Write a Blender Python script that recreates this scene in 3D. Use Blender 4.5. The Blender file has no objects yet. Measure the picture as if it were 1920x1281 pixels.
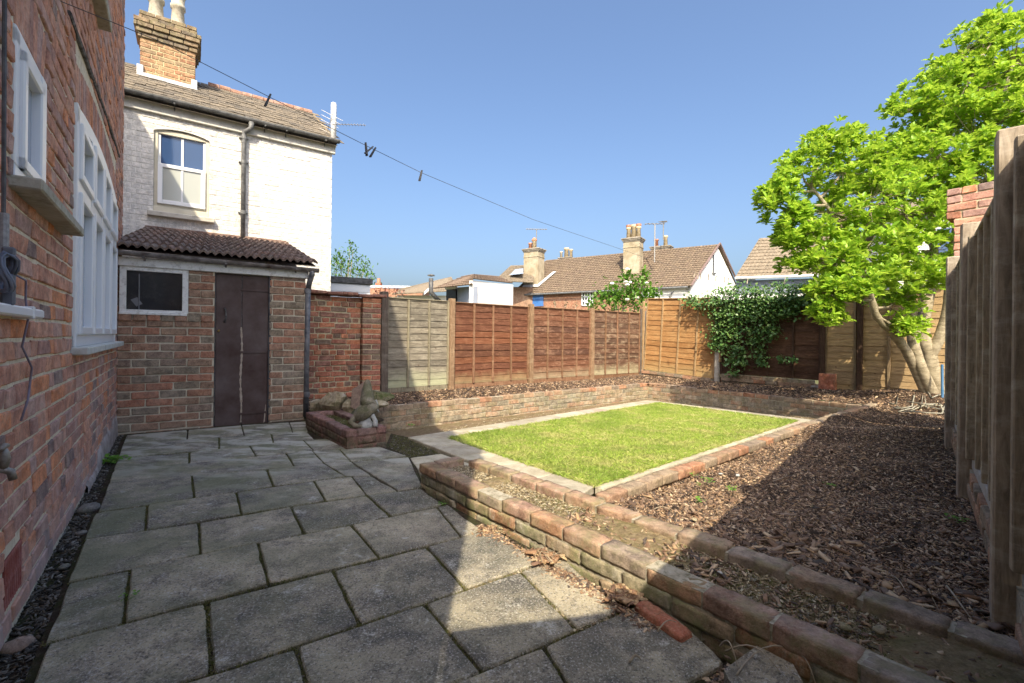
import bpy, math, random
from mathutils import Vector, Matrix
import numpy as np

# ------------------------------------------------------------------ camera, world, sun
sc = bpy.context.scene
random.seed(7)
RNG = np.random.default_rng(7)
FPX, CAMH, ROLL = 860.0, 1.05, 0.011          # focal length in photo pixels (1920 wide), eye height, roll
cam_d = bpy.data.cameras.new("camera")
cam = bpy.data.objects.new("camera", cam_d)
sc.collection.objects.link(cam)
cam.location = (0, 0, CAMH)
cam.rotation_euler = (math.radians(90), -ROLL, 0)
cam_d.sensor_width = 36.0
cam_d.lens = 36.0 * FPX / 1920.0
cam_d.shift_y = -8.5 / 1920.0
cam_d.clip_start = 0.02
cam_d.clip_end = 2000
sc.camera = cam

LIGHT = Vector((-0.017, 1.0, -1.04)).normalized()      # direction the sunlight travels
SUN_EL = math.asin(-LIGHT.z)
world = bpy.data.worlds.new("World")
sc.world = world
world.use_nodes = True
wn = world.node_tree
sky = wn.nodes.new("ShaderNodeTexSky")
sky.sky_type = 'NISHITA'
sky.sun_disc = False
sky.sun_elevation = SUN_EL
sky.sun_rotation = math.radians(180)
sky.altitude = 50
sky.air_density = 1.0
sky.dust_density = 6.5
sky.ozone_density = 3.5
hs = wn.nodes.new("ShaderNodeHueSaturation")
hs.inputs["Saturation"].default_value = 1.07
wn.links.new(sky.outputs[0], hs.inputs["Color"])
wn.links.new(hs.outputs[0], wn.nodes["Background"].inputs[0])
wn.nodes["Background"].inputs[1].default_value = 0.15
sun_d = bpy.data.lights.new("sun", 'SUN')
sun_d.energy = 4.1
sun_d.angle = math.radians(0.5)
sun_d.color = (1.0, 0.87, 0.65)
sun = bpy.data.objects.new("sun", sun_d)
sc.collection.objects.link(sun)
sun.rotation_euler = LIGHT.to_track_quat('-Z', 'Y').to_euler()
sc.view_settings.view_transform = 'Standard'
sc.view_settings.look = 'None'
sc.view_settings.gamma = 1.0
sc.view_settings.use_curve_mapping = False
sc.view_settings.exposure = 0.94

# ------------------------------------------------------------------ measuring helpers (photo pixel -> place)
def ray(u, v):
    du, dv = u - 960.0, v - 632.0
    c, s = math.cos(ROLL), math.sin(ROLL)
    return ((du * c + dv * s) / FPX, 1.0, -(-du * s + dv * c) / FPX)

def G(u, v, z=0.0):
    r = ray(u, v)
    t = (z - CAMH) / r[2]
    return Vector((r[0] * t, t, z))

def GP(u, v, fz):
    """ground point where height is a function of depth"""
    z = 0.0
    for _ in range(12):
        p = G(u, v, z)
        z = fz(p)
    return Vector((p.x, p.y, z))

def D(u, v, Y):
    r = ray(u, v)
    return Vector((r[0] * Y, Y, CAMH + r[2] * Y))

def proj(p):
    a = p[0] / p[1]
    b = -(p[2] - CAMH) / p[1]
    c, s = math.cos(ROLL), math.sin(ROLL)
    return (960 + FPX * (a * c - b * s), 632 + FPX * (a * s + b * c))

class Frame:
    """vertical face: origin, heading; s runs along, y goes into the wall, z up. The garden is at -y."""
    def __init__(self, p, ang):
        self.o = Vector((p[0], p[1], 0))
        self.a = ang
        self.d = Vector((math.cos(ang), math.sin(ang), 0))
        self.n = Vector((-math.sin(ang), math.cos(ang), 0))
    def on(self, u, v, q=0.0):
        r = ray(u, v)
        o = self.o + self.n * q
        s = (o.x - r[0] * o.y) / (r[0] * self.d.y - self.d.x)
        t = o.y + s * self.d.y
        return s, CAMH + r[2] * t
    def w(self, s, y, z):
        return self.o + self.d * s + self.n * y + Vector((0, 0, z))

# ------------------------------------------------------------------ object helpers
COL = sc.collection

def tag(o, label=None, cat=None, group=None, kind=None):
    if label: o["label"] = label
    if cat: o["category"] = cat
    if group: o["group"] = group
    if kind: o["kind"] = kind
    return o

def empty(name, loc=(0, 0, 0), rz=0.0, label=None, cat=None, group=None, kind=None):
    o = bpy.data.objects.new(name, None)
    COL.objects.link(o)
    o.location = loc
    o.rotation_euler = (0, 0, rz)
    o.empty_display_size = 0.1
    return tag(o, label, cat, group, kind)

class MB:
    def __init__(self):
        self.v, self.f, self.r, self.m = [], [], [], []
    def add(self, verts, faces, rnd=0.0, mi=0):
        b = len(self.v)
        self.v.extend([tuple(p) for p in verts])
        self.f.extend([tuple(i + b for i in f) for f in faces])
        self.r.extend([rnd] * len(verts))
        self.m.extend([mi] * len(faces))
    def box(self, x0, x1, y0, y1, z0, z1, rnd=0.0, mi=0):
        v = [(x0, y0, z0), (x1, y0, z0), (x1, y1, z0), (x0, y1, z0), (x0, y0, z1), (x1, y0, z1), (x1, y1, z1), (x0, y1, z1)]
        f = [(0, 3, 2, 1), (4, 5, 6, 7), (0, 1, 5, 4), (1, 2, 6, 5), (2, 3, 7, 6), (3, 0, 4, 7)]
        self.add(v, f, rnd, mi)
    def cbox(self, x0, x1, y0, y1, z0, z1, c=0.004, j=0.0, rnd=0.0, M=None):
        v, f = cbox_data(x1 - x0, y1 - y0, z1 - z0, c, j)
        cx, cy, cz = (x0 + x1) / 2, (y0 + y1) / 2, (z0 + z1) / 2
        v = [Vector((a[0] + cx, a[1] + cy, a[2] + cz)) for a in v]
        if M: v = [M @ a for a in v]
        self.add(v, f, rnd)
    def prism(self, poly, z0, z1, rnd=0.0):
        n = len(poly)
        v = [(p[0], p[1], z0) for p in poly] + [(p[0], p[1], z1) for p in poly]
        f = [tuple(range(n - 1, -1, -1)), tuple(range(n, 2 * n))]
        f += [(i, (i + 1) % n, n + (i + 1) % n, n + i) for i in range(n)]
        self.add(v, f, rnd)
    def tube(self, pts, rads, sides=10, cap=True, rnd=0.0):
        pts = [Vector(p) for p in pts]
        if not hasattr(rads, '__len__'): rads = [rads] * len(pts)
        rings, prev = [], None
        for i, p in enumerate(pts):
            t = (pts[min(i + 1, len(pts) - 1)] - pts[max(i - 1, 0)])
            if t.length < 1e-9: t = Vector((0, 0, 1))
            t.normalize()
            if prev is None:
                a = Vector((0, 0, 1)) if abs(t.z) < .9 else Vector((1, 0, 0))
                x = t.cross(a).normalized()
            else:
                x = (prev - t * prev.dot(t)).normalized()
            prev = x
            y = t.cross(x)
            rings.append([p + (x * math.cos(k * 2 * math.pi / sides) + y * math.sin(k * 2 * math.pi / sides)) * rads[i] for k in range(sides)])
        v = [q for r in rings for q in r]
        f = []
        for i in range(len(rings) - 1):
            for k in range(sides):
                a, b = i * sides + k, i * sides + (k + 1) % sides
                f.append((a, b, b + sides, a + sides))
        if cap:
            f.append(tuple(range(sides - 1, -1, -1)))
            f.append(tuple((len(rings) - 1) * sides + k for k in range(sides)))
        self.add(v, f, rnd)
    def lathe(self, cx, cy, prof, sides=16, rnd=0.0):
        self.tube([(cx, cy, z) for z, r in prof], [r for z, r in prof], sides, True, rnd)
    def mesh(self, name, mats, smooth=False):
        me = bpy.data.meshes.new(name)
        me.from_pydata(self.v, [], self.f)
        for m in (mats if isinstance(mats, (list, tuple)) else [mats]): me.materials.append(m)
        if any(self.m): me.polygons.foreach_set("material_index", self.m)
        if any(self.r):
            at = me.attributes.new("rnd", 'FLOAT', 'POINT')
            at.data.foreach_set("value", self.r)
        if smooth: me.polygons.foreach_set("use_smooth", [True] * len(me.polygons))
        me.update()
        return me
    def build(self, name, mats, parent=None, smooth=False, loc=(0, 0, 0), rot=(0, 0, 0), **kw):
        return link(name, self.mesh(name, mats, smooth), parent, loc, rot, **kw)

def link(name, me, parent=None, loc=(0, 0, 0), rot=(0, 0, 0), **kw):
    o = bpy.data.objects.new(name, me)
    COL.objects.link(o)
    if parent is not None: o.parent = parent
    o.location = loc
    o.rotation_euler = rot
    return tag(o, **kw)

def np_mesh(name, V, F, mat, parent=None, rnd=None, smooth=False, **kw):
    """V (n,3) F (m,k) arrays"""
    me = bpy.data.meshes.new(name)
    k = F.shape[1]
    me.vertices.add(len(V)); me.loops.add(F.size); me.polygons.add(len(F))
    me.vertices.foreach_set("co", V.astype(np.float32).ravel())
    me.loops.foreach_set("vertex_index", F.astype(np.int32).ravel())
    me.polygons.foreach_set("loop_start", np.arange(0, F.size, k, dtype=np.int32))
    me.polygons.foreach_set("loop_total", np.full(len(F), k, dtype=np.int32))
    if smooth: me.polygons.foreach_set("use_smooth", [True] * len(F))
    me.update(calc_edges=True)
    if rnd is not None:
        at = me.attributes.new("rnd", 'FLOAT', 'POINT')
        at.data.foreach_set("value", rnd.astype(np.float32))
    me.materials.append(mat)
    return link(name, me, parent, **kw)

def cbox_data(lx, ly, lz, c, j=0.0):
    hx, hy, hz = lx / 2, ly / 2, lz / 2
    c = min(c, hx * .45, hy * .45, hz * .45)
    idx, v = {}, []
    for sx in (-1, 1):
        for sy in (-1, 1):
            for sz in (-1, 1):
                jj = [random.uniform(-j, j) for _ in range(3)]
                for ax in range(3):
                    p = [sx * hx, sy * hy, sz * hz]
                    s = (sx, sy, sz)
                    for k in range(3):
                        if k != ax: p[k] -= s[k] * c
                        p[k] += jj[k]
                    idx[(sx, sy, sz, ax)] = len(v)
                    v.append(tuple(p))
    f = []
    def quad(q): f.append(tuple(q))
    for ax in range(3):
        o = [k for k in range(3) if k != ax]
        for s in (-1, 1):
            ring = []
            for a, b in ((-1, -1), (1, -1), (1, 1), (-1, 1)):
                t = [0, 0, 0]; t[ax] = s; t[o[0]] = a; t[o[1]] = b
                ring.append(idx[(t[0], t[1], t[2], ax)])
            flip = (s == 1) != (ax != 1)
            quad(ring[::-1] if flip else ring)
    for ax in range(3):                       # 12 edges
        o = [k for k in range(3) if k != ax]
        for a in (-1, 1):
            for b in (-1, 1):
                t0 = [0, 0, 0]; t0[ax] = -1; t0[o[0]] = a; t0[o[1]] = b
                t1 = list(t0); t1[ax] = 1
                q = [idx[tuple(t0) + (o[0],)], idx[tuple(t1) + (o[0],)], idx[tuple(t1) + (o[1],)], idx[tuple(t0) + (o[1],)]]
                e1 = Vector(v[q[1]]) - Vector(v[q[0]]); e2 = Vector(v[q[3]]) - Vector(v[q[0]])
                out = Vector((0, 0, 0)); out[o[0]] = a; out[o[1]] = b
                if e1.cross(e2).dot(out) < 0: q = q[::-1]
                quad(q)
    for sx in (-1, 1):
        for sy in (-1, 1):
            for sz in (-1, 1):
                t = [idx[(sx, sy, sz, k)] for k in range(3)]
                if sx * sy * sz < 0: t = t[::-1]
                quad(t)
    return v, f

_bm = {}
def brick_mesh(name, lx, ly, lz, mat, c=0.004, j=0.0015, rough=0):
    key = (name, round(lx, 2), round(ly, 2), round(lz, 3), mat.name, random.randrange(4), rough)
    if key not in _bm:
        m = MB()
        if rough:
            v, f = lump_box(lx, ly, lz, rough, j)
            m.add(v, f)
            me = m.mesh(name, mat, True)
        else:
            v, f = cbox_data(lx, ly, lz, c, j)
            m.add(v, f)
            me = m.mesh(name, mat)
        _bm[key] = me
    return _bm[key]

def lump_box(lx, ly, lz, n, j):
    """worn brick: subdivided box with rounded, nibbled edges"""
    nx, ny, nz = max(3, int(n * 2)), n, n
    vid, V, Fc = {}, [], []
    def P(i, k, l):
        key = (i, k, l)
        if key in vid: return vid[key]
        x, y, z = i / nx * 2 - 1, k / ny * 2 - 1, l / nz * 2 - 1
        p = Vector((x * lx / 2, y * ly / 2, z * lz / 2))
        r = 0.0048
        q = Vector((max(-lx / 2 + r, min(lx / 2 - r, p.x)), max(-ly / 2 + r, min(ly / 2 - r, p.y)), max(-lz / 2 + r, min(lz / 2 - r, p.z))))
        d = p - q
        if d.length > 1e-6:
            ne = sum(1 for a in (abs(x), abs(y), abs(z)) if a > .999)
            d = d.normalized() * (r * (1 - .35 * random.random() * (ne > 1)))
            p = q + d
        p += Vector((random.gauss(0, j), random.gauss(0, j), random.gauss(0, j)))
        vid[key] = len(V); V.append(p)
        return vid[key]
    for i in range(nx):
        for k in range(ny):
            Fc.append((P(i, k, 0), P(i, k + 1, 0), P(i + 1, k + 1, 0), P(i + 1, k, 0)))
            Fc.append((P(i, k, nz), P(i + 1, k, nz), P(i + 1, k + 1, nz), P(i, k + 1, nz)))
    for i in range(nx):
        for l in range(nz):
            Fc.append((P(i, 0, l), P(i + 1, 0, l), P(i + 1, 0, l + 1), P(i, 0, l + 1)))
            Fc.append((P(i, ny, l), P(i, ny, l + 1), P(i + 1, ny, l + 1), P(i + 1, ny, l)))
    for k in range(ny):
        for l in range(nz):
            Fc.append((P(0, k, l), P(0, k, l + 1), P(0, k + 1, l + 1), P(0, k + 1, l)))
            Fc.append((P(nx, k, l), P(nx, k + 1, l), P(nx, k + 1, l + 1), P(nx, k, l + 1)))
    return V, Fc

# ------------------------------------------------------------------ materials
class NT:
    def __init__(self, name):
        self.mat = bpy.data.materials.new(name)
        self.mat.use_nodes = True
        self.t = self.mat.node_tree
        self.b = self.t.nodes["Principled BSDF"]
        self.out = self.t.nodes["Material Output"]
    def n(self, typ, **kw):
        x = self.t.nodes.new(typ)
        for k, v in kw.items(): setattr(x, k, v)
        return x
    def l(self, a, b): self.t.links.new(a, b)
    def pos(self):
        return self.n("ShaderNodeNewGeometry").outputs["Position"]
    def objco(self):
        return self.n("ShaderNodeTexCoord").outputs["Object"]
    def scale(self, vec, s):
        m = self.n("ShaderNodeMapping")
        m.inputs["Scale"].default_value = s
        self.l(vec, m.inputs["Vector"])
        return m.outputs[0]
    def noise(self, vec, scale, detail=4, rough=.6, dist=0.0):
        x = self.n("ShaderNodeTexNoise")
        x.inputs["Scale"].default_value = scale
        x.inputs["Detail"].default_value = detail
        x.inputs["Roughness"].default_value = rough
        x.inputs["Distortion"].default_value = dist
        self.l(vec, x.inputs["Vector"])
        return x.outputs[0]
    def ramp(self, fac, stops, interp='LINEAR'):
        x = self.n("ShaderNodeValToRGB")
        cr = x.color_ramp
        cr.interpolation = interp
        while len(cr.elements) > 1: cr.elements.remove(cr.elements[-1])
        for i, (p, c) in enumerate(stops):
            e = cr.elements[0] if i == 0 else cr.elements.new(p)
            e.position = p
            if not hasattr(c, '__len__'): c = (c, c, c)
            e.color = (c[0], c[1], c[2], 1)
        if fac is not None: self.l(fac, x.inputs[0])
        return x.outputs[0]
    def mix(self, fac, a, b, mode='MIX'):
        x = self.n("ShaderNodeMix", data_type='RGBA', blend_type=mode)
        for sock, val in ((x.inputs[0], fac), (x.inputs[6], a), (x.inputs[7], b)):
            if isinstance(val, bpy.types.NodeSocket): self.l(val, sock)
            elif hasattr(val, '__len__'): sock.default_value = (val[0], val[1], val[2], 1)
            else: sock.default_value = val
        return x.outputs[2]
    def math(self, op, a, b=0.0):
        x = self.n("ShaderNodeMath", operation=op)
        for sock, val in ((x.inputs[0], a), (x.inputs[1], b)):
            if isinstance(val, bpy.types.NodeSocket): self.l(val, sock)
            else: sock.default_value = val
        return x.outputs[0]
    def rnd(self):
        a = self.n("ShaderNodeAttribute", attribute_name="rnd").outputs["Fac"]
        o = self.n("ShaderNodeObjectInfo").outputs["Random"]
        return self.math('FRACT', self.math('ADD', a, o))
    def z(self):
        s = self.n("ShaderNodeSeparateXYZ")
        self.l(self.pos(), s.inputs[0])
        return s.outputs[2]
    def maprange(self, val, a, b, c=0.0, d=1.0):
        x = self.n("ShaderNodeMapRange")
        self.l(val, x.inputs[0])
        for i, q in enumerate((a, b, c, d)): x.inputs[i + 1].default_value = q
        return x.outputs[0]
    def bump(self, h, strength=.5, dist=.005, prev=None):
        x = self.n("ShaderNodeBump")
        x.inputs["Strength"].default_value = strength
        x.inputs["Distance"].default_value = dist
        self.l(h, x.inputs["Height"])
        if prev is not None: self.l(prev, x.inputs["Normal"])
        return x.outputs[0]
    def fin(self, col, rough=.9, nrm=None, metal=0.0, spec=.3):
        if isinstance(col, bpy.types.NodeSocket): self.l(col, self.b.inputs["Base Color"])
        else: self.b.inputs["Base Color"].default_value = (col[0], col[1], col[2], 1)
        if isinstance(rough, bpy.types.NodeSocket): self.l(rough, self.b.inputs["Roughness"])
        else: self.b.inputs["Roughness"].default_value = rough
        self.b.inputs["Metallic"].default_value = metal
        self.b.inputs["Specular IOR Level"].default_value = spec
        if nrm is not None: self.l(nrm, self.b.inputs["Normal"])
        return self.mat

def gained(stops, g):
    return [tuple(min(.85, x * g) for x in c) for c in stops]

def brick_mat(name, stops, pale=(.5, .45, .38), pale_amt=.5, moss=(.10, .11, .05), moss_amt=.0, dark=(.05, .04, .04), dark_amt=.4, bump=.6, low=None, streak=False, gain=1.0):
    stops = gained(stops, gain)
    t = NT(name)
    p = t.pos()
    n_ = len(stops)
    c = t.ramp(t.rnd(), [(i / n_, s) for i, s in enumerate(stops)], 'CONSTANT')
    v = t.noise(p, 14, 5, .65)
    c = t.mix(t.ramp(v, [(.38, 0), (.62, 1)]), t.mix(.36, c, (.01, .008, .006)), t.mix(.10, c, (1, .82, .6)))
    sp = t.noise(p, 120, 4, .85)
    c = t.mix(t.maprange(sp, .52, .66, 0, .6), c, t.mix(.5, c, (.66, .56, .46)))
    c = t.mix(t.ramp(sp, [(.34, .5), (.46, 0)]), c, t.mix(.65, c, (.01, .01, .01)))
    c = t.mix(t.ramp(t.noise(p, 33, 6, .8), [(.38, .42), (.50, 0)]), c, dark)
    if dark_amt:
        c = t.mix(t.math('MULTIPLY', t.ramp(t.noise(p, 3.1, 6, .7), [(.5, 0), (.68, 1)]), dark_amt), c, dark)
    if pale_amt:
        pn = t.noise(p if not streak else t.scale(p, (1, 1, .35)), 5.3, 7, .75)
        c = t.mix(t.math('MULTIPLY', t.ramp(pn, [(.50, 0), (.66, 1)]), pale_amt), c, pale)
    if low:
        z0, z1, lc, la = low
        k = t.math('MULTIPLY', t.maprange(t.math('ADD', t.z(), t.math('MULTIPLY', t.noise(p, 4, 5), .35)), z0, z1, 1, 0), la)
        c = t.mix(k, c, lc)
    if moss_amt:
        c = t.mix(t.math('MULTIPLY', t.ramp(t.noise(p, 7.7, 7, .75), [(.46, 0), (.60, 1)]), moss_amt), c, moss)
    h = t.math('ADD', t.noise(p, 85, 6, .8), t.math('MULTIPLY', t.noise(p, 24, 5, .7), 1.1))
    return t.fin(c, .92, t.bump(h, bump, .008), spec=.2)

def plain(name, col, rough=.7, var=.12, scale=8, bump=.1, metal=0.0, spec=.4, dirt=None, dirt_amt=.5, bscale=90):
    t = NT(name)
    p = t.pos()
    v = t.noise(p, scale, 5, .65)
    c = t.mix(t.maprange(v, .3, .7), t.mix(var, col, (0, 0, 0)), t.mix(var * .6, col, (1, 1, 1)))
    if dirt is not None:
        c = t.mix(t.math('MULTIPLY', t.ramp(t.noise(p, scale * 1.7, 7, .75), [(.5, 0), (.64, 1)]), dirt_amt), c, dirt)
    return t.fin(c, rough, t.bump(t.noise(p, bscale, 4), bump, .003), metal, spec)

def wood_mat(name, stops, axis='x', bleach=(.45, .40, .32), bleach_amt=.4, algae=(.38, .42, .20), algae_amt=.0, algae_z=.35, knots=True, gain=1.0):
    stops = gained(stops, gain)
    t = NT(name)
    p = t.objco()
    r = t.rnd()
    off = t.n("ShaderNodeCombineXYZ")
    t.l(t.math('MULTIPLY', r, 37.0), off.inputs[0]); t.l(t.math('MULTIPLY', r, 11.0), off.inputs[2])
    va = t.n("ShaderNodeVectorMath", operation='ADD')
    t.l(p, va.inputs[0]); t.l(off.outputs[0], va.inputs[1])
    q = va.outputs[0]
    sv = (2.2, 14, 30) if axis == 'x' else (30, 14, 2.2)
    g = t.noise(t.scale(q, sv), 3.2, 6, .7, .6)
    g2 = t.noise(q, 3.5, 4, .6)
    base = t.ramp(r, [(i / len(stops), s) for i, s in enumerate(stops)], 'CONSTANT')
    c = t.mix(t.ramp(g, [(.34, 0), (.62, 1)]), t.mix(.55, base, (.01, .005, 0)), t.mix(.05, base, (1, .8, .55)))
    c = t.mix(t.ramp(t.noise(t.scale(q, (sv[0] * .4, sv[1], sv[2] * 1.6) if axis == 'x' else (sv[0] * 1.6, sv[1], sv[2] * .4)), 4.5, 4, .7), [(.30, .55), (.42, 0)]), c, (.02, .014, .01))
    c = t.mix(t.math('MULTIPLY', t.ramp(g2, [(.3, 0), (.75, 1)]), .45), c, t.mix(.5, base, (.02, .01, .005)))
    wp = t.pos()
    bl = t.noise(t.scale(wp, (1, 1, 2.5)), 4.5, 7, .75)
    c = t.mix(t.math('MULTIPLY', t.ramp(bl, [(.50, 0), (.66, 1)]), bleach_amt), c, bleach)
    if knots:
        vo = t.n("ShaderNodeTexVoronoi"); vo.inputs["Scale"].default_value = 5.0
        t.l(t.scale(q, (1, 1, 1.6)), vo.inputs["Vector"])
        c = t.mix(t.math('MULTIPLY', t.ramp(vo.outputs["Distance"], [(.05, 1), (.12, 0)]), .7), c, (.05, .02, .01))
    if algae_amt:
        k = t.math('MULTIPLY', t.maprange(t.math('ADD', t.z(), t.math('MULTIPLY', t.noise(wp, 6, 5), .3)), algae_z, algae_z + .28, 1, 0), algae_amt)
        c = t.mix(k, c, algae)
    return t.fin(c, .85, t.bump(g, .5, .004), spec=.2)

def leaf_mat(name, stops, trans=.35, tcol=(.35, .55, .05), rough=.45, gain=1.0):
    stops = gained(stops, gain)
    t = NT(name)
    c = t.ramp(t.rnd(), [(i / len(stops), s) for i, s in enumerate(stops)])
    c = t.mix(t.maprange(t.noise(t.pos(), 1.3, 3), .35, .65, 0, .35), c, t.mix(.5, c, (.01, .04, .005)))
    t.fin(c, rough, spec=.35)
    tr = t.n("ShaderNodeBsdfTranslucent")
    t.l(t.mix(.5, c, tcol), tr.inputs[0])
    ms = t.n("ShaderNodeMixShader"); ms.inputs[0].default_value = trans
    t.l(t.b.outputs[0], ms.inputs[1]); t.l(tr.outputs[0], ms.inputs[2]); t.l(ms.outputs[0], t.out.inputs[0])
    return t.mat

def glass_mat(name, col, rough=.04):
    t = NT(name)
    return t.fin(col, rough, None, 0, .9)

BR_HOUSE = brick_mat("house_brick", [(.50, .24, .17), (.42, .20, .15), (.55, .27, .18), (.36, .19, .16), (.46, .26, .21), (.22, .15, .14), (.50, .23, .15), (.42, .26, .23), (.58, .22, .10), (.47, .21, .14)],
                     pale=(.60, .46, .38), pale_amt=.45, dark_amt=.25, dark=(.16, .11, .10), low=(.12, .45, (.50, .43, .41), .6), gain=1.42, bump=.5)
MORTAR_HOUSE = plain("house_mortar", (.76, .67, .49), .95, .2, 20, .6, dirt=(.36, .28, .18), dirt_amt=.5)
BR_OUT = brick_mat("outhouse_brick", [(.20, .115, .075), (.15, .12, .085), (.24, .115, .07), (.17, .12, .09), (.27, .115, .07), (.21, .13, .085), (.155, .125, .095), (.24, .13, .085)],
                   pale=(.42, .38, .30), pale_amt=.18, dark_amt=.15, low=(.05, .38, (.30, .27, .20), .6), gain=1.9)
MORTAR_OUT = plain("outhouse_mortar", (.62, .56, .42), .95, .15, 20, .5, dirt=(.25, .22, .15), dirt_amt=.3)
BR_GARDEN = brick_mat("garden_brick", [(.36, .11, .065), (.27, .085, .055), (.42, .14, .07), (.21, .08, .06), (.32, .095, .055), (.14, .085, .065), (.39, .13, .06), (.25, .11, .07)],
                      pale=(.45, .40, .30), pale_amt=.16, dark_amt=.35, dark=(.07, .05, .03), moss=(.16, .14, .07), moss_amt=.2, gain=1.5)
MORTAR_GARDEN = plain("garden_mortar", (.50, .42, .25), .95, .25, 20, .6, dirt=(.25, .17, .08), dirt_amt=.6)
BR_RET = brick_mat("retaining_brick", [(.36, .27, .18), (.30, .24, .16), (.40, .24, .15), (.26, .23, .17), (.42, .34, .24), (.33, .22, .14)],
                   pale=(.55, .51, .42), pale_amt=.55, moss=(.20, .20, .10), moss_amt=.45, dark_amt=.25)
BR_COPE = brick_mat("coping_brick", [(.44, .22, .13), (.34, .20, .13), (.26, .20, .155), (.44, .27, .17), (.30, .23, .165), (.45, .20, .11), (.38, .28, .20)],
                    pale=(.5, .4, .28), pale_amt=.25, moss=(.18, .17, .09), moss_amt=.3, dark_amt=.3)
MORTAR_RET = plain("retaining_mortar", (.36, .32, .23), .95, .25, 20, .6, dirt=(.12, .11, .06), dirt_amt=.8)
BR_PLANT = brick_mat("planter_brick", [(.36, .25, .17), (.30, .25, .16), (.42, .22, .12), (.27, .25, .17), (.38, .28, .18), (.46, .17, .08), (.30, .27, .18)],
                     pale=(.60, .58, .50), pale_amt=.5, moss=(.20, .21, .10), moss_amt=.8, dark_amt=.6, dark=(.07, .065, .04), streak=True, bump=.8)
BR_PLTOP = brick_mat("planter_top_brick", [(.44, .27, .18), (.40, .28, .20), (.48, .26, .15), (.34, .27, .22), (.46, .31, .22), (.40, .24, .18)],
                     pale=(.56, .48, .42), pale_amt=.35, moss=(.24, .23, .12), moss_amt=.6, bump=.8, dark_amt=.6, dark=(.07, .06, .05))
BR_SMALL = brick_mat("small_planter_brick", [(.20, .10, .08), (.15, .10, .075), (.24, .11, .09), (.13, .11, .08)],
                     pale=(.36, .26, .24), pale_amt=.2, moss=(.08, .085, .045), moss_amt=.7, dark_amt=.5)
BR_SMTOP = brick_mat("small_planter_top_brick", [(.26, .12, .11), (.22, .12, .11), (.30, .14, .12)],
                     pale=(.42, .32, .32), pale_amt=.3, moss=(.12, .10, .06), moss_amt=.3, dark_amt=.3)
BR_WHITE = brick_mat("painted_brick", [(.82, .82, .81), (.84, .84, .82), (.80, .80, .79)], pale=(.70, .66, .56), pale_amt=.10, dark_amt=.05, dark=(.5, .45, .35), bump=.45)
MORTAR_WHITE = plain("painted_mortar", (.76, .75, .71), .9, .08, 12, .4, dirt=(.30, .27, .22), dirt_amt=.6)
BR_CHIM = brick_mat("chimney_brick", [(.42, .22, .11), (.36, .20, .11), (.45, .27, .14), (.40, .18, .09), (.33, .23, .13)],
                    pale=(.5, .42, .25), pale_amt=.35, dark_amt=.3)
BR_CAP = brick_mat("chimney_cap_brick", [(.20, .15, .10), (.26, .18, .11), (.16, .13, .10), (.24, .19, .12)], pale=(.4, .35, .22), pale_amt=.4, dark_amt=.6, moss=(.2, .18, .08), moss_amt=.4)
MORTAR_CHIM = plain("chimney_mortar", (.52, .44, .24), .95, .2, 20, .5)
WHITE = plain("white_plastic", (.78, .80, .82), .35, .03, 3, .02)
WHITE_WOOD = plain("peeling_white_paint", (.80, .80, .77), .7, .06, 8, .4, dirt=(.26, .22, .18), dirt_amt=.5, bscale=40)
CREAM = plain("cream_frame", (.60, .56, .44), .6, .12, 6, .2)
STONE_SILL = plain("stone_sill", (.40, .37, .28), .9, .25, 9, .5, dirt=(.13, .14, .08), dirt_amt=.6)
GLASS = glass_mat("window_glass", (.13, .17, .23))
GLASS_PALE = glass_mat("pale_window_glass", (.36, .42, .50), .08)  # pale grey blue of reflections and curtain put into the pane colour
GLASS_DARK = plain("dark_window_glass", (.018, .017, .018), .12, .02, 5, .05, spec=.5, dirt=(.075, .07, .066), dirt_amt=.4, bscale=9)
GLASS_SKY = glass_mat("sky_window_glass", (.03, .07, .17), .05)
BLIND = plain("window_blind", (.60, .62, .56), .7, .08, 4, .1)
BLACK = plain("black_plastic", (.018, .018, .02), .45, .2, 12, .1)
DARK_METAL = plain("grey_downpipe_paint", (.075, .08, .085), .5, .3, 10, .1)
BLUE_PIPE = plain("outhouse_pipe_paint", (.045, .05, .065), .45, .3, 10, .1)
BROWN_GUTTER = plain("brown_gutter_paint", (.085, .055, .045), .5, .4, 10, .2)
SLATE = brick_mat("roof_slate", [(.145, .125, .10), (.11, .10, .085), (.17, .145, .11), (.095, .09, .08), (.20, .17, .13)], pale=(.22, .19, .14), pale_amt=.3, gain=.85, dark_amt=.3, dark=(.09, .085, .08), bump=.4)
RIDGE = plain("ridge_tile_clay", (.30, .13, .07), .9, .3, 9, .4, dirt=(.2, .17, .1))
TILE_DARK = brick_mat("outhouse_roof_tile", [(.20, .13, .115), (.165, .115, .105), (.24, .145, .12), (.19, .14, .12)], pale=(.30, .25, .22), pale_amt=.35, dark_amt=.3, bump=.4, moss=(.12, .09, .06), moss_amt=.2)
DOOR = plain("dark_painted_door", (.082, .050, .043), .75, .12, 3, .25, spec=.15, dirt=(.11, .075, .066), dirt_amt=.4, bscale=30)
BARE = plain("bare_wood", (.42, .33, .24), .9, .3, 20, .4)
IRON = plain("rusty_iron", (.03, .022, .02), .6, .3, 30, .2)
BRASS = plain("brass", (.5, .36, .12), .35, .1, 30, .1, metal=.9)
LEAD = plain("lead_flashing", (.55, .57, .60), .6, .15, 12, .2)
POT = plain("pale_chimney_pot", (.52, .47, .36), .9, .25, 14, .3, dirt=(.2, .17, .12), dirt_amt=.6)
POT_RED = plain("terracotta_pot", (.48, .17, .07), .9, .25, 8, .3)
POT_BUFF = plain("buff_pot", (.55, .43, .24), .9, .3, 6, .3)
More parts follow.
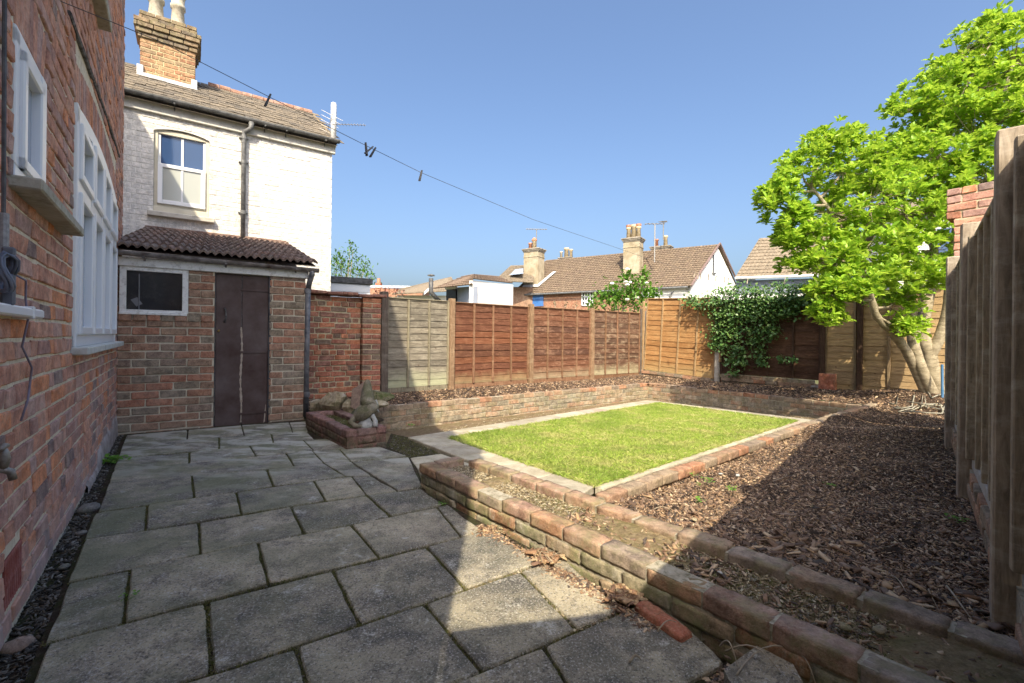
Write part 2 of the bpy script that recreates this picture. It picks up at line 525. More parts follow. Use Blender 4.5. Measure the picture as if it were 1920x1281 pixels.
CEMENT = plain("grey_cement", (.34, .32, .28), .95, .25, 7, .6, dirt=(.16, .14, .1))
TERRACOTTA = plain("air_brick_clay", (.32, .06, .035), .85, .2, 20, .3)

def slab_mat():
    t = NT("paving_slab")
    p = t.pos()
    r = t.rnd()
    base = t.ramp(r, [(0, (.27, .25, .205)), (.17, (.33, .30, .235)), (.34, (.205, .195, .165)), (.5, (.38, .34, .265)), (.67, (.24, .228, .195)), (.84, (.30, .275, .22))], 'CONSTANT')
    sh = t.n("ShaderNodeCombineXYZ"); t.l(t.math('MULTIPLY', r, 23.0), sh.inputs[0]); t.l(t.math('MULTIPLY', r, 7.0), sh.inputs[2])
    va = t.n("ShaderNodeVectorMath", operation='ADD'); t.l(p, va.inputs[0]); t.l(sh.outputs[0], va.inputs[1])
    q = va.outputs[0]
    big = t.noise(q, 2.2, 7, .72)
    c = t.mix(t.ramp(big, [(.40, 0), (.60, 1)]), t.mix(.50, base, (.02, .02, .02)), t.mix(.24, base, (.85, .72, .45)))
    wear = t.noise(q, 9, 8, .8)
    c = t.mix(t.ramp(wear, [(.42, .55), (.52, 0)]), c, (.055, .055, .055))
    ag = t.noise(p, 120, 3, .75)
    c = t.mix(t.ramp(ag, [(.54, 0), (.64, .75)]), c, (.55, .53, .49))
    c = t.mix(t.ramp(t.noise(p, 95, 3, .7), [(.36, .7), (.46, 0)]), c, (.035, .035, .035))
    li = t.noise(q, 7.5, 9, .82)
    c = t.mix(t.ramp(li, [(.575, 0), (.63, .75)]), c, (.58, .57, .52))
    gr = t.noise(p, 2.9, 6, .7)
    sx = t.n("ShaderNodeSeparateXYZ"); t.l(p, sx.inputs[0])
    left = t.maprange(t.math('ADD', sx.outputs[0], t.math('MULTIPLY', gr, 1.6)), -1.2, .6, 1, 0)
    c = t.mix(t.math('MULTIPLY', t.ramp(gr, [(.44, 0), (.56, 1)]), t.math('ADD', t.math('MULTIPLY', left, .6), .10)), c, (.21, .22, .13))
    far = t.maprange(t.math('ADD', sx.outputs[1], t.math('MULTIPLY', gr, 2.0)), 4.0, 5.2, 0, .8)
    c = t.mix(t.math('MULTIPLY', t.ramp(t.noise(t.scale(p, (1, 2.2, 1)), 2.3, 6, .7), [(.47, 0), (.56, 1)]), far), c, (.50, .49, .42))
    h = t.math('ADD', ag, t.math('MULTIPLY', t.noise(p, 38, 6, .75), 1.4))
    return t.fin(c, .9, t.bump(h, .8, .006), spec=.25)
SLAB = slab_mat()

def path_mat():
    t = NT("path_slab")
    p = t.pos()
    base = t.ramp(t.rnd(), [(0, (.44, .39, .29)), (.3, (.50, .45, .33)), (.6, (.38, .34, .26)), (.8, (.45, .35, .28))], 'CONSTANT')
    c = t.mix(t.ramp(t.noise(p, 5, 7, .75), [(.4, 0), (.65, 1)]), t.mix(.3, base, (.05, .05, .03)), t.mix(.12, base, (1, 1, .9)))
    c = t.mix(t.ramp(t.noise(p, 140, 2), [(.58, 0), (.7, .5)]), c, (.15, .14, .12))
    return t.fin(c, .9, t.bump(t.noise(p, 110, 4), .4, .004), spec=.2)
PATH = path_mat()

def soil_mat(name, a, b, c_, moss_amt=.0, moss=(.10, .12, .03)):
    t = NT(name)
    p = t.pos()
    c = t.ramp(t.noise(p, 26, 8, .75), [(.3, a), (.5, b), (.72, c_)])
    if moss_amt:
        c = t.mix(t.math('MULTIPLY', t.ramp(t.noise(p, 5.5, 7, .75), [(.45, 0), (.58, 1)]), moss_amt), c, moss)
    h = t.math('ADD', t.noise(p, 40, 8, .75), t.math('MULTIPLY', t.noise(p, 9, 4), 1.5))
    return t.fin(c, .95, t.bump(h, 1.0, .02), spec=.15)
SOIL_DARK = soil_mat("dark_soil", (.018, .013, .010), (.05, .036, .026), (.11, .085, .06), .5, (.05, .07, .02))
SOIL_PLANT = soil_mat("planter_soil", (.13, .095, .055), (.28, .215, .125), (.44, .36, .23), .45, (.15, .15, .05))
SOIL_MULCH = soil_mat("mulch_soil", (.02, .014, .010), (.05, .034, .024), (.10, .07, .05))
SOIL_STRIP = soil_mat("strip_soil", (.09, .06, .035), (.20, .145, .09), (.32, .25, .17), .25, (.12, .14, .04))
GROUND = soil_mat("ground_earth", (.08, .075, .04), (.12, .11, .06), (.16, .14, .09), .6, (.08, .12, .03))
TURF = soil_mat("turf", (.12, .15, .03), (.20, .24, .06), (.32, .31, .13))

def chip_mat(name, stops, gain=1.0):
    stops = [(r, g * 1.04, b * 1.03) for r, g, b in gained(stops, gain)]
    t = NT(name)
    c = t.ramp(t.rnd(), [(i / len(stops), s) for i, s in enumerate(stops)], 'CONSTANT')
    c = t.mix(t.maprange(t.noise(t.pos(), 60, 4), .3, .7, 0, .5), c, t.mix(.6, c, (.0, .0, .0)))
    return t.fin(c, .8, spec=.3)
CHIP = chip_mat("bark_chip", [(.11, .065, .042), (.18, .11, .07), (.075, .048, .035), (.26, .17, .10), (.14, .085, .055), (.06, .046, .04), (.20, .14, .10), (.34, .25, .17), (.12, .08, .06)], 1.75)
CRUMB = chip_mat("soil_crumb", [(.26, .20, .12), (.18, .13, .08), (.34, .27, .17), (.12, .09, .06), (.42, .36, .26), (.22, .19, .14)], 1.35)
CRUMB_D = chip_mat("mulch_crumb", [(.10, .065, .045), (.17, .11, .075), (.07, .05, .04), (.30, .22, .15)], 1.6)
GRIT = chip_mat("grit", [(.08, .07, .06), (.14, .12, .10), (.05, .045, .04), (.26, .24, .21), (.10, .075, .05)])
def grass_mat():
    t = NT("grass_blade")
    c = t.ramp(t.rnd(), [(0, (.22, .34, .05)), (.3, (.32, .44, .07)), (.6, (.40, .48, .10)), (.85, (.27, .40, .06)), (.93, (.56, .54, .22))])
    n1 = t.noise(t.pos(), 2.3, 6, .75)
    c = t.mix(t.ramp(n1, [(.48, 0), (.62, .75)]), c, (.56, .50, .23))
    c = t.mix(t.ramp(t.noise(t.pos(), 1.1, 5, .7), [(.38, .45), (.5, 0)]), c, (.13, .24, .03))
    c = t.mix(t.ramp(t.noise(t.pos(), 14, 4, .7), [(.60, 0), (.68, .6)]), c, (.20, .20, .08))
    t.fin(c, .6, spec=.25)
    tr = t.n("ShaderNodeBsdfTranslucent"); t.l(c, tr.inputs[0])
    ms = t.n("ShaderNodeMixShader"); ms.inputs[0].default_value = .3
    t.l(t.b.outputs[0], ms.inputs[1]); t.l(tr.outputs[0], ms.inputs[2]); t.l(ms.outputs[0], t.out.inputs[0])
    return t.mat
GRASS = grass_mat()
LEAF_MAG = leaf_mat("magnolia_leaf", [(.16, .30, .022), (.22, .37, .03), (.12, .25, .02), (.27, .42, .04), (.19, .33, .03), (.09, .20, .015), (.30, .42, .05)], .40, (.70, .90, .08), .42, 1.38)
LEAF_IVY = leaf_mat("ivy_leaf", [(.055, .12, .03), (.08, .16, .04), (.04, .095, .03), (.13, .20, .055), (.07, .14, .05)], .15, (.3, .5, .08), .35, 1.5)
LEAF_DARK = leaf_mat("hedge_leaf", [(.03, .07, .02), (.05, .10, .025), (.025, .055, .02)], .15, (.1, .25, .03))
LEAF_BUSH = leaf_mat("bush_leaf", [(.08, .20, .02), (.13, .27, .03), (.06, .16, .02), (.17, .31, .06)], .3, (.25, .5, .03))
LEAF_WEED = leaf_mat("weed_leaf", [(.16, .36, .04), (.22, .42, .06), (.12, .28, .04)], .3, (.3, .6, .05))
PETAL = plain("white_petal", (.8, .8, .72), .7, .05)
BARK = NT("smooth_bark")
_p = BARK.pos()
BARK = BARK.fin(BARK.mix(BARK.ramp(BARK.noise(BARK.scale(_p, (1, 1, 2.6)), 9, 7, .75), [(.35, 0), (.62, 1)]), (.17, .14, .09), (.40, .35, .25)), .85,
                BARK.bump(BARK.noise(BARK.scale(_p, (1, 1, 4)), 22, 5), .8, .01), spec=.2)
TWIG = plain("dry_twig", (.34, .27, .17), .9, .3, 30, .2)
ROCK_TAN = brick_mat("tan_rock", [(.40, .33, .21)], pale=(.62, .56, .46), pale_amt=.6, moss=(.17, .17, .07), moss_amt=.5, dark_amt=.5, dark=(.12, .09, .05))
ROCK_PINK = brick_mat("pink_rock", [(.36, .26, .21)], pale=(.50, .40, .36), pale_amt=.4, moss=(.2, .17, .1), moss_amt=.2, dark_amt=.3, dark=(.18, .12, .1))
ROCK_MOSS = brick_mat("mossy_rock", [(.20, .19, .11)], pale=(.45, .40, .24), pale_amt=.4, moss=(.07, .10, .025), moss_amt=.8, dark_amt=.5)
ROCK_GREY = brick_mat("grey_rock", [(.19, .19, .18)], pale=(.36, .36, .34), pale_amt=.5, moss=(.12, .14, .06), moss_amt=.3, dark_amt=.5)
STATUE = brick_mat("weathered_statue", [(.22, .20, .145)], pale=(.44, .42, .36), pale_amt=.4, moss=(.11, .12, .055), moss_amt=.7, dark_amt=.3)
STATUE_PALE = plain("pale_statue_stone", (.42, .43, .42), .9, .25, 20, .5, dirt=(.16, .17, .13), dirt_amt=.6)
W_GREY = wood_mat("grey_fence_wood", [(.22, .20, .16), (.26, .235, .19), (.185, .17, .14), (.24, .215, .17)], 'x', (.42, .39, .31), .5, (.40, .42, .27), .7, .38)
W_GREY_V = wood_mat("grey_fence_batten", [(.30, .27, .19), (.26, .235, .17)], 'z', (.40, .37, .27), .3, knots=False)
W_RED = wood_mat("red_brown_fence_wood", [(.19, .058, .030), (.235, .078, .038), (.13, .042, .024), (.21, .068, .032), (.16, .05, .028)], 'x', (.36, .19, .11), .30, (.40, .36, .20), .5, .27, gain=.85)
W_RED2 = wood_mat("brown_fence_wood", [(.165, .062, .036), (.21, .08, .045), (.115, .045, .032)], 'x', (.40, .24, .16), .45, (.42, .38, .25), .5, .30, gain=.82)
W_RED3 = wood_mat("faded_brown_fence_wood", [(.155, .075, .05), (.20, .11, .075), (.115, .06, .042)], 'x', (.42, .33, .23), .6, (.46, .44, .28), .6, .33, gain=.82)
W_RED_V = wood_mat("red_fence_batten", [(.22, .115, .065), (.26, .135, .08)], 'z', (.40, .29, .19), .35, knots=False)
W_POST = wood_mat("brown_fence_post", [(.27, .17, .10), (.30, .19, .115)], 'z', (.42, .33, .22), .4, knots=False)
W_POST_D = wood_mat("dark_fence_post", [(.13, .105, .09)], 'z', (.24, .22, .19), .5, knots=False)
W_ORANGE = wood_mat("orange_fence_wood", [(.44, .22, .08), (.48, .25, .095), (.39, .19, .065), (.46, .24, .09)], 'x', (.50, .33, .15), .45, (.44, .37, .19), .4, .42)
W_ORANGE_V = wood_mat("orange_fence_batten", [(.42, .27, .13), (.46, .30, .15)], 'z', (.50, .40, .24), .3, knots=False)
W_DARK = wood_mat("dark_brown_fence_wood", [(.085, .038, .022), (.11, .05, .028), (.07, .032, .02)], 'x', (.30, .17, .11), .3)
W_DARK_V = wood_mat("dark_fence_batten", [(.06, .03, .02)], 'z', (.2, .12, .08), .2, knots=False)
W_TAN = wood_mat("tan_fence_wood", [(.36, .25, .125), (.40, .28, .14), (.33, .23, .12)], 'x', (.45, .35, .21), .25, gain=1.45)
W_TAN_V = wood_mat("tan_fence_batten", [(.30, .22, .13)], 'z', (.42, .34, .2), .3, knots=False)
W_SIDE = wood_mat("side_fence_wood", [(.36, .32, .27), (.42, .37, .31)], 'x', (.6, .57, .50), .6, gain=1.6)
W_SIDE_V = wood_mat("side_fence_batten", [(.28, .23, .17), (.32, .27, .19), (.25, .21, .15)], 'z', (.58, .54, .44), .5, gain=1.3, knots=False)
W_SIDE_TOP = wood_mat("side_fence_post", [(.36, .30, .23), (.32, .27, .21)], 'z', (.58, .52, .43), .5, gain=1.2, knots=False)
CONC_GRAVEL = plain("gravel_board", (.40, .38, .34), .9, .2, 8, .4, dirt=(.2, .17, .13))

# ------------------------------------------------------------------ brick wall builder
def wall_body(root, mat, L0, L1, z0, z1, y0, y1, holes=(), name="mortar"):
    m = MB()
    ss = sorted(set([L0, L1] + [h[k] for h in holes for k in (0, 1) if L0 < h[k] < L1]))
    zs = sorted(set([z0, z1] + [h[k] for h in holes for k in (2, 3) if z0 < h[k] < z1]))
    for a, b in zip(ss, ss[1:]):
        run = None
        for c, d in zip(zs, zs[1:]):
            inside = any(h[0] <= (a + b) / 2 <= h[1] and h[2] <= (c + d) / 2 <= h[3] for h in holes)
            if inside:
                if run: m.box(a, b, y0, y1, *run)
                run = None
            else: run = (run[0], d) if run else (c, d)
        if run: m.box(a, b, y0, y1, *run)
    return m.build(name, mat, root)

def brick_wall(root, fr, L0, L1, z0, nc, mat, mortar, course=.08, joint=.010, bl=.235, bond='stretcher', thick=.1, proud=.007,
               holes=(), top=None, cap=300, cj=.0025, topmat=None, chamf=.004, rough=0, off=0.0, jit=1.0, body=True, z1=None, inside=None, ybody=None):
    """every brick its own part; the bricks past the cap, those that show smallest, are joined"""
    L = []
    for i in range(nc):
        zc = z0 + i * course
        if z1 is not None and zc + course * .5 > z1: break
        if bond == 'stretcher': seq, ph = [bl], (bl / 2 if i % 2 else 0)
        elif bond == 'flemish': seq, ph = [bl, bl * .49], (bl * .745 if i % 2 else 0)
        else: seq, ph = ([bl] if i % 3 else [bl * .49]), (bl / 2 if i % 2 else bl * .25)
        s = L0 - ph - off; k = i * 7 % 2 if bond == 'flemish' else 0
        while s < L1 - .01:
            w = seq[k % len(seq)]; k += 1
            a, b = max(s, L0), min(s + w - joint, L1)
            s += w
            if b - a < .025: continue
            segs = [(a, b)]
            za, zb = zc + joint / 2, zc + course - joint / 2
            for h in holes:
                ns = []
                for (p, q) in segs:
                    if h[3] <= za + .02 or h[2] >= zb - .02: ns.append((p, q)); continue
                    if q <= h[0] + .004 or p >= h[1] - .004: ns.append((p, q)); continue
                    if p < h[0]: ns.append((p, h[0]))
                    if q > h[1]: ns.append((h[1], q))
                segs = ns
            for (p, q) in segs:
                if q - p > .022 and (inside is None or inside((p + q) / 2, (za + zb) / 2)): L.append((p, q, za, zb, i == nc - 1))
    def size(b):
        w = fr.w((b[0] + b[1]) / 2, 0, (b[2] + b[3]) / 2)
        vis = 1.0
        if w.y < .3: vis = .001
        else:
            u, v = proj(w)
            if not (-60 < u < 1980 and -60 < v < 1341): vis = .01
        d = (w - Vector((0, 0, CAMH))).length
        vd = (w - Vector((0, 0, CAMH))).normalized()
        return -vis * (b[1] - b[0]) * max(.05, abs(vd.dot(fr.n))) / d ** 2
    L.sort(key=size)
    rest = MB()
    for k, (p, q, za, zb, istop) in enumerate(L):
        mt = topmat if (istop and topmat) else mat
        jy = random.gauss(0, .0022) * jit
        y0, y1 = min(-proud + jy, -.0022), thick
        if k < cap:
            me = brick_mesh("brick", q - p, y1 - y0, zb - za, mt, chamf, cj, rough)
            o = link("brick", me, root, ((p + q) / 2, (y0 + y1) / 2, (za + zb) / 2 + random.gauss(0, .0012) * jit),
                     (random.gauss(0, .004) * jit, random.gauss(0, .005) * jit, random.gauss(0, .005) * jit))
            o.scale = ((q - p) / round(q - p, 2) if round(q - p, 2) > 0 else 1, 1, 1)
        else:
            rest.cbox(p, q, y0, min(y1, .03), za, zb, chamf, cj, random.random())
    if rest.v: rest.build("brickwork", mat, root, kind="stuff")
    if body:
        zt = z1 if z1 is not None else z0 + nc * course
        wall_body(root, mortar, L0 + .003, L1 - .003, z0, zt - (.012 if thick > .03 else 0), 0.004, (ybody if ybody else thick - .003), holes)
    return L

# ================================================================== GROUND AND PATIO
g = MB()
g.add([(-300, -60, -.42), (300, -60, -.42), (300, 400, -.42), (-300, 400, -.42)], [(0, 1, 2, 3)])
g.build("ground", GROUND, kind="structure")

def zl(p):                                  # lawn falls gently away from the house
    return .03 - .0327 * (p.y - 3.2)

# patio ------------------------------------------------------------
ROWS = {
 0: [(237, 816), (352, 806), (401, 800), (502, 795), (573, 790)],
 1: [(241, 831), (336, 826), (432, 818), (511, 814), (573, 809)],
 2: [(231, 857), (379, 846), (497, 831), (578, 825)],
 3: [(222, 882), (267, 879), (362, 869), (415, 862.5), (479, 855), (539, 850), (594, 844), (648, 842), (700, 838)],
 4: [(212, 905), (317, 890), (407, 885), (479, 881), (549, 875), (590, 869), (657.5, 865), (702, 858), (764, 855), (800, 850)],
 5: [(184, 960), (276, 947), (336, 936.6), (445, 923), (512, 911), (586, 902), (648, 893), (697, 892.5)],
 6: [(157, 1011), (257, 997), (381, 979), (451, 964), (539, 950.6), (614, 938), (685.6, 929), (745.6, 920.6), (787, 917)],
 7: [(128, 1091), (263, 1063), (378, 1038), (479, 1018), (576, 1000), (657, 984), (734, 967.5), (807.5, 954), (834, 947)],
 8: [(77, 1207), (228, 1169.5), (382, 1129), (504, 1093.6), (619, 1070), (711.6, 1045), (803, 1024), (864, 1007), (893, 1000), (940, 985)],
 9: [(20, 1372), (160, 1333), (400, 1261), (553.6, 1213), (676.5, 1169), (792, 1132), (875, 1104), (972, 1072), (1008, 1057), (1060, 1035)],
 10: [(-60, 1620), (300, 1490), (569, 1388), (690, 1338), (904, 1259), (1019, 1210.6), (1080, 1181.8), (1167, 1144), (1230, 1118)],
 11: [(-200, 1960), (500, 1680), (900, 1480), (1084, 1385), (1240, 1310), (1360, 1245)],
}
def rowv(i, u):
    P = ROWS[i]
    for a, b in zip(P, P[1:]):
        if u <= b[0] or b is P[-1]:
            return a[1] + (b[1] - a[1]) * (u - a[0]) / (b[0] - a[0])
def leftu(v): return 235 - .4014 * (v - 820)
JOINTS = {                                   # (u at upper row line, u at lower row line), last one = right edge
 0: [(352, 351), (453, 458), (543, 549), (573, 577)],
 1: [(411, 411), (509, 512.5), (575, 590)],
 2: [(355, 355), (467.5, 480), (569, 588), (612, 655)],
 3: [(537, 552), (585, 607), (637, 657.5), (712, 764)],
 5: [(276, 272), (443, 452.5), (589, 610.6), (659, 688), (697, 746)],
 4: [(359, 364), (501, 512.5), (607, 648), (657.5, 697)],
 6: [(372.5, 376), (545, 571), (689, 732.5), (790, 832)],
 7: [(244, 230), (483, 503), (659, 711), (819.5, 866), (838, 905)],
 8: [(388, 396), (624, 675), (800, 875), (928, 1008)],
 9: [(262, 215), (556, 600), (796, 904), (976, 1084), (1048, 1167)],
 10: [(330, 240), (690, 800), (1019, 1120), (1228, 1365)],
}
patio = empty("patio", kind="structure")
pb = MB()
pb.prism([(p.x, p.y) for p in (G(228, 820), G(-250, 2000), G(1500, 1330), G(1230, 1150), G(1000, 1025), G(800, 920), G(775, 858), G(712, 832), G(577, 791), G(573, 780), G(235, 806))], -.30, -.016)
pb.build("patio_bed", SOIL_DARK, patio)

def slab_obj(quad, parent, mat, z=0.0, th=.045, gap=.0045, tilt=.0025, name="paving_slab", nsub=7):
    P = [Vector((q.x, q.y, 0)) for q in quad]
    c = sum(P, Vector()) / len(P)
    n = len(P)
    # walk the outline with small wobbles, inset by the joint
    out = []
    for i in range(n):
        a, b = P[i], P[(i + 1) % n]
        for k in range(nsub):
            t = k / nsub
            p = a.lerp(b, t)
            ins = (c - p).normalized() * (gap + abs(random.gauss(0, .0022)) + (.010 * random.random() if k == 0 else 0))
            out.append(p + ins - c)
    m = MB()
    N = len(out)
    tx, ty = random.gauss(0, tilt), random.gauss(0, tilt)
    def zz(p): return p.x * tx + p.y * ty
    top = [(p.x * .985 if p.length > .05 else p.x, p.y * .985, z + zz(p) + random.gauss(0, .0006)) for p in out]
    top = [((p.x - p.normalized().x * .006), (p.y - p.normalized().y * .006), z + zz(p)) for p in out]
    edge = [(p.x, p.y, z - .006 + zz(p)) for p in out]
    bot = [(p.x, p.y, z - th) for p in out]
    v = top + edge + bot + [(0, 0, z)]
    f = [(i, (i + 1) % N, 3 * N) for i in range(N)]
    f += [(i + N, (i + 1) % N + N, (i + 1) % N, i) for i in range(N)]
    f += [(i + 2 * N, (i + 1) % N + 2 * N, (i + 1) % N + N, i + N) for i in range(N)]
    m.add(v, f)
    return m.build(name, mat, parent, loc=(c.x, c.y, 0))

for i in range(0, 11):
    js = JOINTS[i]
    lt, lb = leftu(rowv(i, 235 if i < 5 else 150)), leftu(rowv(i + 1, 235 if i < 5 else 100))
    if i == 8: lb = 20
    if i == 9: lt, lb = 15, -60
    if i == 10: lt, lb = -60, -200
    prev = (lt, lb)
    for ut, ub in js:
        q = [G(prev[0], rowv(i, prev[0])), G(prev[1], rowv(i + 1, prev[1])), G(ub, rowv(i + 1, ub)), G(ut, rowv(i, ut))]
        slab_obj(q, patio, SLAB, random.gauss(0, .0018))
        prev = (ut, ub)
# the three slabs between the two planters
q = [G(657.5, 865), G(697, 892.5), G(745, 920), G(788, 917), G(791, 868), G(764, 855)]
q = [G(659, 866), G(747, 920), G(793, 912), G(766, 856)]
slab_obj(q, patio, SLAB)
q = [G(767, 856), G(794, 893), G(885, 868), G(828, 848)]
slab_obj(q, patio, PATH, -.012)
q = [G(577, 792), G(590, 806), G(612, 824), G(560, 824)]

# loose debris and moss in the joints
def scatter(poly_fn, n, size, mat, zf, name, parent=None, flat=.35, lift=.0, kind="stuff", tilt=.5, **kw):
    """n little irregular chips; poly_fn() gives an xy point"""
    base = np.array([(-1, -1, 0), (1, -.8, .1), (1, .9, 0), (-.9, 1, -.1), (-.8, -.7, 1), (.9, -.6, .9), (.7, .8, 1.1), (-.9, .7, 1)], dtype=float)
    fc = np.array([(0, 3, 2, 1), (4, 5, 6, 7), (0, 1, 5, 4), (1, 2, 6, 5), (2, 3, 7, 6), (3, 0, 4, 7)])
    V = np.zeros((n * 8, 3)); F = np.zeros((n * 6, 4), int); R = np.zeros(n * 8)
    for i in range(n):
        x, y = poly_fn()
        z = zf(x, y)
        L = size * (0.35 + RNG.random() ** 2 * 1.3)
        W = L * (.14 + .36 * RNG.random()); H = L * flat * (.3 + .7 * RNG.random())
        b = base * np.array([L / 2, W / 2, H / 2]) + RNG.normal(0, .08, (8, 3)) * L * .4
        a, t1, t2 = RNG.random() * 6.283, RNG.normal(0, tilt * .5), RNG.normal(0, tilt * .4)
        ca, sa = math.cos(a), math.sin(a)
        b[:, 2] += b[:, 0] * t1 + b[:, 1] * t2
        bx = b[:, 0] * ca - b[:, 1] * sa; by = b[:, 0] * sa + b[:, 1] * ca
        V[i * 8:i * 8 + 8] = np.stack([bx + x, by + y, b[:, 2] + z + lift], 1)
        F[i * 6:i * 6 + 6] = fc + i * 8
        R[i * 8:i * 8 + 8] = RNG.random()
    return np_mesh(name, V, F, mat, parent, R, kind=kind, **kw)

def in_poly(x, y, P):
    c = False
    j = len(P) - 1
    for i in range(len(P)):
        xi, yi, xj, yj = P[i][0], P[i][1], P[j][0], P[j][1]
        if (yi > y) != (yj > y) and x < (xj - xi) * (y - yi) / (yj - yi) + xi: c = not c
        j = i
    return c

def poly_sampler(P, near=0.0):
    xs, ys = [p[0] for p in P], [p[1] for p in P]
    def f():
        while True:
            x = min(xs) + RNG.random() * (max(xs) - min(xs)); y = min(ys) + RNG.random() * (max(ys) - min(ys))
            if in_poly(x, y, P):
                if near and RNG.random() > min(1, (near / math.hypot(x, y)) ** 1.2): continue
                return x, y
    return f

def line_sampler(segs, w):
    L = [(a - b).length for a, b in segs]
    tot = sum(L)
    def f():
        r = RNG.random() * tot
        for (a, b), l in zip(segs, L):
            if r <= l: break
            r -= l
        p = a.lerp(b, min(1, r / l))
        d = (b - a).normalized()
        o = RNG.normal(0, w)
        return p.x - d.y * o, p.y + d.x * o
    return f
segs = []
for i in range(1, 11):
    P = ROWS[i]
    for a, b in zip(P, P[1:]): segs.append((G(*a), G(*b)))
    if i in JOINTS:
        for ut, ub in JOINTS[i][:-1]: segs.append((G(ut, rowv(i, ut)), G(ub, rowv(i + 1, ub))))
scatter(line_sampler(segs, .007), 5200, .011, GRIT, lambda x, y: -.012, "joint_grit")
def tufts(sampler, n, h, mat, zf, name, wid=.0016, lean=.5, parent=None, **kw):
    V = np.zeros((n * 4, 3)); F = np.zeros((n * 2, 3), int); R = np.zeros(n * 4)
    for i in range(n):
        x, y = sampler(); z = zf(x, y)
        hh = h * (.4 + RNG.random()); a = RNG.random() * 6.283
        dx, dy = math.cos(a) * wid, math.sin(a) * wid
        lx, ly = RNG.normal(0, lean) * hh, RNG.normal(0, lean) * hh
        V[i * 4:i * 4 + 4] = [(x - dx, y - dy, z), (x + dx, y + dy, z), (x + lx * .4, y + ly * .4, z + hh * .6), (x + lx, y + ly, z + hh)]
        V[i * 4 + 2] += (dx * .6, dy * .6, 0)
        F[i * 2:i * 2 + 2] = [(i * 4, i * 4 + 1, i * 4 + 2), (i * 4, i * 4 + 2, i * 4 + 3)]
        R[i * 4:i * 4 + 4] = RNG.random()
    return np_mesh(name, V, F, mat, parent, R, kind="stuff", **kw)
MOSS = leaf_mat("joint_moss", [(.10, .115, .03), (.15, .15, .05), (.07, .085, .02), (.19, .165, .07)], .1, (.2, .3, .05), .8)
tufts(line_sampler(segs, .0075), 30000, .009, MOSS, lambda x, y: -.011, "joint_moss", .0018, .7)
# straw coloured dead moss in the sunny joints
scatter(line_sampler([(G(972, 1085), G(1084, 1178)), (G(1010, 1060), G(1060, 1040)), (G(875, 1106), G(1005, 1060)), (G(1092, 1180), G(1160, 1150))], .018), 900, .012, CRUMB, lambda x, y: -.006, "joint_crumbs")

# strip of earth between the patio and the house wall
strip = [G(-420, 1900), G(70, 1226), G(217, 812), G(240, 812), G(60, 1250), G(-140, 1900)]
sm = MB(); sm.prism([(p.x, p.y) for p in (G(-420, 1800, -.03), G(-20, 1240, -.03), G(214, 812, -.03), G(246, 806, -.03), G(46, 1300, -.03), G(-140, 1800, -.03))], -.30, -.028)
strip_o = sm.build("earth_strip", SOIL_DARK, kind="structure")
SP = [(p.x, p.y) for p in (G(-400, 1800, -.03), G(-5, 1215, -.03), G(214, 815, -.03), G(236, 815, -.03), G(56, 1270, -.03), G(-160, 1800, -.03))]
scatter(poly_sampler(SP), 5200, .018, GRIT, lambda x, y: -.024, "strip_gravel", flat=.6)
def pebble(u, v, r, mat, label, z=-.01):
    p = G(u, v, z)
    m = MB()
    m.add(*lump(r, .8, .55, 5))
    m.build("pebble", mat, None, True, (p.x, p.y, z), (0, 0, random.random() * 3), label=label, cat="stone")
def lump(r, sy, sz, seed, n=9, amp=.10):
    rr = random.Random(seed)
    V, Fc = [], []
    ph = [rr.random() * 6 for _ in range(6)]
    for i in range(n + 1):
        th = math.pi * i / n
        for k in range(2 * n):
            a = math.pi * k / n
            d = 1 + amp * (math.sin(2 * a + ph[0]) * math.sin(th) + math.sin(3 * a + ph[1] + 2 * th) * .7 + math.sin(3 * th + ph[2]) * .6)
            V.append((r * d * math.sin(th) * math.cos(a), r * d * sy * math.sin(th) * math.sin(a), r * d * sz * math.cos(th)))
    m = 2 * n
    for i in range(n):
        for k in range(m):
            Fc.append((i * m + k, (i + 1) * m + k, (i + 1) * m + (k + 1) % m, i * m + (k + 1) % m))
    return V, Fc
pebble(166, 955, .062, ROCK_GREY, "large smooth grey pebble lying between house wall and paving")
pebble(152, 1000, .026, ROCK_GREY, "small round blue grey pebble on the earth below the large smooth pebble")
pebble(120, 1063, .022, ROCK_GREY, "little grey pebble halfway along the earth strip by the house wall")
pebble(32, 1213, .045, ROCK_PINK, "flat pale stone flake at the near end of the earth strip", -.02)

def weed(u, v, z, r, n, label, mat=LEAF_WEED, group=None):
    """low rosette of small rounded leaves"""
    p = G(u, v, z)
    m = MB()
    for i in range(n):
        a = random.random() * 6.28; d = r * random.random() ** .7
        cx, cy, cz = math.cos(a) * d, math.sin(a) * d, r * .25 * random.random() + .01
        L = r * (.22 + .25 * random.random()); t = random.random() * 6.28
        ux, uy = math.cos(t), math.sin(t)
        z2 = L * random.uniform(-.1, .5)
        pts = [(0, 0, 0), (.35, .35, .1), (.8, .3, .12), (1, 0, .05), (.8, -.3, .12), (.35, -.35, .1)]
        vv = [(cx + (x * ux - y * uy) * L, cy + (x * uy + y * ux) * L, cz + x * z2 + w * L) for x, y, w in pts]
        m.add(vv, [(0, 1, 2, 3), (0, 3, 4, 5)], random.random())
        m.add([(cx * .2, cy * .2, 0), (cx * .2 + .001, cy * .2, 0), (cx, cy, cz)], [(0, 1, 2)], .5)
    return m.build("weed", mat, None, False, (p.x, p.y, z), label=label, cat="weed", group=group)
weed(210, 868, -.02, .11, 60, "bright green weed growing in the earth strip beside the far end of the house wall")
weed(238, 1126, 0, .035, 14, "tiny bluish green weed growing in a paving joint", LEAF_BUSH)
weed(1330, 905, .03, .05, 26, "small green seedling tuft in the sunlit bark, middle of the row")
weed(1300, 893, .03, .04, 18, "small green seedling tuft in the bark nearest the lawn edging")
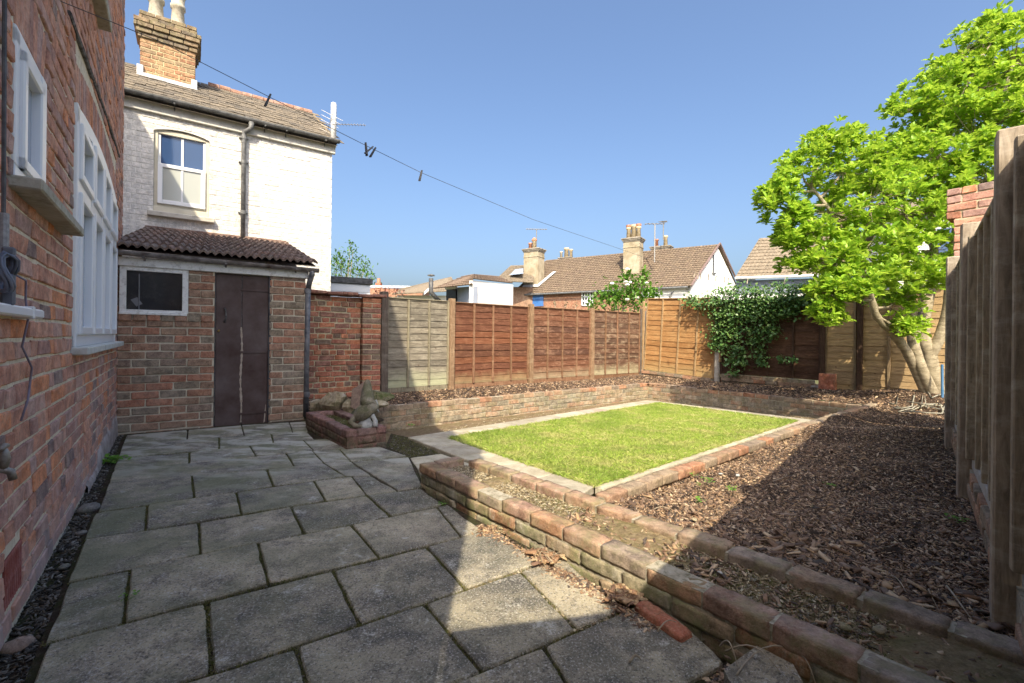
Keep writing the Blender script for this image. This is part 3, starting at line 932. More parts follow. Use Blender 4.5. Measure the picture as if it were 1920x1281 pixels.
weed(1368, 920, .03, .05, 24, "small green seedling tuft in the sunlit bark closest to the shadow")
weed(1310, 942, .04, .045, 20, "small green seedling tuft standing apart, nearest the brick planter")
weed(1312, 911, .03, .03, 14, "smallest green seedling in the sunlit bark between the others")
weed(1556, 913, .03, .05, 20, "low green weed in the shaded bark just beyond the shadow edge")
weed(1643, 952, .05, .03, 12, "single small weed in the shaded bark, midway to the side fence")
weed(1795, 980, .09, .05, 22, "yellow green moss patch in the shaded bark near the side fence")
weed(770, 800, -.06, .06, 26, "small weed in the dark soil gap beside the lawn path")
weed(830, 948, .0, .03, 16, "tuft of fine weed at the far foot of the long brick planter", LEAF_BUSH)

# ================================================================== LAWN AND PATH
LC = [GP(1115, 912, zl), GP(845, 822, zl), GP(1236, 756.5, zl), GP(1492, 790, zl)]
LO = [GP(1110, 934, zl), GP(764, 820, zl), GP(1214, 750, zl), GP(1540, 789, zl)]     # outer edge of the path round it
lawn = MB()
lawn.add([(p.x, p.y, zl(p) + .0) for p in LC], [(0, 3, 2, 1)])
lawn.add([(p.x, p.y, zl(p) - .12) for p in LC] , [(0, 1, 2, 3)])
lawn = lawn.build("lawn", TURF, kind="structure")
LP = [(p.x, p.y) for p in LC]
_lc = sum(LC, Vector()) / 4
LP2 = [(_lc.x + (a - _lc.x) * 1.012 , _lc.y + (b - _lc.y) * 1.012) for a, b in LP]
tufts(poly_sampler(LP2), 120000, .019, GRASS, lambda x, y: zl(Vector((x, y, 0))) - .002, "grass", .0022, .75)

_ed = [(LC[i], LC[(i + 1) % 4]) for i in range(4)]
tufts(line_sampler(_ed, .014), 9000, .024, GRASS, lambda x, y: zl(Vector((x, y, 0))) + .001, "edge_grass", .0022, .9)
path = empty("garden_path", kind="structure")
def strip_slabs(a0, a1, b0, b1, n, ragged=0.0):
    """slabs between inner line a and outer line b"""
    for i in range(n):
        t0, t1 = i / n, (i + 1) / n
        q = [a0.lerp(a1, t0), a0.lerp(a1, t1), b0.lerp(b1, t1), b0.lerp(b1, t0)]
        z = sum(zl(p) for p in q) / 4
        c = (q[0] + q[2]) / 2
        o = slab_obj(q, path, PATH, 0.0, .05, .003, 0, "path_slab")
        o.location.z = z
        o.rotation_euler.x = -.0327
strip_slabs(LC[1], LC[2], LO[1], LO[2], 9)
strip_slabs(LC[2], LC[3], LO[2], LO[3], 5)
# near strip between lawn and long planter
strip_slabs(LC[1], LC[0], LO[1] + Vector((.02, -.02, 0)), GP(1072, 938, zl), 5)
strip_slabs(LC[0], LC[3], LC[0] + Vector((.045, -.05, 0)), LC[3] + Vector((.06, -.05, 0)), 9)
pm = MB(); pm.prism([(p.x, p.y) for p in (GP(760, 822, zl), GP(1214, 749, zl), GP(1545, 788, zl), GP(1112, 940, zl), GP(1000, 925, zl))], -.42, -.19)
pm.build("path_bed", SOIL_DARK, path)

# soil strip between path and retaining wall
ST = [GP(738, 842, lambda p: -.12), GP(680, 842, lambda p: -.10), G(854, 799, -.20), G(1214, 747, -.16), G(1548, 791, -.13), G(1525, 792, -.12), G(1214, 752, -.15), G(860, 806, -.16), G(764, 822, -.09), G(828, 852, -.08), G(762, 856, -.08)]
def zs(x, y):                               # falls from the paving to the foot of the wall
    t = max(0.0, min(1.0, (y - .35 * x - 4.6) / 2.2))
    return -.070 - .175 * t
SV, SF = [], []
sx_, sy_ = np.arange(-2.4, 5.4, .08), np.arange(3.9, 10.2, .08)
for x in sx_:
    for y in sy_: SV.append((x, y, zs(x, y) + RNG.normal(0, .004)))
ny_ = len(sy_)
border = [(-2.2, 5.6), (-.95, 6.95), (2.95, 10.0), (5.3, 6.8), (4.6, 6.2), (2.6, 8.7), (-.55, 5.3), (-.35, 4.6), (-.5, 4.0), (-1.6, 4.1)]
for i in range(len(sx_) - 1):
    for k in range(ny_ - 1):
        if in_poly(sx_[i] + .04, sy_[k] + .04, border): SF.append((i * ny_ + k, (i + 1) * ny_ + k, (i + 1) * ny_ + k + 1, i * ny_ + k + 1))
stm = MB(); stm.add(SV, SF)
stm = stm.build("border_soil", SOIL_STRIP, None, True, kind="structure")
ds = MB(); ds.prism([(p.x, p.y) for p in (G(722, 838, -.045), G(733, 812, -.045), G(768, 820, -.045), G(836, 856, -.045), G(800, 872, -.045), G(760, 866, -.045))], -.3, -.05)
ds.build("soil_patch", SOIL_DARK, kind="structure")
SPX = [(p.x, p.y) for p in (G(730, 838, -.045), G(737, 816, -.045), G(766, 822, -.045), G(828, 852, -.045), G(764, 857, -.045))]
scatter(poly_sampler(SPX), 1500, .020, GRIT, lambda x, y: -.047, "soil_patch_crumbs")
tufts(poly_sampler(SPX), 3000, .015, MOSS, lambda x, y: -.048, "soil_patch_moss")

scatter(poly_sampler([(-1.0, 6.5), (2.9, 9.75), (4.7, 7.2), (4.3, 6.5), (2.5, 8.5), (-.6, 5.4), (-.9, 4.9)]), 5200, .022, CRUMB, zs, "soil_crumbs")
scatter(poly_sampler([(-1.25, 5.2), (-.6, 5.5), (-.45, 4.6), (-.75, 4.1), (-1.1, 4.3)]), 900, .020, GRIT, zs, "dark_soil_crumbs", lift=.002)
tufts(poly_sampler([(-1.1, 4.9), (-.7, 5.2), (-.6, 4.5), (-.8, 4.2), (-1.05, 4.3)]), 5000, .015, MOSS, zs, "soil_moss")

# ================================================================== RAISED BEDS
A38, AB = math.radians(38), math.radians(-53)
FR_RET = Frame(G(848, 750, .10), A38)
ret_end = FR_RET.on(1215, 730)[0]
RET_Z = .10
r = empty("retaining_wall", FR_RET.o, A38, "long low retaining wall of weathered pale bricks below the slatted fence, sunlit beyond the shadow", "wall")
brick_wall(r, FR_RET, -1.30, ret_end, -.30, 5, BR_RET, MORTAR_RET, .08, .010, .225, 'stretcher', .10, .006, topmat=BR_COPE, cj=.004, jit=2.2)
cor = FR_RET.w(ret_end, 0, 0)
bend = Vector((5.30, 6.66, 0))
AB = math.atan2(bend.y - cor.y, bend.x - cor.x)
FR_BRET = Frame(cor, AB)
r = empty("retaining_wall", cor, AB, "low weathered brick retaining wall across the far end of the lawn", "wall")
brick_wall(r, FR_BRET, 0.0, (bend - cor).length, -.30, 5, BR_RET, MORTAR_RET, .08, .010, .225, 'stretcher', .10, .006, topmat=BR_COPE, cj=.004, jit=2.2)

# bed surface ------------------------------------------------------
CP = [G(1250, 985, .09), G(1500, 1080, .10), G(2.2, 2.1, 0)]
CPT = [(.75, 2.55, .045), (1.0, 2.1, .085), (1.5, 1.55, .10), (2.2, 2.15, .10), (1.72, 1.3, .11), (3.3, 3.3, .09), (4.6, 4.6, .13), (1.3, 3.2, .0), (2.2, 4.05, -.02), (3.2, 4.95, -.05), (4.2, 5.9, -.03),
       (4.9, 6.25, .04), (2.4, 3.3, .04), (3.3, 4.2, .04), (4.0, 4.9, .04), (5.3, 5.8, .12), (5.3, 6.85, .10), (5.8, 6.2, .16), (6.3, 7.0, .27), (6.7, 7.4, .25), (5.6, 7.2, .12), (5.7, 8.5, .16), (4.6, 7.8, .09),
       (3.1, 10.0, .075), (3.4, 11.6, .12), (4.5, 10.0, .11), (-.9, 7.0, .075), (-1.2, 8.2, .10), (1.0, 8.4, .075), (.4, 9.4, .10), (2.4, 9.6, .075), (-2.0, 6.4, .08), (-2.6, 7.0, .08), (7.5, 6.5, .3), (6.0, 5.0, .2)]
_cp = np.array(CPT)
def zb(x, y):
    d = (_cp[:, 0] - x) ** 2 + (_cp[:, 1] - y) ** 2 + .01
    w = 1 / d ** 1.6
    return float((w * _cp[:, 2]).sum() / w.sum())
INNER0, INNER1 = G(878, 863, .15), G(1714, 1155, .15)
din = (INNER1 - INNER0).normalized()
E_far = (LC[0].x + .12, LC[0].y - .12)
bed_right = [(.42, 2.72), (4.28, 6.22), (5.25, 6.63), (6.0, 7.0), (5.4, 9.6), (7.5, 7.7), (8.2, 6.2), (6.0, 5.4), (4.6, 4.76), (1.0, .69)]
i1 = INNER0 + din * 3.2
bed_right += [(i1.x + .06, i1.y + .05)]
q_ = lambda s, y: tuple(FR_RET.w(s, y, 0)[:2])
qb = lambda s, y: tuple(FR_BRET.w(s, y, 0)[:2])
bed_left = [q_(-1.9, .05), q_(-.0, .05), q_(ret_end, .05), qb(3.95, .05), (6.3, 7.0), (7.2, 8.2), (4.6, 10.9), (3.5, 12.3), q_(ret_end, 1.9), q_(-2.3, 1.6)]
def bed_mesh(poly, name, step=.07):
    xs, ys = [p[0] for p in poly], [p[1] for p in poly]
    nx, ny = int((max(xs) - min(xs)) / step) + 2, int((max(ys) - min(ys)) / step) + 2
    vid, V, Fc = {}, [], []
    def P(i, j):
        if (i, j) not in vid:
            x, y = min(xs) + i * step, min(ys) + j * step
            vid[(i, j)] = len(V); V.append((x, y, zb(x, y) + RNG.normal(0, .004)))
        return vid[(i, j)]
    for i in range(nx):
        for j in range(ny):
            x, y = min(xs) + (i + .5) * step, min(ys) + (j + .5) * step
            if in_poly(x, y, poly): Fc.append((P(i, j), P(i + 1, j), P(i + 1, j + 1), P(i, j + 1)))
    m = MB(); m.add(V, Fc)
    return m.build(name, SOIL_MULCH, None, True, kind="structure")
bed_mesh(bed_right, "right_flower_bed")
bed_mesh(bed_left, "left_flower_bed", .09)
def in_view_bed(P):
    base = poly_sampler(P, 3.2)
    return base
scatter(poly_sampler(bed_right, 2.4), 85000, .021, CHIP, zb, "bark_mulch", flat=.22, lift=.003, tilt=.8)
scatter(poly_sampler(bed_left), 26000, .036, CHIP, zb, "bark_mulch", flat=.25, lift=.004, tilt=.8)
scatter(poly_sampler(bed_right, 2.4), 46000, .009, CRUMB_D, zb, "mulch_dust", flat=.4, lift=.002)
scatter(poly_sampler(bed_right, 2.6), 900, .042, CHIP, zb, "bark_strips", flat=.12, lift=.010, tilt=.5)
# larger bark pieces close to the planter
scatter(line_sampler([(Vector((.95, 2.25, 0)), Vector((1.75, 1.5, 0))), (Vector((.8, 2.5, 0)), Vector((1.3, 1.95, 0)))], .16), 420, .055, CHIP, zb, "bark_pieces", flat=.3, lift=.006)

def twig(pts, r, label, mat=TWIG, group=None):
    c = pts[0]
    m = MB(); m.tube([p - c for p in pts], [r * (1 - .6 * i / (len(pts) - 1)) for i in range(len(pts))], 5)
    m.build("twig", mat, None, True, c, label=label, cat="twig", group=group)
def wig(u0, v0, u1, v1, z, bend=.12, n=7, up=.02):
    a, b = G(u0, v0, z), G(u1, v1, z)
    d = b - a; s = Vector((-d.y, d.x, 0))
    return [a + d * (i / (n - 1)) + s * bend * math.sin(i / (n - 1) * 3.1) + Vector((0, 0, up * math.sin(i / (n - 1) * 3.14) + .006)) for i in range(n)]
TW = [(1775, 1102, 1822, 1165, .1, "long pale peeled twig on the dark bark near the side fence"),
      (1741, 1108, 1762, 1150, .1, "short pale twig beside the long peeled one on the bark"),
      (1800, 1090, 1880, 1110, .1, "crooked light twig on the bark at the foot of the near fence post"),
      (1660, 955, 1720, 1020, .07, "thin curved dry stem lying across the shaded bark"),
      (1620, 1034, 1680, 1020, .08, "straight thin dry stem in the shaded bark behind the planter"),
      (1668, 1080, 1705, 1130, .09, "fine dry stalk leaning against the inner row of planter bricks"),
      (1225, 957, 1262, 964, .05, "sunlit wood splinter on the bark behind the planter"),
      (1445, 905, 1470, 890, .03, "pale sunlit wood splinter in the bark close to the shadow line")]
for a, b, c, d, z, lb in TW: twig(wig(a, b, c, d, z, random.uniform(-.2, .2)), .0045 if "long pale" in lb else .0028, lb)
def chipstone(u, v, z, r, label, mat=STATUE_PALE):
    p = G(u, v, z); m = MB(); m.add(*lump(r, .7, .4, int(u)))
    m.build("stone_chip", mat, None, False, (p.x, p.y, z + .006), (0, 0, u), label=label, cat="stone")
chipstone(1563, 992, .07, .022, "bluish white triangular stone chip in the shaded bark")
chipstone(1351, 890, .02, .016, "white stone chip in the sunlit bark, left one of a close pair")
chipstone(1383, 893, .02, .022, "white stone chip in the sunlit bark, right one of a close pair")
chipstone(1302, 976, .07, .020, "buff stone in the sunlit bark behind the middle of the planter", ROCK_TAN)

# ================================================================== PLANTERS
ZT = .15
p0, p1 = G(789, 868, ZT), G(1560, 1215, ZT)
AP = math.atan2(p1.y - p0.y, p1.x - p0.x)
FR_PL = Frame(p0, AP)
LPL = 4.2
pl = empty("brick_planter", FR_PL.o, AP, "long narrow foreground planter, two rows of worn mossy bricks with dry soil between", "planter")
brick_wall(pl, FR_PL, 0.0, LPL, ZT - 3 * .072, 3, BR_PLANT, MORTAR_RET, .072, .009, .232, 'stretcher', .098, .004, topmat=BR_PLTOP, cj=.0012, jit=3.2, rough=5)
# inner row lies on its own line
sI, _ = FR_PL.on(878, 863), 0
def local(fr, p):
    d = p - fr.o
    return d.dot(fr.d), d.dot(fr.n)
i0, i1_ = local(FR_PL, G(878, 863, ZT)), local(FR_PL, G(1714, 1155, ZT))
ang_in = math.atan2(i1_[1] - i0[1], i1_[0] - i0[0])
def row(parent, x0, y0, ang, L, zt, mat, bl=.232, h=.065, d=.10, jit=1.0, n0=0.0, under=None, rough=5, joint=.012, tiltfn=None):
    s = -n0
    k = 0
    while s < L - .02:
        a, b = max(s, 0), min(s + bl - joint, L)
        s += bl
        if b - a < .03: continue
        me = brick_mesh("brick", b - a, d, h, mat, .006, .0014, rough)
        cs = (a + b) / 2
        o = link("brick", me, parent, (x0 + math.cos(ang) * cs - math.sin(ang) * d / 2, y0 + math.sin(ang) * cs + math.cos(ang) * d / 2, zt - h / 2 + random.gauss(0, .0025) * jit + (tiltfn(cs) if tiltfn else 0)),
                 (random.gauss(0, .012) * jit, random.gauss(0, .010) * jit, ang + random.gauss(0, .012) * jit))
        k += 1
row(pl, i0[0], i0[1], ang_in, 4.2, ZT, BR_PLTOP, jit=1.4)
row(pl, i0[0], i0[1], ang_in, 4.2, ZT - .072, BR_PLANT, n0=.116)
mb_ = MB()
mb_.prism([(i0[0] + .005, i0[1] + .008), (i0[0] + 4.15 * math.cos(ang_in), i0[1] + 4.15 * math.sin(ang_in)), (i0[0] + 4.15 * math.cos(ang_in) - .085 * math.sin(ang_in), i0[1] + 4.15 * math.sin(ang_in) + .085), (i0[0] + .005, i0[1] + .09)], -.3, ZT - .012)
mb_.build("mortar", MORTAR_RET, pl)
# far end row closing the planter
for zt_, n0_ in ((ZT, 0), (ZT - .072, .116)):
    row(pl, .10, .10, math.pi / 2, max(.05, i0[1] - .10), zt_, BR_PLTOP if n0_ == 0 else BR_PLANT, n0=n0_)
soil = MB()
far_y = lambda x: i0[1] + (x - i0[0]) * math.tan(ang_in)
N = 60
V, Fc = [], []
for i in range(N + 1):
    x = .02 + (LPL - .04) * i / N
    for k in range(7):
        y = .09 + (far_y(x) + .02 - .09) * k / 6
        V.append((x, y, ZT - .045 + .012 * math.sin(x * 5) + random.gauss(0, .003) - (.03 if x < .45 else 0)))
for i in range(N):
    for k in range(6):
        a = i * 7 + k
        Fc.append((a, a + 7, a + 8, a + 1))
soil.add(V, Fc); soil.build("soil", SOIL_PLANT, pl, True)
def plsamp():
    x = .05 + RNG.random() * (LPL - .1); y = .10 + RNG.random() * (far_y(x) - .10)
    p = FR_PL.w(x, y, 0)
    return p.x, p.y
plsoil = scatter(plsamp, 17000, .013, CRUMB, lambda x, y: ZT - .046, "soil_crumbs", flat=.5)
def plclump(s0, s1):
    def f():
        x = s0 + RNG.random() * (s1 - s0); y = .11 + RNG.random() * (far_y(x) - .12)
        p = FR_PL.w(x, y, 0); return p.x, p.y
    return f
scatter(plclump(1.25, 2.1), 700, .030, CHIP, lambda x, y: ZT - .040, "fallen_bark", flat=.3, tilt=.9)
scatter(plclump(2.2, 3.4), 900, .022, CHIP, lambda x, y: ZT - .042, "fallen_bark", flat=.4, tilt=.9)
tufts(plclump(.9, 3.6), 3500, .006, MOSS, lambda x, y: ZT - .044, "planter_moss", .003, .9)
chipstone(1350, 1076, ZT - .03, .010, "small white chip on the sunlit soil in the long planter")
chipstone(1585, 1180, ZT - .03, .022, "pale flat stone on the planter soil beside a small dark one", ROCK_TAN)
chipstone(1650, 1185, ZT - .03, .026, "tan stone on the planter soil, largest in the shaded part", ROCK_TAN)
# a trench of leaf litter at the foot of the planter
scatter(line_sampler([(G(893, 985), G(1180, 1150)), (G(1010, 1050), G(1230, 1180))], .022), 1500, .020, CHIP, lambda x, y: .0, "leaf_litter", flat=.35)
scatter(line_sampler([(G(1165, 1143), G(1365, 1262)), (G(1240, 1195), G(1400, 1290))], .03), 1800, .022, CHIP, lambda x, y: -.02, "leaf_litter", flat=.35)
LITTER = chip_mat("dry_litter", [(.42, .27, .16), (.30, .17, .10), (.5, .36, .22), (.22, .13, .09)])
def spot(u, v, r):
    c = G(u, v)
    return lambda: (c.x + RNG.normal(0, r), c.y + RNG.normal(0, r))
scatter(spot(1022, 1050, .035), 160, .035, LITTER, lambda x, y: .01, "dead_leaves", flat=.3, lift=.01)
scatter(spot(1180, 1125, .035), 190, .038, LITTER, lambda x, y: .01, "dead_leaves", flat=.3, lift=.012)
scatter(spot(918, 995, .04), 160, .02, LITTER, lambda x, y: .004, "dead_leaves", flat=.3)
fib = MB()
for k in range(10):
    c = G(1030, 1052); a = random.random() * 6.28
    fib.tube([c + Vector((math.cos(a + t * .5) * (.02 + t * .015), math.sin(a + t * .5) * (.02 + t * .015), .02 + .03 * math.sin(t))) for t in range(6)], .0011, 4)
fib.build("root_fibres", TWIG, None, True, kind="stuff")
twig(wig(1233, 1188, 1268, 1170, .03, .02), .003, "straight dry stalk leaning over the loose red brick")
twig(wig(1180, 1246, 1202, 1241, .004, .0), .005, "short brown stick lying on the large near paving slab", TWIG)
for a, b, c, d, lb in [(1360, 1225, 1470, 1275, "long pale curved root in the near corner below the planter"), (1380, 1270, 1560, 1262, "long horizontal pale root at the near edge beside the slate stone"),
                       (1460, 1240, 1530, 1290, "arched pale root in front of the nearest planter bricks"), (1555, 1200, 1560, 1290, "upright pale root hanging down the nearest planter bricks"), (1350, 1215, 1385, 1262, "short forked pale root by the dark soil trench")]:
    twig(wig(a, b, c, d, .03, random.uniform(-.25, .25), 9, .05), .003, lb)
# loose red brick standing out of the base course, and the broken slab in the corner
b0, b1 = G(1203, 1134, .02), G(1284, 1187, .02)
ab = math.atan2(b1.y - b0.y, b1.x - b0.x)
ck = (b0 + b1) / 2
me = brick_mesh("loose_brick", .215, .065, .055, BR_GARDEN, .006, .0015, 5)
link("loose_brick", me, None, (ck.x, ck.y, .0), (0, .05, ab), label="single loose red brick lying along the foot of the long planter", cat="brick")
q = [G(1358, 1258, .03), G(1420, 1209, .05), G(1482, 1233, .05), (G(1520, 1300, .05)), G(1400, 1340, .03)]
bs = MB(); cq = sum(q, Vector()) / 5
bs.prism([(p.x - cq.x, p.y - cq.y) for p in q][::-1], -.05, .03)
bs.build("broken_slab", SLAB, None, loc=(cq.x, cq.y, .01), rot=(.05, -.06, 0), label="broken corner of grey slab propped against the near end of the long planter", cat="stone")

# small planter by the outhouse ------------------------------------
c0 = G(650, 843, 0); c1 = G(573, 773, .168); c2 = G(730, 802, .168)
AS = math.atan2(c1.y - c0.y, c1.x - c0.x)
FRS = Frame((c1.x, c1.y), math.atan2(c0.y - c1.y, c0.x - c1.x))
LS = (c0 - Vector((c1.x, c1.y, 0))).length
WS = (Vector((c2.x, c2.y, 0)) - c0).length
sp = empty("brick_planter", FRS.o, FRS.a, "small rectangular planter of dark purplish bricks by the outhouse downpipe", "planter")
def ring_course(zt, mat, off, cj=.0015):
    row(sp, 0, 0, 0, LS, zt, mat, n0=off, jit=1, joint=.010)
    row(sp, 0, WS - .10, 0, LS, zt, mat, n0=off, jit=1, joint=.010)
    row(sp, LS - .0, .102, math.pi / 2, WS - .204, zt, mat, n0=off * 0, jit=1, joint=.008, bl=.215)
    row(sp, .10, .102, math.pi / 2, WS - .204, zt, mat, jit=1, joint=.008, bl=.215)
ring_course(.168, BR_SMTOP, 0)
ring_course(.093, BR_SMALL, .11)
ring_course(.018, BR_SMALL, 0)
mm = MB()
mm.box(.006, LS - .006, .006, .094, -.06, .155); mm.box(.006, LS - .006, WS - .094, WS - .006, -.06, .155)
mm.box(LS - .094, LS - .006, .096, WS - .096, -.06, .155); mm.box(.006, .094, .096, WS - .096, -.06, .155)
mm.build("mortar", BR_SMALL, sp)
mm = MB(); mm.box(.09, LS - .09, .09, WS - .09, 0, .115); mm.build("soil", SOIL_DARK, sp)
def spsamp():
    x = .11 + RNG.random() * (LS - .22); y = .11 + RNG.random() * (WS - .22)
    p = FRS.w(x, y, 0); return p.x, p.y
scatter(spsamp, 700, .018, CRUMB, lambda x, y: .118, "soil_crumbs")
tufts(spsamp, 1600, .02, MOSS, lambda x, y: .115, "planter_moss", .003, .8)

# lawn edging ------------------------------------------------------
ed = empty("lawn_edging", (0, 0, 0), 0, "single line of worn orange and grey bricks edging the right side of the lawn", "edging")
e_pts = [G(1120, 930, .095), GP(1335, 856, lambda p: zl(p) + .065), GP(1548, 782, lambda p: zl(p) + .065), Vector((5.32, 6.72, .14))]
seg_a = e_pts[0]
def edging(a, b, zoff=.0):
    d = b - a; L = math.hypot(d.x, d.y); an = math.atan2(d.y, d.x)
    n = max(1, round(L / .228))
    for i in range(n):
        t = (i + .5) / n
        p = a + d * t
        me = brick_mesh("brick", L / n - .008, .10, .068, BR_COPE, .006, .0016, 5)
        o = link("brick", me, ed, (p.x + math.sin(an) * -.0 , p.y, p.z - .034 + random.gauss(0, .003)), (random.gauss(0, .02), -math.atan2(d.z, L) + random.gauss(0, .012), an + random.gauss(0, .015)))
    m = MB(); m.tube([a + Vector((0, 0, -.05)), b + Vector((0, 0, -.05))], .036, 6); m.build("mortar", MORTAR_RET, ed)
edging(e_pts[0] + Vector((.03, .03, 0)), e_pts[1]); edging(e_pts[1], e_pts[2]); edging(e_pts[2], e_pts[3])

# ================================================================== HOUSE ON THE LEFT
A_, B_ = G(0, 1215), G(217, 813)
FA = Frame(A_, math.atan2(B_.y - A_.y, B_.x - A_.x))
S0, S1 = -2.52, 4.58
ZE = 5.0
house = empty("brick_house", FA.o, FA.a, "red brick house along the left edge with white framed windows and a stone sill", "house")
def arch_z(s, a, b, z0, rise):
    t = (s - a) / (b - a) * 2 - 1
    return z0 + rise * (1 - t * t)
H1 = (.085, .545, 1.585, 2.12)
H2 = (1.34, 3.72, .965, 2.46)
H3 = (1.0, 2.22, 3.34, 4.6)
HV = (.03, .255, .10, .27)
# relieving arches: bricks on edge over each opening
holes = [(H1[0] - .02, H1[1] + .02, H1[2], H1[3] + .24), (H2[0] - .04, H2[1] + .04, H2[2], 2.72), (H3[0], H3[1], H3[2], H3[3]), HV]
brick_wall(house, FA, -.9, S1, .0, 62, BR_HOUSE, MORTAR_HOUSE, .0785, .0135, .232, 'flemish', .09, .0045, holes=holes, cap=300, jit=1.0, chamf=.004, cj=.0035, body=False)
real_holes = [(H1[0], H1[1], H1[2], H1[3]), H2, H3, HV]
wall_body(house, MORTAR_HOUSE, S0, S1, -.35, ZE, 0.003, .22, real_holes, "wall")
def arch_ring(a, b, z0, rise, depth, mat, n, name="arch_brick"):
    for i in range(n):
        s = a + (b - a) * (i + .5) / n
        z = arch_z(s, a, b, z0, rise)
        sl = -rise * 2 * ((s - a) / (b - a) * 2 - 1) / ((b - a) / 2)
        me = brick_mesh("arch_brick", (b - a) / n - .009, .10, depth, BR_HOUSE, .004, .002)
        link(name, me, house, (s, .045, z + depth / 2), (0, -math.atan(sl) * .8, 0))
arch_ring(H1[0] - .015, H1[1] + .015, H1[3] - .04, .05, .225, BR_HOUSE, 7)
arch_ring(H2[0] - .03, H2[1] + .03, 2.345, .11, .225, BR_HOUSE, 33)
m = MB()                                       # mortar behind the arches
m.box(H1[0] - .02, H1[1] + .02, .03, .2, H1[3] + .002, H1[3] + .25); m.box(H2[0] - .04, H2[1] + .04, .03, .2, H2[3] + .002, 2.73)
m.build("arch_mortar", MORTAR_HOUSE, house)

def window_bar(m, s0, s1, y0, y1, z0, z1): m.cbox(s0, s1, y0, y1, z0, z1, .004)
# small casement, near
w = MB()
w.cbox(H1[0], H1[1], -.006, .07, H1[2] - .0, H1[2] + .05, .004)
w.cbox(H1[0], H1[0] + .055, -.006, .07, H1[2] + .05, H1[3] - .01, .004)
w.cbox(H1[1] - .085, H1[1], -.012, .07, H1[2] + .05, H1[3] - .01, .004)
w.cbox(H1[0], H1[1], -.006, .07, H1[3] - .06, H1[3], .004)
win = w.build("window", WHITE, house)
w = MB()
a, b, c, d = H1[0] + .055, H1[1] - .085, H1[2] + .05, H1[3] - .06
for bx in ((a, a + .045, c, d), (b - .045, b, c, d), (a, b, c, c + .045), (a, b, d - .045, d)): w.cbox(bx[0], bx[1], -.02, .04, bx[2], bx[3], .006)
w.build("sash", WHITE, win)
w = MB(); w.box(a + .04, b - .04, .012, .022, c + .04, d - .04); w.build("pane", GLASS_PALE, win)
w = MB(); w.cbox(.03, .985, -.085, .03, H1[2] - .045, H1[2] - .002, .006, .001)
w.build("sill", STONE_SILL, house)
# wide casement with top lights
def wide_window(Hh, zt, rise, n, zmid, parent, frame_mat, glass, y0=-.008):
    a, b, c, d = Hh
    w = MB()
    fw = .07
    w.cbox(a, b, y0, .08, c, c + fw, .004)
    w.cbox(a, a + fw, y0 - .006, .08, c, zt + .02, .004)
    w.cbox(b - fw, b, y0 - .006, .08, c, zt + .02, .004)
    N = 24                                      # curved head
    V, F = [], []
    for i in range(N + 1):
        s = a + (b - a) * i / N
        z = arch_z(s, a, b, zt, rise)
        for yy, zz in ((y0 - .006, z - .085), (y0 - .006, z), (.08, z), (.08, z - .085)): V.append((s, yy, zz))
    for i in range(N):
        for k in range(4):
            F.append((i * 4 + k, i * 4 + (k + 1) % 4, (i + 1) * 4 + (k + 1) % 4, (i + 1) * 4 + k))
    w.add(V, F)
    w.cbox(a + fw, b - fw, y0 - .004, .08, zmid - .035, zmid + .035, .004)
    win = w.build("window", frame_mat, parent)
    wd = (b - a - 2 * fw) / n
    for i in range(n):
        s0 = a + fw + wd * i
        if i:
            m = MB(); m.cbox(s0 - .032, s0 + .032, y0 - .008, .08, c + fw, arch_z(s0, a, b, zt, rise) - .07, .004); m.build("mullion", frame_mat, win)
        for (lo, hi) in ((c + fw, zmid - .035), (zmid + .035, min(arch_z(s0, a, b, zt, rise), arch_z(s0 + wd, a, b, zt, rise)) - .08)):
            m = MB(); e = .05; p, q = s0 + (.032 if i else 0), s0 + wd - (.032 if i < n - 1 else 0)
            for bx in ((p, p + e, lo, hi), (q - e, q, lo, hi), (p + e, q - e, lo, lo + e), (p + e, q - e, hi - e, hi)): m.cbox(bx[0], bx[1], y0 - .022, .05, bx[2], bx[3], .007)
            m.build("casement", frame_mat, win)
            m = MB(); m.box(p + e - .006, q - e + .006, .012, .020, lo + e - .006, hi - e + .006); m.build("pane", glass, win)
    return win
wide_window(H2, 2.335, .10, 4, 1.90, house, WHITE, GLASS_PALE)
w = MB(); w.cbox(H2[0] - .05, H2[1] + .05, -.075, .06, H2[2] - .045, H2[2], .006); w.build("sill", plain("painted_sill", (.58, .60, .56), .7, .15, 8, .3, dirt=(.3, .31, .24)), house)
w = MB()
for i in range(3): w.box(H2[0], H2[1], .19, .20, .0, .0)
# upstairs window just leaving the frame
wide_window(H3, 4.5, .06, 2, 4.1, house, WHITE, GLASS_PALE)
w = MB(); w.cbox(H3[0] - .05, H3[1] + .06, -.08, .05, H3[2] - .075, H3[2], .006, .001); w.build("sill", STONE_SILL, house)
# dark weathering line left by an old lean-to roof
a, b = FA.on(125, 22), FA.on(222, 294)
w = MB(); w.tube([(a[0] + (b[0] - a[0]) * t, -.006, a[1] + (b[1] - a[1]) * t + .02 * math.sin(t * 3.14) + random.gauss(0, .003)) for t in [i / 14 for i in range(15)]], [.011 + random.random() * .004 for _ in range(15)], 6)
w.build("roof_scar", plain("dark_bitumen", (.03, .026, .022), .9, .3, 20, .5), house)
# air brick
w = MB()
w.box(HV[0], HV[1], .06, .08, HV[2], HV[3])
for i in range(9):
    s = HV[0] + .012 + i * (HV[1] - HV[0] - .024) / 8
    w.cbox(s - .006, s + .006, -.004, .06, HV[2], HV[3], .002)
for z in (HV[2] + .008, (HV[2] + HV[3]) / 2, HV[3] - .008): w.cbox(HV[0], HV[1], -.003, .06, z - .008, z + .008, .002)
w.build("air_brick", TERRACOTTA, house)
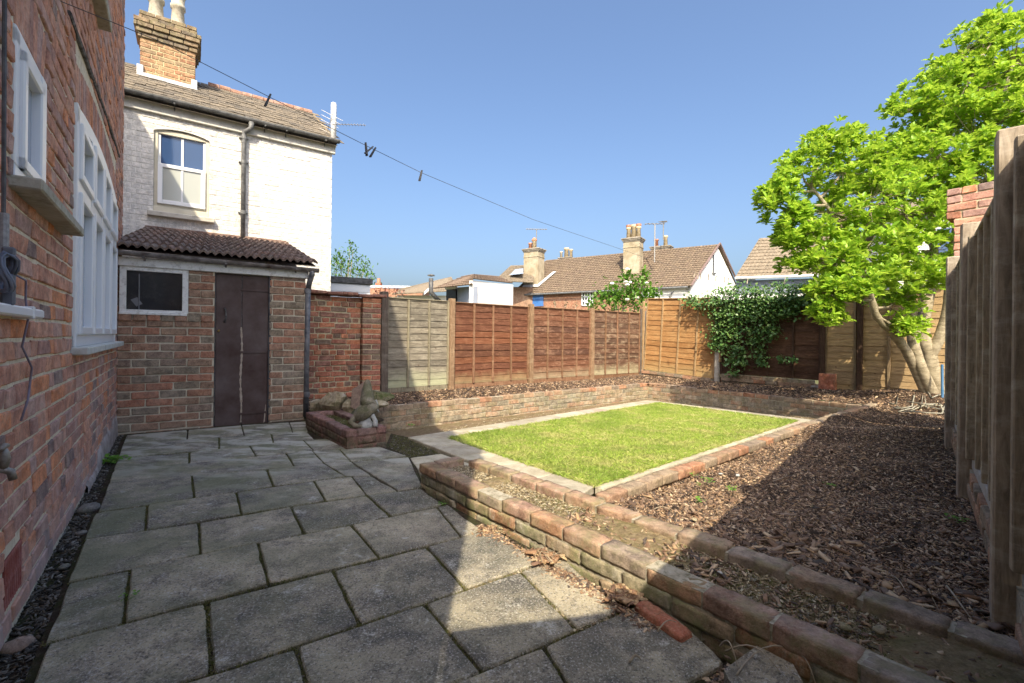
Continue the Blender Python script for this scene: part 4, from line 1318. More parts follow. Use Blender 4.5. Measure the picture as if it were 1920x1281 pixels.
# cement plinth smear along the foot of the wall
V, F = [], []
for i in range(91):
    s = 1.9 + (S1 - 1.9) * i / 90
    h = .05 + .035 * math.sin(s * 2.1) + random.random() * .03 + (.10 if s > 2.5 else 0)
    for k, (yy, zz) in enumerate(((-.016, -.05), (-.014, h * .5), (-.002, h), (.03, h))): V.append((s, yy - random.random() * .004, zz))
for i in range(90):
    for k in range(3): F.append((i * 4 + k, (i + 1) * 4 + k, (i + 1) * 4 + k + 1, i * 4 + k + 1))
w = MB(); w.add(V, F); w.build("cement_plinth", plain("plinth_cement", (.40, .33, .29), .95, .3, 6, .6, dirt=(.15, .13, .12), dirt_amt=.7), house, True)
# gable, roof and the parts behind the camera that throw the big shadow
w = MB()
mid = S0 + 3.62
prof = [(S0, 4.62), (mid, 8.25), (S1, 4.97)]
w.add([(S0, .0, 4.6), (S0, .0, 4.62), (mid, .0, 8.2), (S1, .0, ZE), (S0, .22, 4.6), (S0, .22, 4.62), (mid, .22, 8.2), (S1, .22, ZE)],
      [(0, 3, 2, 1), (4, 5, 6, 7), (1, 2, 6, 5), (2, 3, 7, 6)])
w.build("gable", BR_HOUSE, house)
w = MB()                                       # remaining walls
w.box(S0, S0 + .22, .222, 7.0, -.35, 4.6); w.box(S0 + .222, S1, 6.78, 7.0, -.35, 4.6)
w.box(S1 - .22, S1 - .002, .222, 6.7, -.35, ZE - .03)
w.build("outer_walls", BR_HOUSE, house)
w = MB()
w.add([(S0 - .05, .0, 4.60), (mid, .0, 8.28), (mid, 7.0, 8.28), (S0 - .05, 7.0, 4.60), (S0 - .05, .0, 4.68), (mid, .0, 8.36), (mid, 7.0, 8.36), (S0 - .05, 7.0, 4.68)],
      [(0, 1, 2, 3), (4, 7, 6, 5), (0, 4, 5, 1), (1, 5, 6, 2), (2, 6, 7, 3), (3, 7, 4, 0)])
w.add([(mid, .0, 8.28), (S1, .0, 5.02), (S1, 7.0, 5.02), (mid, 7.0, 8.28), (mid, .0, 8.36), (S1, .0, 5.10), (S1, 7.0, 5.10), (mid, 7.0, 8.36)],
      [(0, 1, 2, 3), (4, 7, 6, 5), (0, 4, 5, 1), (1, 5, 6, 2), (2, 6, 7, 3), (3, 7, 4, 0)])
w.build("roof", SLATE, house)
# unseen cross gable at the far end, added to shade the white house
w = MB()
q = [(.0, 5.0), (.42, 5.05), (2.2, 8.35), (4.4, 5.0)]
w.add([(S1 - .24, y, z) for y, z in q] + [(S1 - .0, y, z) for y, z in q], [(0, 1, 2, 3), (7, 6, 5, 4), (0, 4, 5, 1), (1, 5, 6, 2), (2, 6, 7, 3), (3, 7, 4, 0)])
w.build("shading_end_gable", BR_HOUSE, house)
# garden wall joining the house to the side fence, behind the camera
cw = FA.w(S0, 0, 0)
gwe = Vector((.50, .10, 0))
an = math.atan2(gwe.y - cw.y, gwe.x - cw.x)
w = MB(); Lw = (gwe - Vector((cw.x, cw.y, 0))).length
w.add([(0, -.2, -.3), (Lw, -.2, -.3), (Lw, 0, -.3), (0, 0, -.3), (0, -.2, 2.22), (Lw, -.2, 1.74), (Lw, 0, 1.74), (0, 0, 2.22)],
      [(0, 3, 2, 1), (4, 5, 6, 7), (0, 1, 5, 4), (1, 2, 6, 5), (2, 3, 7, 6), (3, 0, 4, 7)])
w.build("garden_wall", BR_HOUSE, None, loc=(cw.x, cw.y, 0), rot=(0, 0, an), label="short brick wall joining the house to the side fence behind the viewer", cat="wall")

# things fixed to the house wall
def wall_thing(name, label, cat): return empty(name, FA.o, FA.a, label, cat)
t = wall_thing("waste_pipe", "short white plastic pipe end on the brick wall below the wound cable", "pipe")
w = MB(); w.cbox(-.9, .285, -.052, -.012, 1.100, 1.134, .006); w.build("pipe", WHITE, t)
w = MB(); w.cbox(.10, .12, -.055, .0, 1.095, 1.14, .003); w.build("clip", WHITE, t)
t = wall_thing("cable_bundle", "grey cable wound round a wall cleat with one loose end hanging down the brick wall", "cable")
zc = FA.on(5, 512, -.035)
w = MB()
w.cbox(zc[0] + .028, zc[0] + .050, -.055, -.025, zc[1] - .095, zc[1] + .085, .006); w.box(zc[0] + .028, zc[0] + .05, -.03, .0, zc[1] - .02, zc[1] + .02)
w.build("cleat", plain("cleat_plastic", (.12, .13, .15), .6, .2), t)
w = MB()
for k in range(7):
    ox = random.uniform(-.012, .02)
    w.tube([(zc[0] + ox + .035 * math.cos(a), -.035 - .012 * math.sin(a * 2) - .003 * k, zc[1] + .055 * math.sin(a) + random.gauss(0, .003)) for a in [j * 6.283 / 14 for j in range(15)]], .0042, 6)
w.build("coil", plain("cable_sheath", (.10, .12, .17), .5, .2), t, True)
pts = [FA.on(u, v) for u, v in ((18, 515), (30, 525), (37, 560), (34, 600), (30, 650), (42, 690), (46, 715), (34, 750), (28, 790))]
w = MB(); w.tube([(s, -.015 - .01 * (i % 2), z) for i, (s, z) in enumerate(pts)], .0035, 6); w.build("loose_end", plain("violet_cable", (.20, .17, .24), .5, .2), t, True)
t = wall_thing("conduit", "dark vertical cable and grey conduit running up the brick wall at the left edge", "cable")
a0 = FA.on(6, 500, -.02)
w = MB(); w.tube([(a0[0], -.02, 1.15), (a0[0] - .003, -.02, 1.45), (a0[0] - .02, -.02, 2.2), (a0[0] - .03, -.02, 3.2)], .0055, 6); w.build("cable", BLACK, t)
w = MB(); w.tube([(a0[0] - .012, -.024, 1.14), (a0[0] - .012, -.024, 1.42)], .011, 8); w.build("conduit", plain("grey_conduit", (.30, .30, .29), .6, .4, 30, .2), t)
t = wall_thing("garden_tap", "old brass garden tap low on the brick wall at the left edge", "tap")
tz = FA.on(2, 848, -.05)
w = MB(); w.tube([(tz[0], .0, tz[1] - .05), (tz[0], -.05, tz[1] - .05), (tz[0] - .0, -.07, tz[1] - .06), (tz[0], -.075, tz[1] - .085)], [.012, .011, .011, .010], 8)
tm = plain("tap_metal", (.20, .17, .12), .55, .4, 30, .3, metal=.4)
w.build("spout", tm, t, True)
w = MB(); w.lathe(tz[0], -.055, [(tz[1] - .05, .010), (tz[1] - .02, .016), (tz[1] + .0, .012), (tz[1] + .01, .008)], 10); w.build("valve", tm, t, True)
w = MB(); w.tube([(tz[0] - .03, -.055, tz[1] + .012), (tz[0], -.055, tz[1] + .018), (tz[0] + .035, -.055, tz[1] + .012)], [.007, .009, .007], 8); w.build("handle", tm, t, True)
w = MB(); w.cbox(tz[0] - .03, tz[0] + .03, -.01, .0, tz[1] - .08, tz[1] - .02, .004); w.build("wall_plate", tm, t)

# ================================================================== OUTHOUSE
O_ = G(218, 813)
FO = Frame(O_, math.radians(33))
LO_ = 1.80
out = empty("outhouse", FO.o, FO.a, "small brick outhouse with brown tiled lean-to roof, dark plank door and little white window", "outhouse")
HD = (.845, 1.405, -.2, 1.76)
HW = (.0, .605, 1.27, 1.78)
brick_wall(out, FO, 0.0, LO_, -.085, 22, BR_OUT, MORTAR_OUT, .0855, .011, .240, 'stretcher', .09, .006, holes=[HD, (HW[0], HW[1], 1.18, HW[3])], z1=1.80, body=False, jit=1.6, chamf=.006)
wall_body(out, MORTAR_OUT, 0.0, LO_, -.30, 1.80, .003, .22, [HD, HW])
for i in range(7):                              # sill course of brick ends
    me = brick_mesh("sill_brick", .108, .12, .068, BR_OUT, .005, .002)
    link("sill_brick", me, out, (.06 + i * .119, .035, 1.215 + random.gauss(0, .002)), (random.gauss(0, .01), 0, random.gauss(0, .01)))
# side wall
w = MB(); w.add([(LO_ - .22, .222, -.3), (LO_, .222, -.3), (LO_, 2.80, -.3), (LO_ - .22, 2.80, -.3), (LO_ - .22, .222, 1.86), (LO_, .222, 1.86), (LO_, 2.80, 2.55), (LO_ - .22, 2.80, 2.55)],
    [(0, 3, 2, 1), (4, 5, 6, 7), (0, 1, 5, 4), (1, 2, 6, 5), (2, 3, 7, 6), (3, 0, 4, 7)]); w.build("side_wall", BR_OUT, out)
# door
dr = MB()
for (a, b) in ((.858, 1.112), (1.120, 1.392)): dr.cbox(a, b, .022, .05, -.03, 1.742, .004)
door = dr.build("door", DOOR, out)
w = MB(); w.box(1.110, 1.122, .034, .05, -.03, 1.74); w.build("door_gap", IRON, door)
for z in (1.57, .835, .11):
    w = MB(); w.cbox(1.10, 1.39, .014, .022, z - .012, z + .012, .003); w.build("hinge_strap", DOOR, door)
w = MB(); w.tube([(.945, .02, 1.34), (.95, -.005, 1.33), (.958, -.022, 1.29), (.958, -.022, 1.24), (.95, -.005, 1.20), (.945, .02, 1.19)], [.012, .009, .008, .008, .009, .014], 8)
w.build("handle", IRON, door, True)
w = MB(); w.tube([(.888, .022, 1.085), (.888, .006, 1.085), (.888, -.004, 1.085)], [.012, .013, .008], 10); w.build("lock", BRASS, door)
w = MB()                                        # strip of missing paint along the split
rr = random.Random(3)
zs_ = [1.13 - i * .028 for i in range(41)]
V = []
for z in zs_:
    c = 1.116 + .006 * math.sin(z * 9); wd = .004 + .012 * rr.random() * (1.0 if z > .25 else .6)
    V += [(c - wd, .0205, z), (c + wd * .8, .0205, z)]
w.add(V, [(2 * i, 2 * i + 2, 2 * i + 3, 2 * i + 1) for i in range(len(zs_) - 1)]); w.build("flaked_paint", BARE, door)
w = MB(); w.add([(1.372, .0205, .20), (1.378, .0205, .20), (1.368, .0205, .0), (1.352, .0205, -.02)], [(0, 3, 2, 1)]); w.build("flaked_paint", BARE, door)
w = MB(); w.cbox(1.392, 1.420, .0, .06, -.05, 1.76, .003); w.cbox(.832, .856, .012, .06, -.05, 1.76, .003); w.build("door_frame", plain("frame_black", (.02, .02, .025), .5), out)
# little window
w = MB()
a, b, c, d = .012, .600, 1.262, 1.752
for bx in ((a, a + .055, c, d), (b - .055, b, c, d), (a + .055, b - .055, c, c + .035), (a + .055, b - .055, d - .045, d)): w.cbox(bx[0], bx[1], -.012, .06, bx[2], bx[3], .004)
win = w.build("window", WHITE_WOOD, out)
w = MB(); w.box(a + .05, b - .05, .026, .034, c + .03, d - .04); w.build("pane", GLASS_DARK, win)
w = MB(); w.cbox(a, b - .01, -.035, .03, c - .02, c + .008, .004, .001); w.build("sill", WHITE_WOOD, win)
w = MB()
w.tube([(.17, .022, 1.30), (.17, .022, 1.68)], .006, 6); w.add([(.10, .024, 1.40), (.15, .024, 1.33), (.20, .024, 1.36), (.155, .024, 1.43)], [(0, 1, 2, 3)])
w.build("broken_blind", plain("dusty_blind", (.16, .16, .17), .9), win)
# fascia, gutter, downpipe
w = MB(); w.cbox(.0, LO_ + .03, -.035, .03, 1.752, 1.842, .005, .002); w.build("fascia", WHITE_WOOD, out)
def gutter_profile(r, n=8): return [(math.cos(math.pi + math.pi * k / n) * r, math.sin(math.pi + math.pi * k / n) * r) for k in range(n + 1)]
def gutter(parent, s0, s1, y, z, r, mat, slope=0.0):
    pr = gutter_profile(r); pi = gutter_profile(r - .004)
    V, F = [], []
    ring = pr + pi[::-1]
    N = len(ring)
    for s, dz in ((s0, 0), (s1, slope)):
        V += [(s, y + a, z + b + dz) for a, b in ring]
    F = [(k, (k + 1) % N, N + (k + 1) % N, N + k) for k in range(N)] + [tuple(range(len(pr)))[::-1], tuple(N + k for k in range(len(pr)))]
    m = MB(); m.add(V, F)
    return m.build("gutter", mat, parent)
gt = gutter(out, -.0, LO_ + .14, -.085, 1.895, .048, BROWN_GUTTER, -.02)
for s in (.22, .95, 1.68):
    w = MB(); w.cbox(s - .012, s + .012, -.138, -.03, 1.835, 1.85, .002); w.cbox(s - .01, s + .01, -.04, -.034, 1.81, 1.90, .002); w.build("bracket", BROWN_GUTTER, gt)
w = MB(); w.tube([(LO_ + .06, -.085, 1.86), (LO_ + .06, -.085, 1.80), (LO_ + .04, -.03, 1.70), (LO_ + .03, .0, 1.62)], [.036, .034, .032, .032], 12)
w.tube([(LO_ + .03, .0, 1.63), (LO_ + .025, .0, .9), (LO_ + .02, .0, .02)], .032, 12)
w.build("downpipe", BLUE_PIPE, out, True)
for z in (1.60, .30):
    w = MB(); w.tube([(LO_ + .027, .0, z - .03), (LO_ + .027, .0, z + .03)], .038, 12); w.build("pipe_collar", BLUE_PIPE, out)
# roof of interlocking tiles: each tile a part
pitch = math.atan2(2.66 - 1.93, 2.9)
def roll_tile(wd, ln, mat):
    """profile with two rolls, rounded nose"""
    m = MB(); n = 9
    V, F = [], []
    prof = []
    for i in range(n + 1):
        t = i / n
        prof.append((t * wd, .034 * (0.5 - .5 * math.cos(t * 4 * math.pi)) ** .8))
    for yy, dz, th in ((0, .0, .026), (ln, .0, .016)):
        for x, z in prof: V.append((x, yy, z + th))
        for x, z in prof: V.append((x, yy, z + .0))
    k = n + 1
    for i in range(n):
        F.append((i, i + 1, 2 * k + i + 1, 2 * k + i))
        F.append((k + i, 3 * k + i, 3 * k + i + 1, k + i + 1))
        F.append((i, k + i, k + i + 1, i + 1))
    F.append((0, 2 * k, 3 * k, k)); F.append((n, k + n, 3 * k + n, 2 * k + n))
    m.add(V, F)
    return m.mesh("roof_tile", mat)
rt = roll_tile(.155, .44, TILE_DARK)
nrow, ncol = 7, 13
roof = MB(); roof.add([(-.05, -.12, 1.908), (LO_ + .10, -.12, 1.908), (LO_ + .10, 2.80, 1.908 + 2.92 * math.tan(pitch)), (-.05, 2.80, 1.908 + 2.92 * math.tan(pitch))], [(0, 1, 2, 3)])
roof.add([(-.05, -.12, 1.90), (LO_ + .10, -.12, 1.90), (LO_ + .10, 2.80, 1.90 + 2.92 * math.tan(pitch)), (-.05, 2.80, 1.90 + 2.92 * math.tan(pitch))], [(3, 2, 1, 0)])
roof = roof.build("roof", TILE_DARK, out)
for r_ in range(nrow):
    d = .435 * r_
    for c_ in range(ncol):
        link("roof_tile", rt, roof, (-.06 + c_ * .1515, -.15 + d * math.cos(pitch), 1.908 + d * math.sin(pitch) + .012 + random.gauss(0, .002)), (pitch - .035, random.gauss(0, .006), random.gauss(0, .008)))
w = MB(); w.cbox(-.06, LO_ + .10, 2.70, 2.80, 2.62, 2.70, .01); w.build("flashing", TILE_DARK, out)

# ================================================================== RED GARDEN WALL
gA = D(640, 700, 7.1)
FW = Frame((gA.x, gA.y), A38)
gw = empty("garden_wall", FW.o, FW.a, "tall old red brick garden wall with a projecting pier, between outhouse and slatted fence", "wall")
brick_wall(gw, FW, -1.2, .292, .0, 20, BR_GARDEN, MORTAR_GARDEN, .0825, .012, .232, 'mixed', .2, .006, cap=280, cj=.005, jit=2.6, chamf=.007)
def pier(root, s0, wd, y0, n, z0, co, mat, mortar, dep):
    for i in range(n):
        zc = z0 + i * co + co / 2
        cuts = [(0, wd)] if i % 2 else [(0, wd / 2 - .005), (wd / 2 + .005, wd)]
        for a, b in cuts:
            me = brick_mesh("brick", b - a, dep, co - .012, mat, .007, .004)
            link("brick", me, root, (s0 + (a + b) / 2, y0 + dep / 2 + random.gauss(0, .002), zc), (0, 0, random.gauss(0, .006)))
    m = MB(); m.box(s0 + .006, s0 + wd - .006, y0 + .008, y0 + dep - .01, z0, z0 + n * co - .01); m.build("pier_mortar", mortar, root)
pier(gw, .30, .30, -.075, 20, 0, .0825, BR_GARDEN, MORTAR_GARDEN, .27)
CAPM = brick_mat("wall_cap_tile", [(.30, .12, .09), (.24, .11, .09), (.34, .14, .10)], pale=(.5, .42, .36), pale_amt=.4, dark_amt=.3)
for i in range(8):
    me = brick_mesh("coping_tile", .232, .32, .045, CAPM, .01, .005)
    link("coping_tile", me, gw, (-1.08 + i * .236, .05, 1.685 + random.gauss(0, .003)), (random.gauss(0, .02), random.gauss(0, .012), random.gauss(0, .02)))

# ================================================================== FENCES
_slat = {}
def slat_mesh(L, H, mat, var):
    key = (round(L, 2), round(H, 3), mat.name, var)
    if key in _slat: return _slat[key]
    rr = random.Random(hash(key) % 99991)
    n = 10
    V, F = [], []
    ph, ph2 = rr.random() * 6, rr.random() * 6
    for i in range(n + 1):
        x = -L / 2 + L * i / n
        wv = .005 * math.sin(x * 4 + ph) + .003 * math.sin(x * 11 + ph2) + rr.gauss(0, .0012)
        V += [(x, -.016, -H / 2 + wv), (x, -.004, H / 2), (x, .002, H / 2), (x, -.006, -H / 2 + wv)]
    for i in range(n):
        for k in range(4): F.append((i * 4 + k, i * 4 + (k + 1) % 4, (i + 1) * 4 + (k + 1) % 4, (i + 1) * 4 + k))
    F += [(3, 2, 1, 0), (n * 4, n * 4 + 1, n * 4 + 2, n * 4 + 3)]
    m = MB(); m.add([(a, b, c) for a, b, c in V], [f[::-1] for f in F[:-2]] + F[-2:])
    _slat[key] = m.mesh("slat", mat)
    return _slat[key]

def panel(root, s0, s1, z0, z1, slat_m, bat_m, nb=3, n=12, label=None, y=0.0, shear=0.0, back=False):
    """overlap panel: a frame, lapped slats and upright battens; shear drops the far end"""
    L = s1 - s0
    ang = math.atan2(shear, L)
    m = MB()
    H_ = z1 - z0 - .02
    V, F = [], []
    for yy in (-.018, .012):
        V += [(-L / 2, yy, 0), (L / 2, yy, 0), (L / 2, yy, H_), (-L / 2, yy, H_), (-L / 2 + .03, yy, .035), (L / 2 - .03, yy, .035), (L / 2 - .03, yy, H_ - .025), (-L / 2 + .03, yy, H_ - .025)]
    for k in range(4):
        k2 = (k + 1) % 4
        F += [(k, k2, 4 + k2, 4 + k), (8 + k2, 8 + k, 12 + k, 12 + k2), (k2, k, 8 + k, 8 + k2), (4 + k, 4 + k2, 12 + k2, 12 + k)]
    m.add(V, F)
    fr_ = m.build("fence_panel", slat_m, root, loc=((s0 + s1) / 2, y, z0 + shear / 2), rot=(0, -ang, 0), label=label)
    hp = (z1 - z0 - .05) / n
    for k in range(n):
        me = slat_mesh(L - .01, hp + .025, slat_m, random.randrange(5))
        link("slat", me, fr_, (0, random.gauss(0, .0015), .02 + hp * (k + .5)), (random.gauss(0, .012), random.gauss(0, .0035), 0))
    xs = [-L / 2 + .016, L / 2 - .016] + [-L / 2 + L * (i + 1) / (nb + 1) for i in range(nb)]
    for i, x in enumerate(xs):
        b = MB(); w_ = .019 if i > 1 else .016
        b.cbox(-w_, w_, -.040, -.012, 0, z1 - z0 - .02 - (0 if i < 2 else .01), .003, .001)
        link("batten", b.mesh("batten", bat_m), fr_, (x, random.gauss(0, .001), 0), (0, random.gauss(0, .004), 0))
    m = MB(); m.cbox(-L / 2, L / 2, -.036, .018, z1 - z0 - .022, z1 - z0 - .002, .004, .001); m.build("capping_rail", bat_m, fr_)
    return fr_

def post(root, s, z0, z1, mat, w=.09, y=-.035, label=None):
    m = MB(); m.cbox(-w / 2, w / 2, -w / 2, w / 2, 0, z1 - z0, .006, .002)
    return link("fence_post", m.mesh("fence_post", mat), root, (s, y, z0), (random.gauss(0, .004), random.gauss(0, .004), random.gauss(0, .02)), label=label)

fa = empty("wooden_fence", FW.o, FW.a, "slatted fence left of the lawn with one grey panel and three red brown panels", "fence")
PS = [.665, 1.93, 3.80, 5.65, 7.52]
ZB, ZTOP = .185, 1.69
panel(fa, .71, 1.885, ZB, ZTOP, W_GREY, W_GREY_V, 2, 13, "grey weathered panel")
panel(fa, 1.975, 3.755, ZB, ZTOP - .01, W_RED, W_RED_V, 3, 12, "deep red brown panel")
panel(fa, 3.845, 5.605, ZB, ZTOP, W_RED2, W_RED_V, 3, 12, "brown panel with pale worn patches")
panel(fa, 5.695, 7.45, ZB, ZTOP + .01, W_RED3, W_RED_V, 3, 12, "most faded brown panel, furthest along")
post(fa, PS[0], .0, 1.765, W_POST_D, .115, label="dark post against the brick wall")
for s, zt_ in zip(PS[1:4], (1.73, 1.73, 1.735)): post(fa, s, -.02, zt_, W_POST, .10)
post(fa, PS[4] - .02, -.02, 1.80, W_POST_D, .05, -.02, label="thin dark corner post")
post(fa, PS[4] + .06, -.02, 1.74, plain("concrete_post", (.40, .34, .27), .9, .2, 8, .4), .09, -.03, label="pale concrete corner post")
for a, b in zip(PS, PS[1:]):                    # brick plinth under the panels
    m = MB(); m.cbox(a + .06, b - .055, -.015, .02, .10, .185, .004, .001); m.build("gravel_board", W_RED_V if a > 1 else W_GREY_V, fa)
    n = max(1, round((b - a - .1) / .235))
    for i in range(n):
        me = brick_mesh("plinth_brick", .222, .1, .068, BR_COPE, .005, .002)
        link("plinth_brick", me, fa, (a + .06 + (i + .5) * (b - a - .12) / n, .02, .060), (random.gauss(0, .01), random.gauss(0, .01), random.gauss(0, .02)))

cB = FW.w(7.56, -.02, 0)
FB = Frame(cB, math.radians(-52))
fb = empty("wooden_fence", FB.o, FB.a, "tall slatted back fence with an orange panel, a dark brown one and tan ones", "fence")
def zt_back(s): return 2.07 - .048 * s
def zb_back(s): return .22 - .035 * s if s < 2.1 else .145 + .04 * max(0, s - 4.0)
panel(fb, .07, 1.93, .26, 2.07, W_ORANGE, W_ORANGE_V, 3, 14, "bright orange panel", shear=-.09)
panel(fb, 2.10, 4.00, .30, 1.90, W_DARK, W_DARK_V, 3, 12, "dark brown panel half covered by ivy", y=-.01)
panel(fb, 4.06, 5.95, .14, 1.93, W_TAN, W_TAN_V, 3, 15, "tan panel behind the multi stemmed tree", y=.0)
panel(fb, 5.98, 7.8, .20, 1.93, W_TAN, W_TAN_V, 3, 15, "last tan panel behind the side fence", y=.0)
post(fb, .03, .05, 2.0, W_ORANGE_V, .05, .0)
post(fb, 2.02, .0, .80, plain("concrete_stub", (.40, .37, .32), .9, .2, 8, .5, dirt=(.2, .18, .14)), .09, -.06, label="short concrete post stub at the foot of the ivy")
m = MB(); m.cbox(1.93, 2.10, -.09, -.03, .74, .84, .006, .002); m.cbox(2.07, 2.11, -.10, -.03, .55, .80, .006, .002); m.build("timber_bracket", W_ORANGE_V, fb)
post(fb, 2.015, .1, 1.93, W_DARK_V, .165, .05)
post(fb, 4.03, .0, 1.85, W_DARK_V, .085, -.03)
post(fb, 4.60, .0, 1.95, W_DARK_V, .075, -.05)
m = MB(); m.cbox(3.86, 4.02, -.10, -.05, .0, .20, .006, .002); m.build("concrete_spur", CONC_GRAVEL, fb)
for i in range(17):
    s = .12 + i * .232
    if 1.95 < s < 2.05: continue
    zz = (.205 - .04 * s) if s < 2 else .185
    me = brick_mesh("plinth_brick", .222, .1, .072, BR_COPE, .005, .002)
    link("plinth_brick", me, fb, (s, .0, zz), (random.gauss(0, .01), random.gauss(0, .01), random.gauss(0, .02)))
for i in range(8):
    me = brick_mesh("plinth_brick", .222, .1, .072, BR_RET, .005, .002)
    link("plinth_brick", me, fb, (2.15 + i * .232, .0, .255), (0, 0, random.gauss(0, .02)))
m = MB(); m.box(.08, 4.0, .005, .045, .0, .20); m.build("plinth_mortar", MORTAR_RET, fb)

# stacked red tiles leaning by the fence
p = GP(1556, 729, lambda q: .15)
pt = FB.w(4.28, -.16, .14)
rs = empty("tile_stack", pt, FB.a, "stack of red clay roof tiles standing on edge against the tan fence", "tiles")
for i in range(7):
    me = brick_mesh("clay_tile", .235, .016, .31, BR_GARDEN, .003, .003)
    link("clay_tile", me, rs, (-.10 + random.gauss(0, .006), -.02 - i * .020, .155), (.10, random.gauss(0, .02), random.gauss(0, .02)))

# side fence on the right, its face away from the sun
far = Vector((4.60, 4.76, 0)); near = Vector((1.72, 1.51, 0))
FSd = Frame(far, math.atan2(near.y - far.y, near.x - far.x))
fs = empty("wooden_fence", FSd.o, FSd.a, "weathered grey brown slatted fence along the right edge with many upright battens", "fence")
SN = (near - far).length
sp_ = [SN - 3.66, SN - 1.83, SN, SN + 1.83]
def side_z(s): return .12 - .004 * s
def panel_side(s0, s1, zt, label=None):
    p_ = panel(fs, s0, s1, .33, zt, W_SIDE, W_SIDE_V, 4, 11, label)
    return p_
panel_side(.05, sp_[0] - .05, 1.78)
panel_side(sp_[0] + .05, sp_[1] - .05, 1.75)
panel_side(sp_[1] + .05, sp_[2] - .05, 1.715)
panel_side(sp_[2] + .05, sp_[3] - .05, 1.70)
for i, s in enumerate(sp_): post(fs, s, .02, (1.84, 1.80, 1.765, 1.75)[i], W_SIDE_TOP, .098, -.045)
# square battens beside the posts
for s in (sp_[0] + .12, sp_[1] - .13, sp_[1] + .12, sp_[2] - .13, sp_[2] + .13, sp_[0] - .14):
    m = MB(); m.cbox(-.022, .022, -.062, -.012, .33, 1.70, .004, .001); link("batten", m.mesh("batten", W_SIDE_V), fs, (s, 0, 0))
for a, b in zip([0] + sp_, sp_ + [SN + 2.0]):
    if b - a < .2: continue
    m = MB(); m.cbox(a + .06, b - .055, -.03, .01, .265, .33, .004, .001); m.build("gravel_board", CONC_GRAVEL, fs)
for k in range(2):
    s = .0
    i = 0
    while s < SN + 1.9:
        if not any(abs(s + .11 - q) < .09 for q in sp_):
            me = brick_mesh("plinth_brick", .222, .105, .070, BR_COPE, .006, .003)
            link("plinth_brick", me, fs, (s + .11 + (.11 if k else 0), -.0, .145 + k * .080 + random.gauss(0, .002)), (random.gauss(0, .01), random.gauss(0, .008), random.gauss(0, .015)))
        s += .236
m = MB(); m.box(0, SN + 1.9, -.04, .045, -.1, .255); m.build("plinth_mortar", MORTAR_RET, fs)

# tall brick pier at the far end of the side fence
FP_ = Frame(Vector((4.60, 4.79, 0)), math.radians(-52))
pr = empty("brick_pier", FP_.o, FP_.a, "tall old brick pier with a jutting orange brick beyond the end of the side fence", "wall")
ZP = D(1770, 356, 4.85).z
npc = 31
co = .082
z0 = ZP - npc * co
rowi = 0
for i in range(npc):
    zc = z0 + i * co + co / 2
    x0 = .0 if i < npc - 4 else -.055
    segs_ = [(x0, x0 + .225), (x0 + .235, .46), (.47, .70)] if i % 2 == 0 else [(x0, x0 + .108), (x0 + .118, .345), (.355, .58), (.59, .70)]
    if i == npc - 1: segs_ = [(x0, x0 + .105), (x0 + .115, x0 + .225), (x0 + .235, x0 + .345), (x0 + .355, x0 + .465), (x0 + .475, .55), (.56, .70)]
    for (a, b) in segs_:
        mt = BR_GARDEN if (i == npc - 4 and a == x0) else BR_PIER if 'BR_PIER' in globals() else BR_HOUSE
        me = brick_mesh("brick", b - a, .23, co - .012, mt, .006, .004)
        link("brick", me, pr, ((a + b) / 2, .11 + random.gauss(0, .002), zc), (0, 0, random.gauss(0, .006)))
m = MB(); m.box(.008, .69, .005, .215, -.2, ZP - .01); m.build("mortar", MORTAR_GARDEN, pr)

# ================================================================== WHITE PAINTED HOUSE
FWH = Frame(Vector((-3.56, 8.5, 0)), math.radians(35))
wh = empty("painted_house", FWH.o, FWH.a, "white painted brick house with slate roof, sash window and big corbelled chimney", "house")
WL0, WL1 = -4.2, .18
HSW = (-2.455, -1.735, 3.02, 4.27)
brick_wall(wh, FWH, -2.95, WL1, 1.5, 38, BR_WHITE, MORTAR_WHITE, .0795, .0065, .232, 'flemish', .09, .0030, holes=[HSW], cap=300, jit=.9, cj=.0018, chamf=.0045, body=False)
wall_body(wh, MORTAR_WHITE, WL0, WL1, -.3, 4.56, .001, .22, [HSW])
m = MB()
m.add([(WL1 - .22, .222, -.3), (WL1, .222, -.3), (WL1, 4.4, -.3), (WL1 - .22, 4.4, -.3), (WL1 - .22, .222, 4.62), (WL1, .222, 4.62), (WL1, 4.4, 4.62), (WL1 - .22, 4.4, 4.62), (WL1, 2.2, 5.95), (WL1 - .22, 2.2, 5.95)],
      [(0, 3, 2, 1), (0, 1, 5, 4), (2, 3, 7, 6), (3, 0, 4, 9, 7), (1, 2, 6, 8, 5), (4, 5, 8, 9), (8, 6, 7, 9)])
m.build("gable_wall", plain("grey_render", (.38, .38, .40), .9, .15, 6, .3), wh)
m = MB(); m.box(WL0, WL1 - .22, 4.2, 4.4, -.3, 4.6); m.build("back_wall", MORTAR_WHITE, wh)
